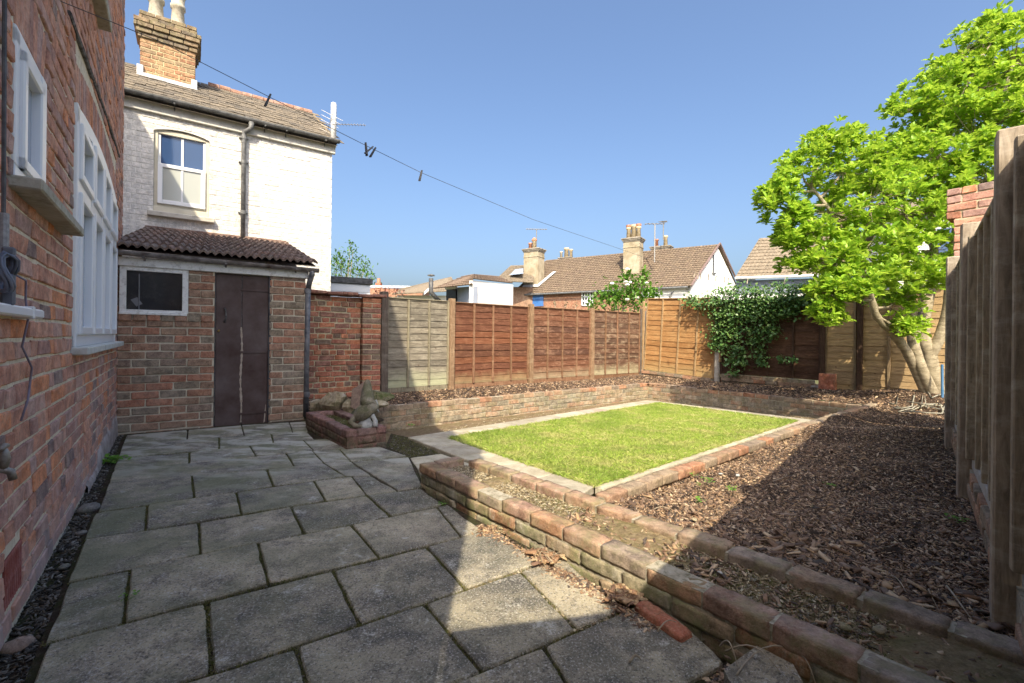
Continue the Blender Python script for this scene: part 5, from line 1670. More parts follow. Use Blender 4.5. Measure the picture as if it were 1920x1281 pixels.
# eaves board and gutter
m = MB(); m.cbox(WL0, WL1 + .05, -.05, .02, 4.44, 4.60, .005, .002); m.cbox(WL0, WL1 + .05, -.055, -.02, 4.585, 4.615, .004); m.build("fascia", plain("fascia_paint", (.60, .59, .54), .7, .12, 7, .2, dirt=(.32, .30, .24), dirt_amt=.5), wh)
gt = gutter(wh, WL0, .28, -.125, 4.665, .058, DARK_METAL, .01)
for s in (-2.2, -.95, -.62, .03):
    m = MB(); m.cbox(s - .012, s + .012, -.19, -.05, 4.598, 4.612, .002); m.cbox(s - .01, s + .01, -.062, -.055, 4.53, 4.62, .002); m.build("bracket", DARK_METAL, gt)
sd = FWH.on(456, 330)[0]
m = MB(); m.tube([(sd + .10, -.125, 4.62), (sd + .10, -.125, 4.53), (sd + .06, -.10, 4.49), (sd + .0, -.07, 4.45), (sd, -.065, 4.38), (sd, -.065, 2.55)], [.045, .038, .036, .036, .036, .036], 12); m.build("downpipe", DARK_METAL, wh, True)
for z in (4.36, 3.95, 3.1):
    m = MB(); m.tube([(sd, -.065, z - .03), (sd, -.065, z + .03)], .043, 12); m.cbox(sd - .07, sd + .07, -.035, -.0, z - .008, z + .008, .002); m.build("pipe_collar", DARK_METAL, wh)
# sash window with arched brick head
a, b, c, d = HSW
m = MB()
V, F = [], []
N = 12
for i in range(N + 1):
    s = a + (b - a) * i / N
    zz = arch_z(s, a, b, d - .07, .065)
    V += [(s, .0, zz), (s, .0, d + .01), (s, .2, d + .01), (s, .2, zz)]
for i in range(N):
    for k in range(4): F.append((i * 4 + k, (i + 1) * 4 + k, (i + 1) * 4 + (k + 1) % 4, i * 4 + (k + 1) % 4))
m.add(V, F); m.build("window_arch", MORTAR_WHITE, wh)
m = MB()
for bx in ((a, a + .05, c, d - .04), (b - .05, b, c, d - .04), (a + .05, b - .05, c, c + .055), (a + .05, b - .05, d - .10, d - .03)): m.cbox(bx[0], bx[1], .03, .11, bx[2], bx[3], .004)
win = m.build("window", CREAM, wh)
mz = 3.66
def sash(z0, z1, y, gl, nm, parent=win, s0=a + .05, s1=b - .05, fr=.05):
    m = MB()
    for bx in ((s0, s0 + fr, z0, z1), (s1 - fr, s1, z0, z1), (s0 + fr, s1 - fr, z0, z0 + fr), (s0 + fr, s1 - fr, z1 - fr * .9, z1)): m.cbox(bx[0], bx[1], y, y + .045, bx[2], bx[3], .004)
    sc_ = (s0 + s1) / 2
    m.cbox(sc_ - .016, sc_ + .016, y + .004, y + .04, z0 + fr, z1 - fr, .003)
    o = m.build(nm, WHITE, parent)
    for q0, q1 in ((s0 + fr - .004, sc_ - .012), (sc_ + .012, s1 - fr + .004)):
        m = MB(); m.box(q0, q1, y + .018, y + .024, z0 + fr - .004, z1 - fr + .004); m.build("pane", gl, o)
    return o
sash(mz, d - .07, .05, GLASS_SKY, "upper_sash", fr=.035)
ls = sash(c + .055, mz + .04, -.004, glass_mat("blind_glass", (.42, .44, .40), .10), "lower_sash", fr=.062)
for k in range(14):
    m = MB(); zz = c + .14 + k * .033; m.cbox(a + .10, b - .10, .07, .085, zz, zz + .022, .002); m.build("blind_slat", BLIND, ls)
m = MB(); m.cbox(a - .07, b + .08, -.09, .05, 2.855, 2.93, .008, .002); m.build("sill", plain("house_sill", (.55, .52, .45), .85, .15, 8, .3, dirt=(.3, .27, .2)), wh)
m = MB(); m.cbox(a, b, -.01, .06, 2.93, 3.02, .004, .001); m.build("sub_sill", CREAM, wh)
# roof
RP = math.atan2(5.98 - 4.66, 2.06)
def rz(q): return 4.665 + (q + .10) * math.tan(RP) - .01
m = MB()
m.add([(WL0, -.13, rz(-.13) - .04), (WL1 + .07, -.13, rz(-.13) - .04), (WL1 + .07, 2.05, rz(2.05) - .04), (WL0, 2.05, rz(2.05) - .04), (WL0, 4.3, 4.6), (WL1 + .07, 4.3, 4.6)],
      [(0, 1, 2, 3), (3, 2, 5, 4)])
m.add([(WL0, -.13, rz(-.13) - .07), (WL1 + .07, -.13, rz(-.13) - .07), (WL1 + .07, 2.05, rz(2.05) - .07), (WL0, 2.05, rz(2.05) - .07), (WL0, 4.3, 4.55), (WL1 + .07, 4.3, 4.55)],
      [(3, 2, 1, 0), (4, 5, 2, 3)])
roof = m.build("roof", SLATE, wh)
slate_me = []
for k in range(4):
    m = MB(); v, f = cbox_data(.245, .30, .009, .002, .003); m.add(v, f); slate_me.append(m.mesh("roof_slate", SLATE))
rest = MB()
cands = []
nr = 13
for r_ in range(nr):
    q = -.13 + r_ * (2.18 / nr)
    s = -3.1 - (.125 if r_ % 2 else 0)
    while s < WL1 + .0:
        cands.append((s, q)); s += .25
cands.sort(key=lambda t: -t[0])
for k, (s, q) in enumerate(cands):
    s_ = min(s, WL1 - .06)
    loc = (s_ + .125 * (1 if s_ == s else 1), q + .15 * math.cos(RP), rz(q) + .15 * math.sin(RP) - .004 + random.gauss(0, .0025))
    rot = (RP - .045, random.gauss(0, .01), random.gauss(0, .008))
    if k < 300: link("roof_slate", random.choice(slate_me), roof, loc, rot)
    else:
        M = Matrix.Translation(loc) @ Matrix.Rotation(rot[0], 4, 'X')
        rest.cbox(-.12, .12, -.15, .15, -.0045, .0045, .002, 0, random.random(), M)
if rest.v: rest.build("roof_slates", SLATE, roof, kind="stuff")
for i in range(10):
    m = MB(); s = -1.72 + i * .195
    m.tube([(s, 2.05, rz(2.05) - .03), (s + .185, 2.05, rz(2.05) - .025)], [.085, .08], 10); link("ridge_tile", m.mesh("ridge_tile", RIDGE), roof, (0, 0, random.gauss(0, .004)))
m = MB(); m.tube([(WL1 + .05, -.13, rz(-.13)), (WL1 + .05, 2.0, rz(2.0))], .018, 6); m.build("verge", BR_CAP, roof)
# chimney on the ridge
CQ = 1.30
FC = Frame(FWH.w(0, CQ, 0), FWH.a)
ca, cb = FC.on(262, 138)[0], FC.on(366, 166)[0]
cz0 = rz(CQ)
ztop = FC.on(300, 32)[1]
chp = MB(); chp.box(ca + .008, cb - .008, .008, .55, cz0 - .3, ztop - .02)
chim = chp.build("chimney", MORTAR_CHIM, wh)
chim.location = (0, CQ, 0)
cH = FC.on(310, 80)[1]
co = .080
nrows = int((ztop - cz0 + .1) / co)
rest = MB()
cw_ = cb - ca
for i in range(nrows):
    zc = cz0 - .06 + i * co + co / 2
    over = 0
    top_i = nrows - 1 - i
    over = {0: .015, 1: .02, 2: .085, 3: .085, 4: .055, 5: .028}.get(top_i, 0)
    mt = BR_CAP if top_i < 6 else BR_CHIM
    seq = [.225, .105] if top_i > 5 else [.225]
    s = ca - over - (.17 if i % 2 else 0); k = i % 2
    while s < cb + over:
        wd = seq[k % len(seq)]; k += 1
        p, q = max(s, ca - over), min(s + wd - .010, cb + over); s += wd
        if q - p < .03: continue
        me = brick_mesh("brick", q - p, .10, co - .012, mt, .006, .003)
        link("brick", me, chim, ((p + q) / 2, .05 - over, zc), (random.gauss(0, .005), 0, random.gauss(0, .008)))
    s = .0 - over                                 # right return
    for j in range(3):
        p, q = .104 - over + j * .2, .104 - over + (j + 1) * .2 - .01
        if j == 2: q = .56 + over
        me = brick_mesh("brick", q - p, .10, co - .012, mt, .006, .003)
        link("brick", me, chim, (cb + over - .05, (p + q) / 2, zc), (0, 0, math.pi / 2))
    for j in range(1):
        rest.cbox(ca - over, ca - over + .1, .104 - over, .56 + over, zc - co / 2 + .006, zc + co / 2 - .006, .004)
rest.build("brickwork", BR_CHIM, chim, kind="stuff")
for (u0, rr_) in ((291, .115), (333, .108)):
    s = FC.on(u0, 20)[0]
    m = MB(); m.lathe(s, .25, [(ztop - .02, rr_ + .01), (ztop + .05, rr_ + .005), (ztop + .36, rr_ - .015), (ztop + .38, rr_ + .01), (ztop + .44, rr_ + .01), (ztop + .46, rr_ - .01), (ztop + .60, rr_ + .0), (ztop + .62, rr_ + .015), (ztop + .66, rr_ + .015)], 18)
    m.build("chimney_pot", POT, chim, True)
m = MB()
m.cbox(ca - .03, cb + .03, -.035, .0, cz0 - .06, cz0 + .045, .004, .001)
m.cbox(ca - .04, ca + .05, -.04, .0, cz0 - .02, cz0 + .17, .003); m.cbox(cb - .06, cb + .03, -.04, .0, cz0 - .05, cz0 + .15, .003)
m.build("flashing", LEAD, chim)
m = MB(); m.add([(ca - .05, -.12, cz0 - .10), (cb + .05, -.12, cz0 - .10), (cb + .04, -.03, cz0 - .01), (ca - .04, -.03, cz0 - .01)], [(0, 1, 2, 3)]); m.build("apron", LEAD, chim)
# white vent pipe and aerials at the right end
su = WL1 + .02
vp = empty("vent_pipe", FWH.w(su, .12, 0), FWH.a, "thick white vent pipe standing at the right end of the slate roof", "pipe")
zt_ = D(628, 192, 8.7).z
m = MB(); m.lathe(.03, 0, [(4.62, .052), (zt_ - .03, .052), (zt_ - .02, .050), (zt_, .040)], 14); m.build("pipe", WHITE, vp, True)
for k in range(8):
    an_ = k * math.pi / 4; m = MB(); m.cbox(-.006, .006, -.003, .003, -.02, .02, .001)
    link("slot", m.mesh("slot", BLACK), vp, (.03 + math.cos(an_) * .046, math.sin(an_) * .046, zt_ - .035), (0, 0, an_ + math.pi / 2))
def aerial(p, heading, L, n, el, label, tilt=0.0, mast=None, r=.004):
    e = empty("tv_aerial", p, heading, label, "aerial")
    AL = ALU
    m = MB(); m.tube([(-L / 2, 0, -tilt * L / 2), (L / 2, 0, tilt * L / 2)], r * 1.6, 5); m.build("boom", AL, e)
    for i in range(n):
        x = -L / 2 + L * (i + .5) / n
        w_ = el * (1 - .4 * i / n)
        m = MB(); m.tube([(x, -w_, tilt * x), (x, w_, tilt * x)], r, 4); m.build("element", AL, e)
    if mast:
        m = MB(); m.tube([(0, 0, 0), (0, 0, -mast)], r * 2.2, 6); m.build("mast", AL, e)
    return e
ALU = plain("aerial_metal", (.35, .34, .32), .4, .2, 30, .1, metal=.6)
aerial(D(654, 234, 8.6), math.radians(5), .62, 11, .07, "long tv aerial pointing right from the white vent pipe", .02, None, .004)
e = aerial(D(618, 232, 8.7), math.radians(150), .40, 5, .20, "small grid tv aerial on the left side of the white vent pipe", 0.0, .20, .0035)
e.rotation_euler = (.6, .9, 2.4)
# low white lean-to behind the garden wall
q0, q1 = D(620, 540, 10.5), D(694, 545, 10.9)
shd = empty("white_shed", (q0.x, q0.y, 0), math.atan2(q1.y - q0.y, q1.x - q0.x), "low white boarded shed with black flat roof edge behind the red garden wall", "shed")
L_ = math.hypot(q1.x - q0.x, q1.y - q0.y); zt_ = D(640, 521, 10.6).z
for k in range(9):
    m = MB(); m.cbox(-.2, L_, -.01, .015, zt_ - .13 - .18 * (k + 1), zt_ - .13 - .18 * k - .006, .004); m.build("board", WHITE, shd)
m = MB(); m.box(-.2, L_, .02, 2.4, 0, zt_ - .1); m.build("walls", WHITE, shd)
m = MB(); m.cbox(-.25, L_ + .05, -.06, 2.5, zt_ - .12, zt_ + .02, .006); m.build("roof", BLACK, shd)

# ================================================================== HOUSES BEYOND THE FENCES
ROOF_B = brick_mat("far_roof_tile", [(.14, .10, .068), (.11, .08, .056), (.16, .115, .076), (.125, .09, .06)], pale=(.25, .205, .135), pale_amt=.4, dark_amt=.5, dark=(.12, .08, .07), bump=.2)
ROOF_C = brick_mat("far_roof_tile_red", [(.17, .115, .08), (.19, .13, .09), (.14, .095, .07)], pale=(.26, .20, .13), pale_amt=.4, dark_amt=.5, dark=(.12, .075, .065), bump=.2)
ROOF_D = brick_mat("far_roof_tile_pale", [(.195, .16, .115), (.165, .138, .10), (.22, .18, .13)], pale=(.26, .22, .155), pale_amt=.3, dark_amt=.3, dark=(.18, .14, .11), bump=.2)
BR_FAR = brick_mat("far_brick", [(.34, .19, .12), (.38, .17, .10), (.30, .20, .14)], pale=(.46, .38, .27), pale_amt=.5, dark_amt=.4)
REND = plain("white_render", (.80, .79, .76), .85, .05, 2, .1)
REND_B = plain("blue_grey_render", (.22, .25, .32), .85, .08, 2, .1)
STACK = plain("buff_chimney_render", (.36, .29, .17), .95, .3, 1.6, .4, dirt=(.20, .17, .12), dirt_amt=.6, bscale=20)
STACK_CAP = plain("sooty_chimney_cap", (.24, .20, .14), .95, .35, 3, .4)

def tiled_plane(parent, A, Bp, C, Dp, rows, cols, mat, name="roof"):
    """roof slope A-B along the eaves, D-C along the ridge, real stepped courses of rolled tiles joined into one part"""
    A, Bp, C, Dp = map(Vector, (A, Bp, C, Dp))
    nrm = (Bp - A).cross(Dp - A).normalized()
    if nrm.z < 0: nrm = -nrm
    m = MB()
    for r_ in range(rows):
        t0, t1 = r_ / rows, (r_ + 1) / rows
        l0, l1 = A.lerp(Dp, t0), A.lerp(Dp, t1); r0, r1 = Bp.lerp(C, t0), Bp.lerp(C, t1)
        for c_ in range(cols):
            s0, s1 = c_ / cols, (c_ + .93) / cols
            p = [l0.lerp(r0, s0), l0.lerp(r0, s1), l1.lerp(r1, s1), l1.lerp(r1, s0)]
            h0, h1 = .055, .010
            v = [p[0] + nrm * h0 * .5, (p[0] + p[1]) / 2 + nrm * h0, p[1] + nrm * h0 * .5, p[2] + nrm * h1 * .5, (p[2] + p[3]) / 2 + nrm * h1, p[3] + nrm * h1 * .5, p[0] - nrm * .01, p[1] - nrm * .01]
            m.add(v, [(0, 1, 4, 5), (1, 2, 3, 4), (6, 7, 2, 1, 0)], random.random())
    m.add([A - nrm * .03, Bp - nrm * .03, C - nrm * .03, Dp - nrm * .03], [(0, 1, 2, 3)], .3)
    return m.build(name, mat, parent)

def stack(parent, p, heading, w, dp, z0, z1, pots, name="chimney", cap=.35):
    """p on the roof, world coords; pots: list of (offset, radius, height, material)"""
    m = MB()
    m.cbox(-w / 2, w / 2, -dp / 2, dp / 2, z0 - p.z, z1 - p.z - cap, .01)
    k = (z1 - z0) * .42
    m.cbox(-w / 2 - .03, w / 2 + .03, -dp / 2 - .03, dp / 2 + .03, z1 - p.z - cap - .42, z1 - p.z - cap - .34, .01)
    o = m.build(name, STACK, parent, loc=p, rot=(0, 0, heading))
    m = MB()
    for i, (e, h) in enumerate(((.04, .09), (.09, .09), (.13, .08))):
        zz = z1 - p.z - cap + .0 + i * .09
        m.cbox(-w / 2 - e, w / 2 + e, -dp / 2 - e, dp / 2 + e, zz, zz + h, .01, .004)
    V = [(-w / 2 - .1, -dp / 2 - .1, z1 - p.z - cap + .26), (w / 2 + .1, -dp / 2 - .1, z1 - p.z - cap + .26), (w / 2 + .1, dp / 2 + .1, z1 - p.z - cap + .26), (-w / 2 - .1, dp / 2 + .1, z1 - p.z - cap + .26),
         (-w / 2 * .6, -dp * .3, z1 - p.z), (w / 2 * .6, -dp * .3, z1 - p.z), (w / 2 * .6, dp * .3, z1 - p.z), (-w / 2 * .6, dp * .3, z1 - p.z)]
    m.add(V, [(0, 1, 5, 4), (1, 2, 6, 5), (2, 3, 7, 6), (3, 0, 4, 7), (4, 5, 6, 7)])
    m.build("chimney_cap", STACK_CAP, o)
    for (ox, r_, h, mt) in pots:
        zt0 = z1 - p.z - .1
        m = MB(); m.lathe(ox, 0, [(zt0, r_ * 1.08), (zt0 + h * .8, r_ * .85), (zt0 + h * .84, r_ * 1.12), (zt0 + h, r_ * 1.1)], 14); m.build("chimney_pot", mt, o, True)
    return o

# long terrace with brown tiled roof
Pr, Pl = D(1295, 530, 28.8), D(963, 547, 36.0)
ze = 4.6
Pr.z = Pl.z = ze
gv = Vector((.75, .66, 0))
half = 3.6
zr = 7.5
tb = empty("terraced_house", (Pr.x, Pr.y, 0), 0, "long low terrace with brown tiled roof, white gable end and two tall stacks", "house")
def L_b(p): return Vector(p) - Vector((Pr.x, Pr.y, 0))
A1, B1 = L_b(Pl), L_b(Pr)
dirw = (A1 - B1).normalized()
C1, D1 = B1 + gv * half + Vector((0, 0, zr - ze)), A1 + gv * half + Vector((0, 0, zr - ze))
ov = -dirw * .25 
tiled_plane(tb, A1 - gv * .3 - Vector((0, 0, .25)), B1 - gv * .3 - Vector((0, 0, .25)) - dirw * .2, C1 - dirw * .2, D1, 19, 62, ROOF_B)
m = MB(); Bk = B1 + gv * half * 2; Ak = A1 + gv * half * 2
m.add([C1 - dirw * .2, Bk, Ak, D1], [(0, 1, 2, 3)]); m.build("back_slope", ROOF_C, tb)
# walls
def wall_quad(parent, p, q, z0, z1, th, mat, name="wall"):
    d = (q - p); L = math.hypot(d.x, d.y); a = math.atan2(d.y, d.x)
    m = MB(); m.box(0, L, 0, th, z0, z1)
    return m.build(name, mat, parent, loc=(p.x, p.y, 0), rot=(0, 0, a))
t_split = D(1232, 560, 30.0)
f_s = .19
spl = B1.lerp(A1, f_s)
wall_quad(tb, Vector((A1.x, A1.y, 0)), Vector((spl.x, spl.y, 0)), -.3, ze - .1, .3, BR_FAR)
wall_quad(tb, Vector((spl.x, spl.y, 0)), Vector((B1.x, B1.y, 0)), -.3, ze - .1, .3, REND)
m = MB()
g0, g1 = B1.copy(), Bk.copy()
a_ = [Vector((g0.x, g0.y, -.3)), Vector((g1.x, g1.y, -.3)), Vector((g1.x, g1.y, ze - .1)), C1 - Vector((0, 0, .15)), Vector((g0.x, g0.y, ze - .1))]
m.add([tuple(p) for p in a_] + [tuple(p + dirw * .3) for p in a_], [(0, 1, 2, 3, 4), (9, 8, 7, 6, 5), (0, 5, 6, 1), (1, 6, 7, 2), (2, 7, 8, 3), (3, 8, 9, 4), (4, 9, 5, 0)])
m.build("gable", REND, tb)
m = MB()
for p, q in ((B1 - gv * .3 - Vector((0, 0, .30)), C1), (C1, Bk + gv * .3 - Vector((0, 0, .3)))):
    o_ = -dirw * .22
    m.add([p + o_, q + o_, q + o_ + Vector((0, 0, .10)), p + o_ + Vector((0, 0, .10)), p + o_ + dirw * .1, q + o_ + dirw * .1, q + o_ + dirw * .1 + Vector((0, 0, .1)), p + o_ + dirw * .1 + Vector((0, 0, .1))],
          [(0, 1, 2, 3), (4, 7, 6, 5), (3, 2, 6, 7), (0, 4, 5, 1)])
m.build("verge", plain("verge_board", (.16, .10, .09), .8), tb)
# narrow slit in the gable
gc = g0.lerp(g1, .42)
m = MB(); m.box(-.07, .07, -.03, .02, 0, 1.15); m.build("slit_window", GLASS_DARK, tb, loc=(gc.x, gc.y, 5.55), rot=(0, 0, math.atan2(gv.y, gv.x)))
m = MB(); m.box(-.16, .25, -.1, .02, -.12, -.03); m.build("slit_sill", DARK_METAL, tb, loc=(gc.x, gc.y, 5.55), rot=(0, 0, math.atan2(gv.y, gv.x)))
hb = math.atan2(-dirw.y, -dirw.x)
fr_b = Frame(Pl, hb)
gtb = MB(); gtb.tube([A1 - gv * .36 - Vector((0, 0, .32)), B1 - gv * .36 - Vector((0, 0, .32))], .07, 6); gtb.build("gutter", DARK_METAL, tb)
def face_item(u0, v0, u1, v1, mat, name, y=-.04, th=.03, parent=None, bars=None):
    s0, z1_ = fr_b.on(u0, v0); s1, z0_ = fr_b.on(u1, v1)
    pm_ = MB(); pm_.box(0, s1 - s0, y, y + th, 0, z1_ - z0_)
    w_ = fr_b.w(s0, 0, z0_)
    o = pm_.build(name, mat, parent or tb, loc=L_b(w_), rot=(0, 0, hb))
    if bars:
        nx, nz, bm_ = bars
        W_, H_ = s1 - s0, z1_ - z0_
        m = MB()
        for i in range(nx + 1): m.box(W_ * i / nx - .04, W_ * i / nx + .04, y - .03, y + .02, 0, H_)
        for k in range(nz + 1): m.box(0, W_, y - .028, y + .018, H_ * k / nz - .04, H_ * k / nz + .04)
        m.build("frame", bm_, o)
    return o
face_item(998, 550, 1019, 574, plain("blue_tarpaulin", (.03, .16, .48), .5, .15, 2, .3), "blue_board")
face_item(1092, 549, 1112, 572, GLASS_DARK, "window", bars=(4, 3, WHITE))
face_item(1205, 541, 1228, 556, GLASS_DARK, "window", bars=(2, 1, WHITE))
m = MB(); s_, z_ = fr_b.on(1258, 536); p_ = L_b(fr_b.w(s_, -.1, 0)); m.tube([(p_.x + .7, p_.y + .1, z_ - .0), (p_.x, p_.y, z_ - .55), (p_.x, p_.y, 0)], .06, 6); m.build("downpipe", DARK_METAL, tb)
# stacks: set on the roof slope where the photograph has them
def on_roof(u, v, q):
    frq = Frame(Pl + gv * q, hb)
    s, z = frq.on(u, v)
    return frq.w(s, 0, z)
c2 = on_roof(1187, 505, 1.6)
st2 = stack(tb, L_b(c2), hb, 1.15, .9, c2.z - .6, on_roof(1187, 446, 1.6).z, [(-.34, .16, .85, POT_BUFF), (.02, .19, 1.0, POT_BUFF), (.36, .16, .85, POT_BUFF)])
for ox in (-.34, .02, .36):
    m = MB(); m.lathe(ox, 0, [(on_roof(1187, 446, 1.6).z - c2.z + .78, .19), (on_roof(1187, 446, 1.6).z - c2.z + .92, .2)], 12); m.build("pot_rim", POT_RED, st2)
c1_ = on_roof(1001, 523, .9)
z1t = on_roof(1001, 466, .9).z
st1 = stack(tb, L_b(c1_), hb, 1.3, 1.0, c1_.z - .6, z1t, [(-.35, .15, .55, POT_RED), (.0, .16, .75, POT_BUFF)])
m = MB(); m.lathe(.0, 0, [(z1t - c1_.z + .6, .22), (z1t - c1_.z + .72, .20), (z1t - c1_.z + .85, .05)], 12); m.build("pot_cowl", POT_RED, st1)
m = MB(); m.add([(-.7, -.6, -.7), (.75, -.6, -.7), (1.5, .9, .6), (1.2, .9, .6), (.66, -.5, -.5), (-.66, -.5, -.5)], [(0, 1, 2, 3, 4, 5)]); m.build("flashing", LEAD, st1)
c3 = on_roof(1240, 475, 4.4)
st3 = stack(tb, L_b(c3), hb, 1.3, .7, c3.z - 1.2, on_roof(1240, 462, 4.4).z, [(-.38, .16, .65, POT_RED), (.30, .15, .85, POT_BUFF)], cap=.3)
c4 = on_roof(1062, 492, 5.2)
st4 = stack(tb, L_b(c4), hb, 1.0, .7, c4.z - 1.2, on_roof(1062, 484, 5.2).z, [(-.5, .12, .7, POT), (.0, .2, .95, POT_BUFF), (.42, .15, .8, POT_BUFF)], cap=.25)
aerial(D(1006, 430, 36.5), .1, 1.7, 8, .22, "thin tv aerial above the left chimney of the brown tiled terrace", .02, 1.4, .018)
aerial(D(1228, 420, 31), .35, 1.6, 5, .25, "tall pole aerial on the right of the three pot chimney", .1, 2.6, .018)
aerial(D(1244, 416, 33), 1.0, .8, 4, .30, "grid aerial on the chimney behind the terrace ridge", .1, 1.3, .018)

# white extension and its hipped roofs to the left of the terrace
ex = empty("white_extension", (D(900, 560, 27).x, 27, 0), 0, "single storey white rendered extension with brown hipped roof and small blind window", "house")
def LX(p): return Vector(p) - Vector((D(900, 560, 27).x, 27, 0))
w0, w1, w2 = D(887, 560, 24.5), D(962, 560, 28.5), D(845, 560, 29.0)
zt1 = D(887, 526, 24.5).z
def rwall(parent, p, q, z0, z1, mat, name="wall", off=Vector((0, 0, 0)), z1b=None):
    p, q = LX(p), LX(q); z1b = z1 if z1b is None else z1b
    d = Vector((q.x - p.x, q.y - p.y, 0)).normalized(); n = Vector((-d.y, d.x, 0)) * .25
    v = [(p.x, p.y, z0), (q.x, q.y, z0), (q.x, q.y, z1b), (p.x, p.y, z1)]
    v += [(a + n.x, b + n.y, c) for a, b, c in v]
    m = MB(); m.add(v, [(0, 1, 2, 3), (7, 6, 5, 4), (0, 4, 5, 1), (3, 2, 6, 7), (1, 5, 6, 2), (0, 3, 7, 4)])
    return m.build(name, mat, parent)
rwall(ex, w0, w1, -.3, zt1, REND, z1b=D(962, 534, 28.5).z)
rwall(ex, w2, w0, -.3, D(845, 540, 29).z, REND_B, z1b=D(886, 537, 24.5).z)
p_a, p_b = LX(D(812, 541, 27.5)), LX(D(886, 533, 24.3)); p_c = LX(D(888, 514, 26.5)); 
tiled_plane(ex, p_a, p_b, p_c, LX(D(872, 517, 29.5)), 7, 16, ROOF_C)
tiled_plane(ex, p_b + Vector((.0, 0, .3)), LX(D(962, 531, 28.4)), LX(D(935, 518, 30.0)), p_c, 5, 14, ROOF_C)
m = MB(); m.box(0, .9, 0, .1, -.9, 0); pw = LX(D(838, 548, 28.3)); m.build("window", GLASS_DARK, ex, loc=(pw.x, pw.y - .3, D(838, 552, 28.3).z + .3), rot=(0, 0, -.75))
m = MB(); m.box(-.05, .95, -.05, .05, -.05, .3); m.build("window_blind_box", WHITE, ex, loc=(pw.x, pw.y - .34, D(838, 552, 28.3).z + .3), rot=(0, 0, -.75))
fl = D(808, 545, 26.0)
fz = D(808, 514, 26).z
f_ = empty("metal_flue", (fl.x, fl.y, 0), 0, "black metal flue pipe with small cap standing before the pale far roofs", "flue")
m = MB(); m.tube([(.45, .3, fl.z - .6), (.0, 0, fl.z - .1), (0, 0, fz - .25)], .13, 12); m.build("pipe", BLACK, f_, True)
m = MB(); m.lathe(0, 0, [(fz - .14, .06), (fz - .1, .22), (fz - .05, .20), (fz, .03)], 12); m.build("cap", BLACK, f_)
rf = empty("far_house", (0, 34, 0), 0, "far house with pale tiled roof behind the black flue and the fence", "house")
LF = lambda p: Vector(p) - Vector((0, 34, 0))
tiled_plane(rf, LF(D(735, 552, 30)), LF(D(862, 545, 31)), LF(D(846, 519, 35)), LF(D(752, 541, 35)), 10, 30, ROOF_D)
m = MB(); a, b = LF(D(740, 552, 31)), LF(D(870, 545, 32)); m.box(a.x, b.x, a.y + .6, a.y + 5, -.3, a.z); m.build("walls", REND, rf)
m = MB(); a, b = LF(D(795, 553, 29)), LF(D(808, 541, 29)); m.add([a, a + Vector((0, 0, .18)), b + Vector((0, 0, .18)), b], [(0, 1, 2, 3)]); m.build("verge", WHITE, rf)
sk = empty("skylight_house", (0, 38, 0), 0, "brown tiled roof with a skylight window left of the first terrace chimney", "house")
LK = lambda p: Vector(p) - Vector((0, 38, 0))
tiled_plane(sk, LK(D(926, 527, 33)), LK(D(1000, 530, 34)), LK(D(1005, 497, 38.5)), LK(D(958, 498, 38)), 12, 18, ROOF_D)
m = MB(); m.add([LK(D(955, 516, 34.2)), LK(D(981, 513, 34.2)), LK(D(981, 503, 36)), LK(D(966, 505, 36))], [(0, 1, 2, 3)]); m.build("skylight", GLASS_PALE, sk)
m = MB(); a, b = LK(D(930, 530, 34)), LK(D(1000, 530, 34)); m.box(a.x, b.x, a.y + 1, a.y + 6, -.3, a.z - .2); m.build("walls", BR_FAR, sk)
# distant scraps by the shed
dt = empty("distant_house", (D(712, 545, 45).x, 45, 0), 0, "distant roof line with small orange chimney just above the garden wall", "house")
m = MB(); m.box(-2.4, 4.2, 0, 4, -.3, D(712, 541, 45).z); m.build("walls", BR_FAR, dt)
m = MB(); m.box(-2.2, 4.3, -.1, 0, D(712, 539, 45).z, D(712, 536, 45).z); m.build("barge_board", WHITE, dt)
m = MB(); m.box(-.5, .0, .2, .8, 3, D(712, 530, 45).z); m.build("chimney", BR_GARDEN, dt)
m = MB(); m.lathe(-.25, .5, [(D(712, 530, 45).z, .18), (D(712, 521, 45).z, .15)], 10); m.build("chimney_pot", POT_RED, dt)

# house to the right with pale tiled roof
hr = empty("tiled_roof_house", (D(1450, 540, 22).x, 22, 0), 0, "pale brown tiled roof house with blue grey wall band, partly behind the green tree", "house")
LH = lambda p: Vector(p) - Vector((D(1450, 540, 22).x, 22, 0))
A2, B2 = LH(D(1378, 521, 24.5)), LH(D(1720, 510, 21.6))
B2.z = A2.z
rvec = Vector((2.0, 2.6, 0)); 
zrr = D(1424, 447, 27).z
Cc, Dd = B2 + rvec, A2 + rvec
Cc.z = Dd.z = LH(D(1424, 447, 27)).z
Dd = LH(D(1424, 447, 27)); Cc = Dd + (B2 - A2)
tiled_plane(hr, A2, B2, Cc, Dd, 12, 40, ROOF_D)
e0, e1 = A2 + Vector((.25, .35, 0)), B2 + Vector((.1, .4, 0))
wall_quad(hr, Vector((e0.x, e0.y, 0)), Vector((e1.x, e1.y, 0)), -.3, A2.z - .85, .3, REND)
wall_quad(hr, Vector((e0.x, e0.y, 0)) + Vector((-.02, -.05, 0)), Vector((e1.x, e1.y, 0)), A2.z - .85, A2.z - .12, .3, REND_B, "band")
m = MB(); m.tube([A2 + Vector((0, 0, -.02)), B2 + Vector((0, 0, -.02))], .07, 6); m.build("gutter", WHITE, hr)
m = MB(); m.add([(e0.x, e0.y, -.3), (e0.x + 3.2, e0.y + 5.0, -.3), (e0.x + 3.2, e0.y + 5.0, A2.z), tuple(Dd - Vector((0, 0, .2))), (e0.x, e0.y, A2.z - .12)], [(0, 1, 2, 3, 4)]); m.build("gable", REND, hr)
hp = empty("white_house", (D(1740, 500, 14).x, 14, 0), -.55, "plain white rendered house wall glimpsed through the green tree", "house")
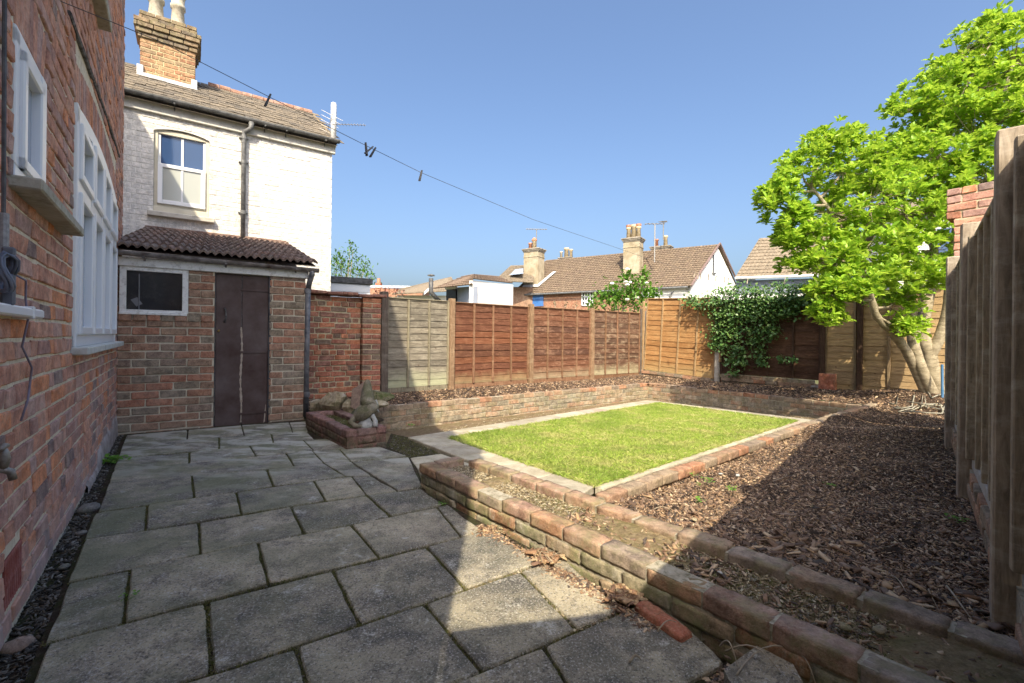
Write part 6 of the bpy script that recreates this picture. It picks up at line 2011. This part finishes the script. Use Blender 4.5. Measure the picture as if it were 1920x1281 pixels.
zt_ = D(1720, 400, 14).z
m = MB(); m.box(-.9, 5, 0, 6, -.3, zt_); m.build("walls", REND, hp)
m = MB(); m.add([(-1.1, -.2, zt_), (5, -.2, zt_), (5, 3, zt_ + 1.2), (-1.1, 3, zt_ + 1.2), (5, 6.2, zt_), (-1.1, 6.2, zt_)], [(0, 1, 2, 3), (3, 2, 4, 5)]); m.build("roof", ROOF_D, hp)
m = MB(); m.box(.2, .9, -.03, .02, zt_ - 1.6, zt_ - .5); m.build("window", GLASS_SKY, hp)

# ================================================================== VEGETATION
LEAF_SHAPE = np.array([(0, 0, 0), (.30, .16, .05), (.62, .23, .09), (.88, .12, .06), (1, 0, .0), (.88, -.12, .06), (.62, -.23, .09), (.30, -.16, .05), (.5, 0, -.02)])
LEAF_F = np.array([(0, 1, 8), (1, 2, 8), (2, 3, 8), (3, 4, 8), (4, 5, 8), (5, 6, 8), (6, 7, 8), (7, 0, 8)])
LEAF_S4 = np.array([(0, 0, 0), (.45, .26, .06), (1, 0, 0), (.45, -.26, .06)])
LEAF_F4 = np.array([(0, 1, 2), (0, 2, 3)])
def leaves(P, AX, L, name, mat, parent=None, shape=LEAF_SHAPE, faces=LEAF_F, wid=1.0, droop=.25, R=None, **kw):
    """P (n,3) bases, AX (n,3) directions, L (n,) lengths"""
    n = len(P)
    ax = AX / np.linalg.norm(AX, axis=1)[:, None]
    up = np.tile(np.array([0, 0, 1.0]), (n, 1)) + RNG.normal(0, .35, (n, 3))
    sd_ = np.cross(up, ax); sd_ /= np.linalg.norm(sd_, axis=1)[:, None] + 1e-9
    nn = np.cross(ax, sd_)
    k = len(shape)
    S = shape[None] * L[:, None, None]
    x = S[:, :, 0]; y = S[:, :, 1] * wid; z = S[:, :, 2] - droop * (shape[None, :, 0] ** 2) * L[:, None]
    V = P[:, None] + ax[:, None] * x[..., None] + sd_[:, None] * y[..., None] + nn[:, None] * z[..., None]
    F = (faces[None] + (np.arange(n) * k)[:, None, None]).reshape(-1, faces.shape[1])
    if R is None: R = RNG.random(n)
    return np_mesh(name, V.reshape(-1, 3), F, mat, parent, np.repeat(R, k), **kw)

def rosettes(C, AXS, n_leaf, L, spread=.9):
    P, A, LL = [], [], []
    for c, a in zip(C, AXS):
        a = a / np.linalg.norm(a)
        t = np.cross(a, (0.3, .5, .8)); t /= np.linalg.norm(t); b = np.cross(a, t)
        m = max(4, int(n_leaf * (.7 + .6 * RNG.random())))
        for i in range(m):
            ph = i * 2.4 + RNG.random() * .6
            el = spread * (.55 + .6 * RNG.random())
            d = a * math.cos(el) + (t * math.cos(ph) + b * math.sin(ph)) * math.sin(el)
            P.append(c + a * (-.05 * RNG.random())); A.append(d); LL.append(L * (.6 + .6 * RNG.random()))
    return np.array(P), np.array(A), np.array(LL)

# multi stemmed tree -----------------------------------------------
tb_ = D(1742, 733, 7.0)
tree = empty("magnolia_tree", (tb_.x, tb_.y, .25), 0, "multi stemmed tree with smooth pale trunks and bright green leaves at the garden's right end", "tree")
TO = Vector((tb_.x, tb_.y, .25))
def trunk(pts, r0, r1, name="trunk", parent=tree, sides=12):
    P = [D(u, v, y) - TO for u, v, y in pts]
    # smooth the path
    Q, Rr = [], []
    n = len(P)
    for i in range(n - 1):
        for k in range(4):
            t = k / 4
            a, b, c, d = P[max(i - 1, 0)], P[i], P[i + 1], P[min(i + 2, n - 1)]
            q = .5 * ((2 * b) + (c - a) * t + (2 * a - 5 * b + 4 * c - d) * t * t + (3 * b - a - 3 * c + d) * t ** 3)
            Q.append(q); Rr.append(r0 + (r1 - r0) * ((i + t) / (n - 1)) + random.gauss(0, .002))
    Q.append(P[-1]); Rr.append(r1)
    m = MB(); m.tube(Q, Rr, sides)
    return m.build(name, BARK, parent, True), [q + TO for q in Q]
T1, p1_ = trunk([(1738, 742, 7.0), (1713, 684, 6.95), (1690, 644, 6.85), (1662, 613, 6.75), (1643, 592, 6.7), (1637, 571, 6.65), (1625, 530, 6.6), (1600, 470, 6.55), (1560, 400, 6.5), (1520, 350, 6.45)], .075, .02)
T2, p2_ = trunk([(1750, 742, 6.95), (1725, 686, 6.9), (1712, 639, 6.9), (1709, 597, 6.9), (1704, 560, 6.9), (1700, 500, 6.9), (1680, 420, 6.9), (1650, 340, 6.9), (1620, 290, 6.8)], .085, .02)
T3, p3_ = trunk([(1758, 742, 7.05), (1748, 700, 7.0), (1742, 664, 7.0), (1733, 640, 7.0), (1732, 605, 7.0), (1739, 569, 7.05), (1748, 527, 7.1), (1752, 480, 7.1), (1745, 400, 7.1), (1755, 300, 7.1), (1790, 200, 7.1), (1840, 110, 7.1)], .11, .022)
T4, p4_ = trunk([(1742, 668, 7.0), (1763, 630, 6.9), (1776, 581, 6.85), (1781, 527, 6.8), (1790, 440, 6.8), (1820, 340, 6.8), (1860, 240, 6.8), (1900, 120, 6.8)], .085, .02)
T5, p5_ = trunk([(1734, 575, 7.03), (1729, 545, 7.0), (1724, 515, 7.0), (1715, 460, 6.95), (1700, 400, 6.9)], .04, .02)
T6, p6_ = trunk([(1712, 650, 6.9), (1722, 620, 7.0), (1720, 590, 7.1), (1714, 565, 7.15)], .035, .02)
LOBES = [(1452, 372, 34, 6.3), (1480, 400, 42, 6.3), (1500, 318, 44, 6.4), (1545, 268, 34, 6.5), (1600, 258, 32, 6.6), (1580, 320, 55, 6.6), (1510, 440, 46, 6.3), (1560, 400, 66, 6.5), (1630, 380, 75, 6.6), (1640, 320, 50, 6.8),
         (1715, 200, 36, 7.2), (1745, 240, 46, 7.2), (1700, 290, 60, 7.0), (1760, 150, 40, 7.2), (1800, 105, 45, 7.2), (1845, 70, 36, 7.3), (1875, 42, 26, 7.3), (1900, 120, 60, 7.1), (1950, 110, 50, 7.2), (1850, 165, 62, 7.0), (1790, 210, 60, 7.0),
         (1760, 300, 70, 6.8), (1830, 260, 80, 6.8), (1900, 220, 80, 6.7), (1850, 340, 70, 6.6), (1770, 380, 66, 6.6), (1700, 400, 70, 6.7), (1560, 488, 58, 6.2), (1620, 470, 70, 6.3), (1700, 470, 56, 6.5), (1550, 550, 40, 6.0),
         (1590, 540, 52, 6.0), (1640, 520, 50, 6.1), (1550, 590, 22, 5.9), (1740, 520, 34, 6.6), (1690, 560, 32, 6.6), (1700, 608, 26, 6.6), (1745, 470, 40, 6.8), (1655, 290, 30, 6.9), (1680, 340, 50, 6.9), (1980, 160, 90, 6.9), (1990, 320, 90, 6.7), (1470, 345, 22, 6.3), (1475, 455, 22, 6.3), (1490, 490, 20, 6.3)]
CC, AA = [], []
twg = MB()
allpath = [q for P in (p1_[16:], p2_[14:], p3_[18:], p4_[10:], p5_[4:]) for q in P]
for (u, v, rp, Y) in LOBES:
    c = D(u, v, Y); r = .86 * rp * Y / FPX
    root_ = min(allpath, key=lambda q: (q - c).length + (1.2 if q.z > c.z else 0))
    mid_ = root_.lerp(c, .5) + Vector((0, 0, -.06))
    twg.tube([root_ - TO, mid_ - TO, c - TO], [.020, .014, .008], 6)
    nsub = int(8 + 165 * r * r * (.8 if rp > 60 else 1))
    for k in range(nsub):                       # flat sprays of rosettes with gaps between them
        d = RNG.normal(0, 1, 3); d /= np.linalg.norm(d)
        rad = r * (.30 + .75 * RNG.random() ** .6) * (1 + (.35 * RNG.random() if k % 4 == 0 else 0))
        sc_ = np.array(c) + d * rad * np.array([1.05, 1.3, .85])
        sr = .07 + .10 * RNG.random()
        sub = Vector(sc_)
        twg.tube([c.lerp(sub, .05) - TO, c.lerp(sub, .55) + Vector((0, 0, -.03)) - TO, sub - TO], [.007, .005, .003], 4, False)
        hd_ = RNG.random() * 6.28
        for i in range(int(RNG.integers(4, 9))):
            a_ = hd_ + RNG.normal(0, 1.1)
            o_ = np.array([math.cos(a_), math.sin(a_), 0]) * sr * (.3 + 1.1 * RNG.random()); o_[2] = RNG.normal(.01, .035)
            CC.append(sc_ + o_)
            AA.append(o_ / sr * .55 + d * .25 + np.array([0, -.12, .9]))
twg.build("branches", BARK, tree, kind="stuff")
CC, AA = np.array(CC), np.array(AA)
P, A, L = rosettes(CC, AA, 8, .094, 1.0)
L = L * (.7 + .55 * RNG.random(len(L)))
lv = leaves(P, A, L, "crown", LEAF_MAG, tree, wid=1.05, droop=.18, kind="stuff")
lv.location = -TO

# ivy on the back fence --------------------------------------------
ivy = empty("ivy", FB.w(2.9, 0, 0), 0, "dark green ivy spilling over the dark brown back fence panel and hanging in tongues", "ivy")
IO = FB.w(2.9, 0, 0)
IV = [(1297, 563, 12), (1315, 566, 16), (1340, 568, 20), (1365, 560, 22), (1350, 545, 10), (1385, 552, 20), (1410, 565, 26), (1440, 572, 28), (1430, 550, 16), (1465, 560, 28), (1495, 565, 30), (1515, 560, 24), (1480, 540, 14), (1510, 540, 14),
      (1352, 590, 16), (1375, 590, 20), (1402, 592, 22), (1438, 592, 22), (1355, 612, 16), (1350, 632, 17), (1345, 645, 13), (1362, 650, 10), (1382, 625, 19), (1388, 655, 16), (1380, 675, 16), (1398, 680, 10), (1418, 622, 13), (1445, 616, 16), (1525, 545, 20), (1530, 575, 18), (1485, 585, 16), (1455, 625, 12),
      (1425, 640, 14), (1428, 660, 14), (1432, 678, 11), (1383, 697, 8), (1470, 672, 7), (1490, 673, 7), (1412, 545, 12), (1380, 540, 9), (1460, 535, 10), (1540, 560, 16)]
P, A = [], []
for (u, v, rp) in IV:
    s0, z0_ = FB.on(u, v)
    c = FB.w(s0, 0, z0_); r = rp * c.y / FPX
    for i in range(int(24 + 4000 * r * r)):
        ds, dz = RNG.normal(0, .48, 2) * r * np.array([1.3, 1])
        y = -.05 - abs(RNG.normal(0, .07)) - .06 * max(0, (1 - (dz / r) ** 2)) if z0_ + dz < 1.9 else RNG.normal(-.02, .13)
        w_ = FB.w(s0 + ds, y, z0_ + dz)
        P.append(w_ - IO)
        t = RNG.random() * 6.28
        A.append((math.cos(t) * .8 - .0, -.6 + math.sin(t) * .3, -.4 + RNG.normal(0, .5)))
leaves(np.array(P), np.array(A), .032 + .045 * RNG.random(len(P)), "foliage", LEAF_IVY, ivy, wid=1.7, droop=.2, kind="stuff")
m = MB()
for k in range(16):
    s0 = 2.2 + random.random() * .9; z = 1.85
    pts = [FB.w(s0, -.05, z) - IO]
    for j in range(7):
        z -= .14; s0 += random.gauss(-.02, .05); pts.append(FB.w(s0, -.045 - .02 * random.random(), z) - IO)
    m.tube(pts, .006, 4)
m.build("stems", W_DARK_V, ivy, True, kind="stuff")
# dark laurel behind the tree
hg = empty("evergreen_shrub", FB.w(5.6, .5, 0), 0, "dark evergreen shrub showing behind the tree trunks above the tan fence", "shrub")
HO = FB.w(5.6, .5, 0)
P, A = [], []
for (u, v, rp, Y) in [(1660, 570, 28, 8.3), (1690, 580, 32, 8.2), (1730, 565, 36, 8.0), (1765, 575, 34, 7.9), (1640, 585, 16, 8.3), (1700, 600, 22, 7.9), (1760, 545, 26, 8.1), (1610, 560, 20, 8.5), (1745, 595, 18, 7.7)]:
    c = D(u, v, Y); r = rp * Y / FPX
    for i in range(int(4200 * r * r)):
        d = RNG.normal(0, .55, 3) * r
        P.append(np.array(c - HO) + d); A.append(RNG.normal(0, 1, 3) + np.array([0, -.3, .3]))
leaves(np.array(P), np.array(A), .06 + .05 * RNG.random(len(P)), "foliage", LEAF_DARK, hg, kind="stuff", wid=1.2)
m = MB(); m.tube([Vector((0, .2, 0)), Vector((.05, .2, 1.0)), Vector((.0, .1, 1.9))], [.05, .04, .02], 8); m.build("trunk", BARK, hg, True)

def bush(lobes, label, mat, leafL, dens, name="shrub", wid=1.1, stems=6, flowers=0, base_v=600):
    c0 = D(lobes[0][0], base_v, lobes[0][3]); O = Vector((c0.x, c0.y, 0))
    e = empty(name, O, 0, label, "shrub")
    P, A = [], []
    m = MB()
    for (u, v, rp, Y) in lobes:
        c = D(u, v, Y); r = rp * Y / FPX
        m.tube([Vector((0, 0, 0)), (Vector((0, 0, 0)).lerp(c - O, .5) + Vector((0, 0, .1))), c - O], [.03, .018, .008], 5)
        for i in range(int(dens * r * r) + 12):
            d = RNG.normal(0, .52, 3) * r
            P.append(np.array(c - O) + d); A.append(RNG.normal(0, .8, 3) + np.array([0, -.2, .6]))
    leaves(np.array(P), np.array(A), leafL * (.6 + .7 * RNG.random(len(P))), "foliage", mat, e, kind="stuff", wid=wid)
    m.build("stems", TWIG, e, kind="stuff")
    for k in range(flowers):
        u, v, rp, Y = random.choice(lobes)
        c = D(u + random.gauss(0, rp * .5), v + random.gauss(0, rp * .4) - 4, Y - .5) - O
        b = MB(); b.add(*lump(.055, 1, .6, k, 5, .25)); b.build("flower", PETAL, e, False, c)
    return e
bush([(1160, 560, 26, 13.5), (1130, 562, 20, 13.5), (1185, 560, 26, 13.5), (1110, 572, 12, 13.3), (1215, 555, 18, 13.4), (1150, 545, 16, 13.6), (1195, 535, 16, 13.5), (1172, 522, 7, 13.5), (1178, 535, 9, 13.5), (1209, 512, 8, 13.5), (1205, 526, 10, 13.5), (1228, 552, 9, 13.3), (1175, 512, 5, 13.5)],
     "leafy bright green shrub with a few white flowers standing beyond the red brown fence", LEAF_BUSH, .13, 1500, flowers=9)
bush([(640, 500, 20, 14), (655, 490, 18, 14), (662, 470, 11, 14), (657, 456, 5, 14), (630, 490, 14, 14), (680, 505, 14, 14), (690, 515, 12, 14), (686, 493, 9, 14), (640, 480, 12, 14), (699, 522, 8, 14), (648, 515, 20, 14), (670, 515, 16, 14), (628, 510, 14, 14)],
     "sparse light green shrub rising behind the white shed beside the painted house", LEAF_BUSH, .10, 800, wid=.9)
RED_LEAF = leaf_mat("red_leaf", [(.35, .12, .09), (.45, .2, .14), (.28, .10, .08)], .2, (.5, .2, .1))
bush([(725, 546, 9, 12), (742, 548, 9, 12), (708, 546, 7, 12), (755, 550, 5, 12)], "low reddish leaved shrub top just above the grey fence panel", RED_LEAF, .06, 2600)
GREY_TWIG = leaf_mat("dry_leaf", [(.25, .22, .13), (.3, .27, .17), (.2, .19, .11)], .1, (.3, .25, .1))
bush([(1060, 572, 6, 10.6), (1040, 571, 4, 10.6), (1080, 573, 5, 10.6)], "dry greyish climber resting along the top of the brown fence panel", GREY_TWIG, .04, 2500)

# ================================================================== ROCKS AND ORNAMENT
def rock(u, v, Y, w_, d_, h_, mat, label, seed, rot=0.0, tilt=0.0, sub=6, z=None):
    p = D(u, v, Y)
    m = MB()
    V, F = lump(1, 1, 1, seed, sub, .16)
    rr = random.Random(seed)
    # angular rock: cut the lump with a few planes
    pl_ = [(Vector((rr.gauss(0, 1), rr.gauss(0, 1), rr.gauss(0, 1))).normalized(), .62 + .2 * rr.random()) for _ in range(11)]
    V2 = []
    for q in V:
        q = Vector(q)
        for n_, dd in pl_:
            k = q.dot(n_) - dd
            if k > 0: q = q - n_ * k
        V2.append((q.x * w_ * .62, q.y * d_ * .62, q.z * h_ * .62))
    m.add(V2, F)
    return m.build("rock", mat, None, False, (p.x, p.y, p.z), (0, tilt, rot), label=label, cat="rock")
rock(624, 755, 5.45, .30, .26, .22, ROCK_TAN, "large tan sandstone rock with an orange patch, left one of the rock group", 11, .3, 0, 9)
rock(594, 762, 5.6, .16, .2, .18, ROCK_TAN, "small brown rock in the shade beside the downpipe", 5, .2, 0, 8)
rock(651, 762, 5.4, .10, .14, .18, ROCK_TAN, "narrow upright pale rock against the right side of the large tan rock", 21, .3, 0, 8)
rock(714, 745, 5.9, .30, .26, .16, ROCK_MOSS, "rounded mossy green rock on the right of the rock group", 8, .1, 0, 9)
rock(705, 758, 5.75, .26, .2, .12, ROCK_TAN, "flat yellowish rock under the mossy rock", 31, .2, 0, 8)
# pointed flat slab of pink stone standing on end
sl = [(657, 763, 0), (660, 730, 0), (688, 713, 0), (690, 728, 0), (682, 752, 0), (666, 768, 0)]
Ys = 5.35
P = [D(u, v, Ys) for u, v, _ in sl]
O = P[0]
m = MB()
fr_v = [tuple(p - O) for p in P]; bk = [(a + .02, b + .07, c - .01) for a, b, c in fr_v]
n = len(P)
m.add(fr_v + bk, [tuple(range(n))[::-1], tuple(n + i for i in range(n))] + [(i, (i + 1) % n, n + (i + 1) % n, n + i) for i in range(n)])
m.build("rock", ROCK_PINK, None, False, O, label="upright pinkish stone slab with a sharp point, tallest of the rock group", cat="rock")
# ground heap under the rocks
m = MB(); c = D(640, 770, 5.5); m.add(*lump(.42, .6, .14, 4, 8)); m.build("rockery_soil", SOIL_DARK, None, True, (c.x + .0, c.y + .2, .0), kind="structure")

# stone ornament
op = D(686, 792, 4.42)
zb_ = .168
orn = empty("garden_ornament", (op.x, op.y, zb_), math.radians(20), "weathered mossy stone ornament with plump body and tall pointed cap on the small planter", "ornament")
k = op.y / FPX
def ox(u): return (u - 686) * k
def oz(v): return CAMH + (631 - 2 - v) * k - zb_ + .003 * 4.4
base = MB()
base.tube([(0, 0, 0), (0, 0, .03), (.0, 0, .07), (.01, 0, .11)], [.085, .075, .045, .035], 12)
base.build("base", STATUE_PALE, orn, True)
body = MB()
V, F = lump(1, .75, .62, 3, 10, .05)
a = -.62
body.add([(q[0] * .125 * math.cos(a) + q[2] * .125 * math.sin(a), q[1] * .12, -q[0] * .125 * math.sin(a) + q[2] * .125 * math.cos(a) + .155) for q in map(lambda t: (t[0], t[1], t[2]), V)], F)
body.build("body", STATUE, orn, True)
tl = MB(); tl.tube([(-.10, 0, .09), (-.14, -.02, .055), (-.10, -.05, .025), (-.04, -.06, .018)], [.035, .03, .026, .018], 10); tl.build("tail", STATUE, orn, True)
cap = MB(); cap.tube([(.02, .01, .20), (.01, .02, .26), (.01, .025, .34), (.012, .03, .42), (.012, .03, .455)], [.075, .068, .052, .032, .010], 12); cap.build("pointed_cap", STATUE, orn, True)
hd = MB(); V, F = lump(.050, .9, .9, 9, 8, .08); hd.add([(x + .055, y - .005, z + .215) for x, y, z in V], F); hd.build("head", STATUE, orn, True)
ar = MB(); ar.tube([(.09, -.01, .26), (.105, -.015, .21), (.10, -.02, .17), (.12, -.03, .14)], [.009, .010, .009, .006], 6); ar.build("arm", STATUE_PALE, orn, True)
wg = MB(); wg.tube([(.055, -.03, .12), (.085, -.05, .06), (.08, -.06, .01)], [.022, .022, .03], 8); wg.build("foot", STATUE_PALE, orn, True)

# ================================================================== WASHING LINE, PEGS, HOSE, BLUE POLE
def inv_depth(t, y0, y1): return 1 / ((1 - t) / y0 + t / y1)
LPX = [(40, -30), (110, 1), (300, 78), (505, 182), (690, 275), (790, 324), (1000, 412), (1160, 466), (1211, 484), (1305, 512), (1372, 523)]
YS = [2.15 if i == 0 else inv_depth((u - 40) / (1372 - 40), 2.15, 11.0) for i, (u, v) in enumerate(LPX)]
LP3 = [D(u, v, y) for (u, v), y in zip(LPX, YS)]
def at_line(u):
    for (a, b), (p, q) in zip(zip(LPX, LPX[1:]), zip(LP3, LP3[1:])):
        if a[0] <= u <= b[0]:
            # same depth interpolation along the segment
            lo, hi = 0.0, 1.0
            for _ in range(30):
                t = (lo + hi) / 2
                if proj(p.lerp(q, t))[0] < u: lo = t
                else: hi = t
            return p.lerp(q, lo), (q - p).normalized()
m = MB(); m.tube([p - LP3[0] for p in LP3], .0022, 5)
m.build("washing_line", BLACK, None, True, LP3[0], label="thin dark washing line running from the house wall across the sky to the back fence", cat="line")
m = MB(); p0_ = D(1384, 524, 9.6); l2 = [p0_, D(1460, 523, 8.9), D(1545, 517, 8.0), D(1600, 512, 7.4)]
l2 = [LP3[-1]] + l2[1:]
m.tube([p - l2[0] for p in l2], .0035, 5); m.build("washing_line", plain("pale_cord", (.5, .5, .46), .8), None, True, l2[0], label="pale cord running from the end of the dark line into the green tree", cat="line")
PEGW = plain("wooden_peg", (.34, .27, .19), .85, .3)
PEGP = plain("pale_wooden_peg", (.55, .47, .38), .85, .2)
def peg(u, mat, label, tilt, h=.078, path=None, pt=None, openp=False, group=None):
    if pt is None: p, d = at_line(u)
    else: p, d = pt, Vector((1, 0, 0))
    e = empty("clothes_peg", p, math.atan2(d.y, d.x), label, "peg", group)
    for sgn in (-1, 1):
        m = MB()
        m.add([(-.005, sgn * .001, .022), (.005, sgn * .001, .022), (.005, sgn * .001, -h + .022), (-.005, sgn * .001, -h + .022),
               (-.005, sgn * .0075, .022), (.005, sgn * .0075, .022), (.005, sgn * .0095, -h + .022), (-.005, sgn * .0095, -h + .022)],
              [(0, 1, 2, 3), (7, 6, 5, 4), (0, 4, 5, 1), (1, 5, 6, 2), (2, 6, 7, 3), (3, 7, 4, 0)])
        m.build("peg_half", mat, e, rot=(0, tilt + (sgn * .02), 0))
    m = MB(); m.tube([(0, -.011, -.02), (0, .011, -.02)], .0035, 6); m.build("spring", IRON, e, rot=(0, tilt, 0))
for u, t_, lb in ((505, .35, "black clothes peg on the dark line over the slate roof"), (686, -.12, "upright black clothes peg, left one of the close pair near the white pipe"),
                 (696, .75, "slanting black clothes peg crossing its neighbour, near the white pipe"), (702, .5, "thin slanting black clothes peg, right side of the close pair"), (790, .25, "single black clothes peg on the line in the open sky")):
    peg(u, BLACK, lb, t_, .095 if u < 600 else .10)
for u, t_, lb in ((1303, .5, "first brown wooden peg of the cluster in front of the white gable"), (1309, .15, "second brown wooden peg of the cluster in front of the white gable"), (1314, -.1, "third brown wooden peg of the cluster in front of the white gable"),
                 (1328, -.45, "brown wooden peg leaning left in front of the white gable"), (1343, .5, "brown wooden peg leaning right in front of the white gable"), (1358, .0, "upright brown wooden peg before the right edge of the gable"), (1366, .3, "last brown wooden peg where the dark line ends")):
    peg(u, PEGW, lb, t_, .14)
for (u, v, y, lb) in ((1402, 523, 9.9, "pale wooden peg pair hanging on the pale cord against the blue grey wall"), (1472, 522, 8.8, "pale wooden peg on the cord beside the tree foliage")):
    peg(0, PEGP, lb, .15, .13, pt=D(u, v, y))
# hose at the foot of the tree
hz = empty("garden_hose", (6.0, 6.3, .2), 0, "pale garden hose lying in loose coils at the foot of the tree", "hose")
m = MB()
for k in range(5):
    pts = []
    for j in range(22):
        t = j / 21
        u = 1668 + 8 * k + (128 - 8 * k) * t; v = 741 + 3.6 * k + 2.6 * math.sin(t * 6.0 + k * 1.3)
        q = GP(u, v, lambda p: zb(p.x, p.y) + .02 + .006 * k)
        pts.append(q - Vector((6.0, 6.3, .2)))
    m.tube(pts, .008, 6)
m.build("coil", plain("hose_plastic", (.26, .25, .19), .5, .2), hz, True)
m = MB()
pts = [GP(u, v, lambda p: zb(p.x, p.y) + .02) - Vector((6, 6.3, .2)) for u, v in ((1682, 746), (1705, 754), (1735, 759), (1765, 761), (1785, 763))]
m.tube(pts, .011, 6); m.build("loose_end", plain("hose_plastic_pale", (.40, .38, .28), .5, .2), hz, True)
bp = GP(1767, 748, lambda p: .22)
bl = empty("blue_pole", bp, 0, "thin upright blue stick beside the tree trunk", "pole")
m = MB(); m.tube([(0, 0, 0), (-.01, 0, .5)], .016, 8); m.build("stick", plain("blue_paint", (.03, .14, .30), .5), bl)
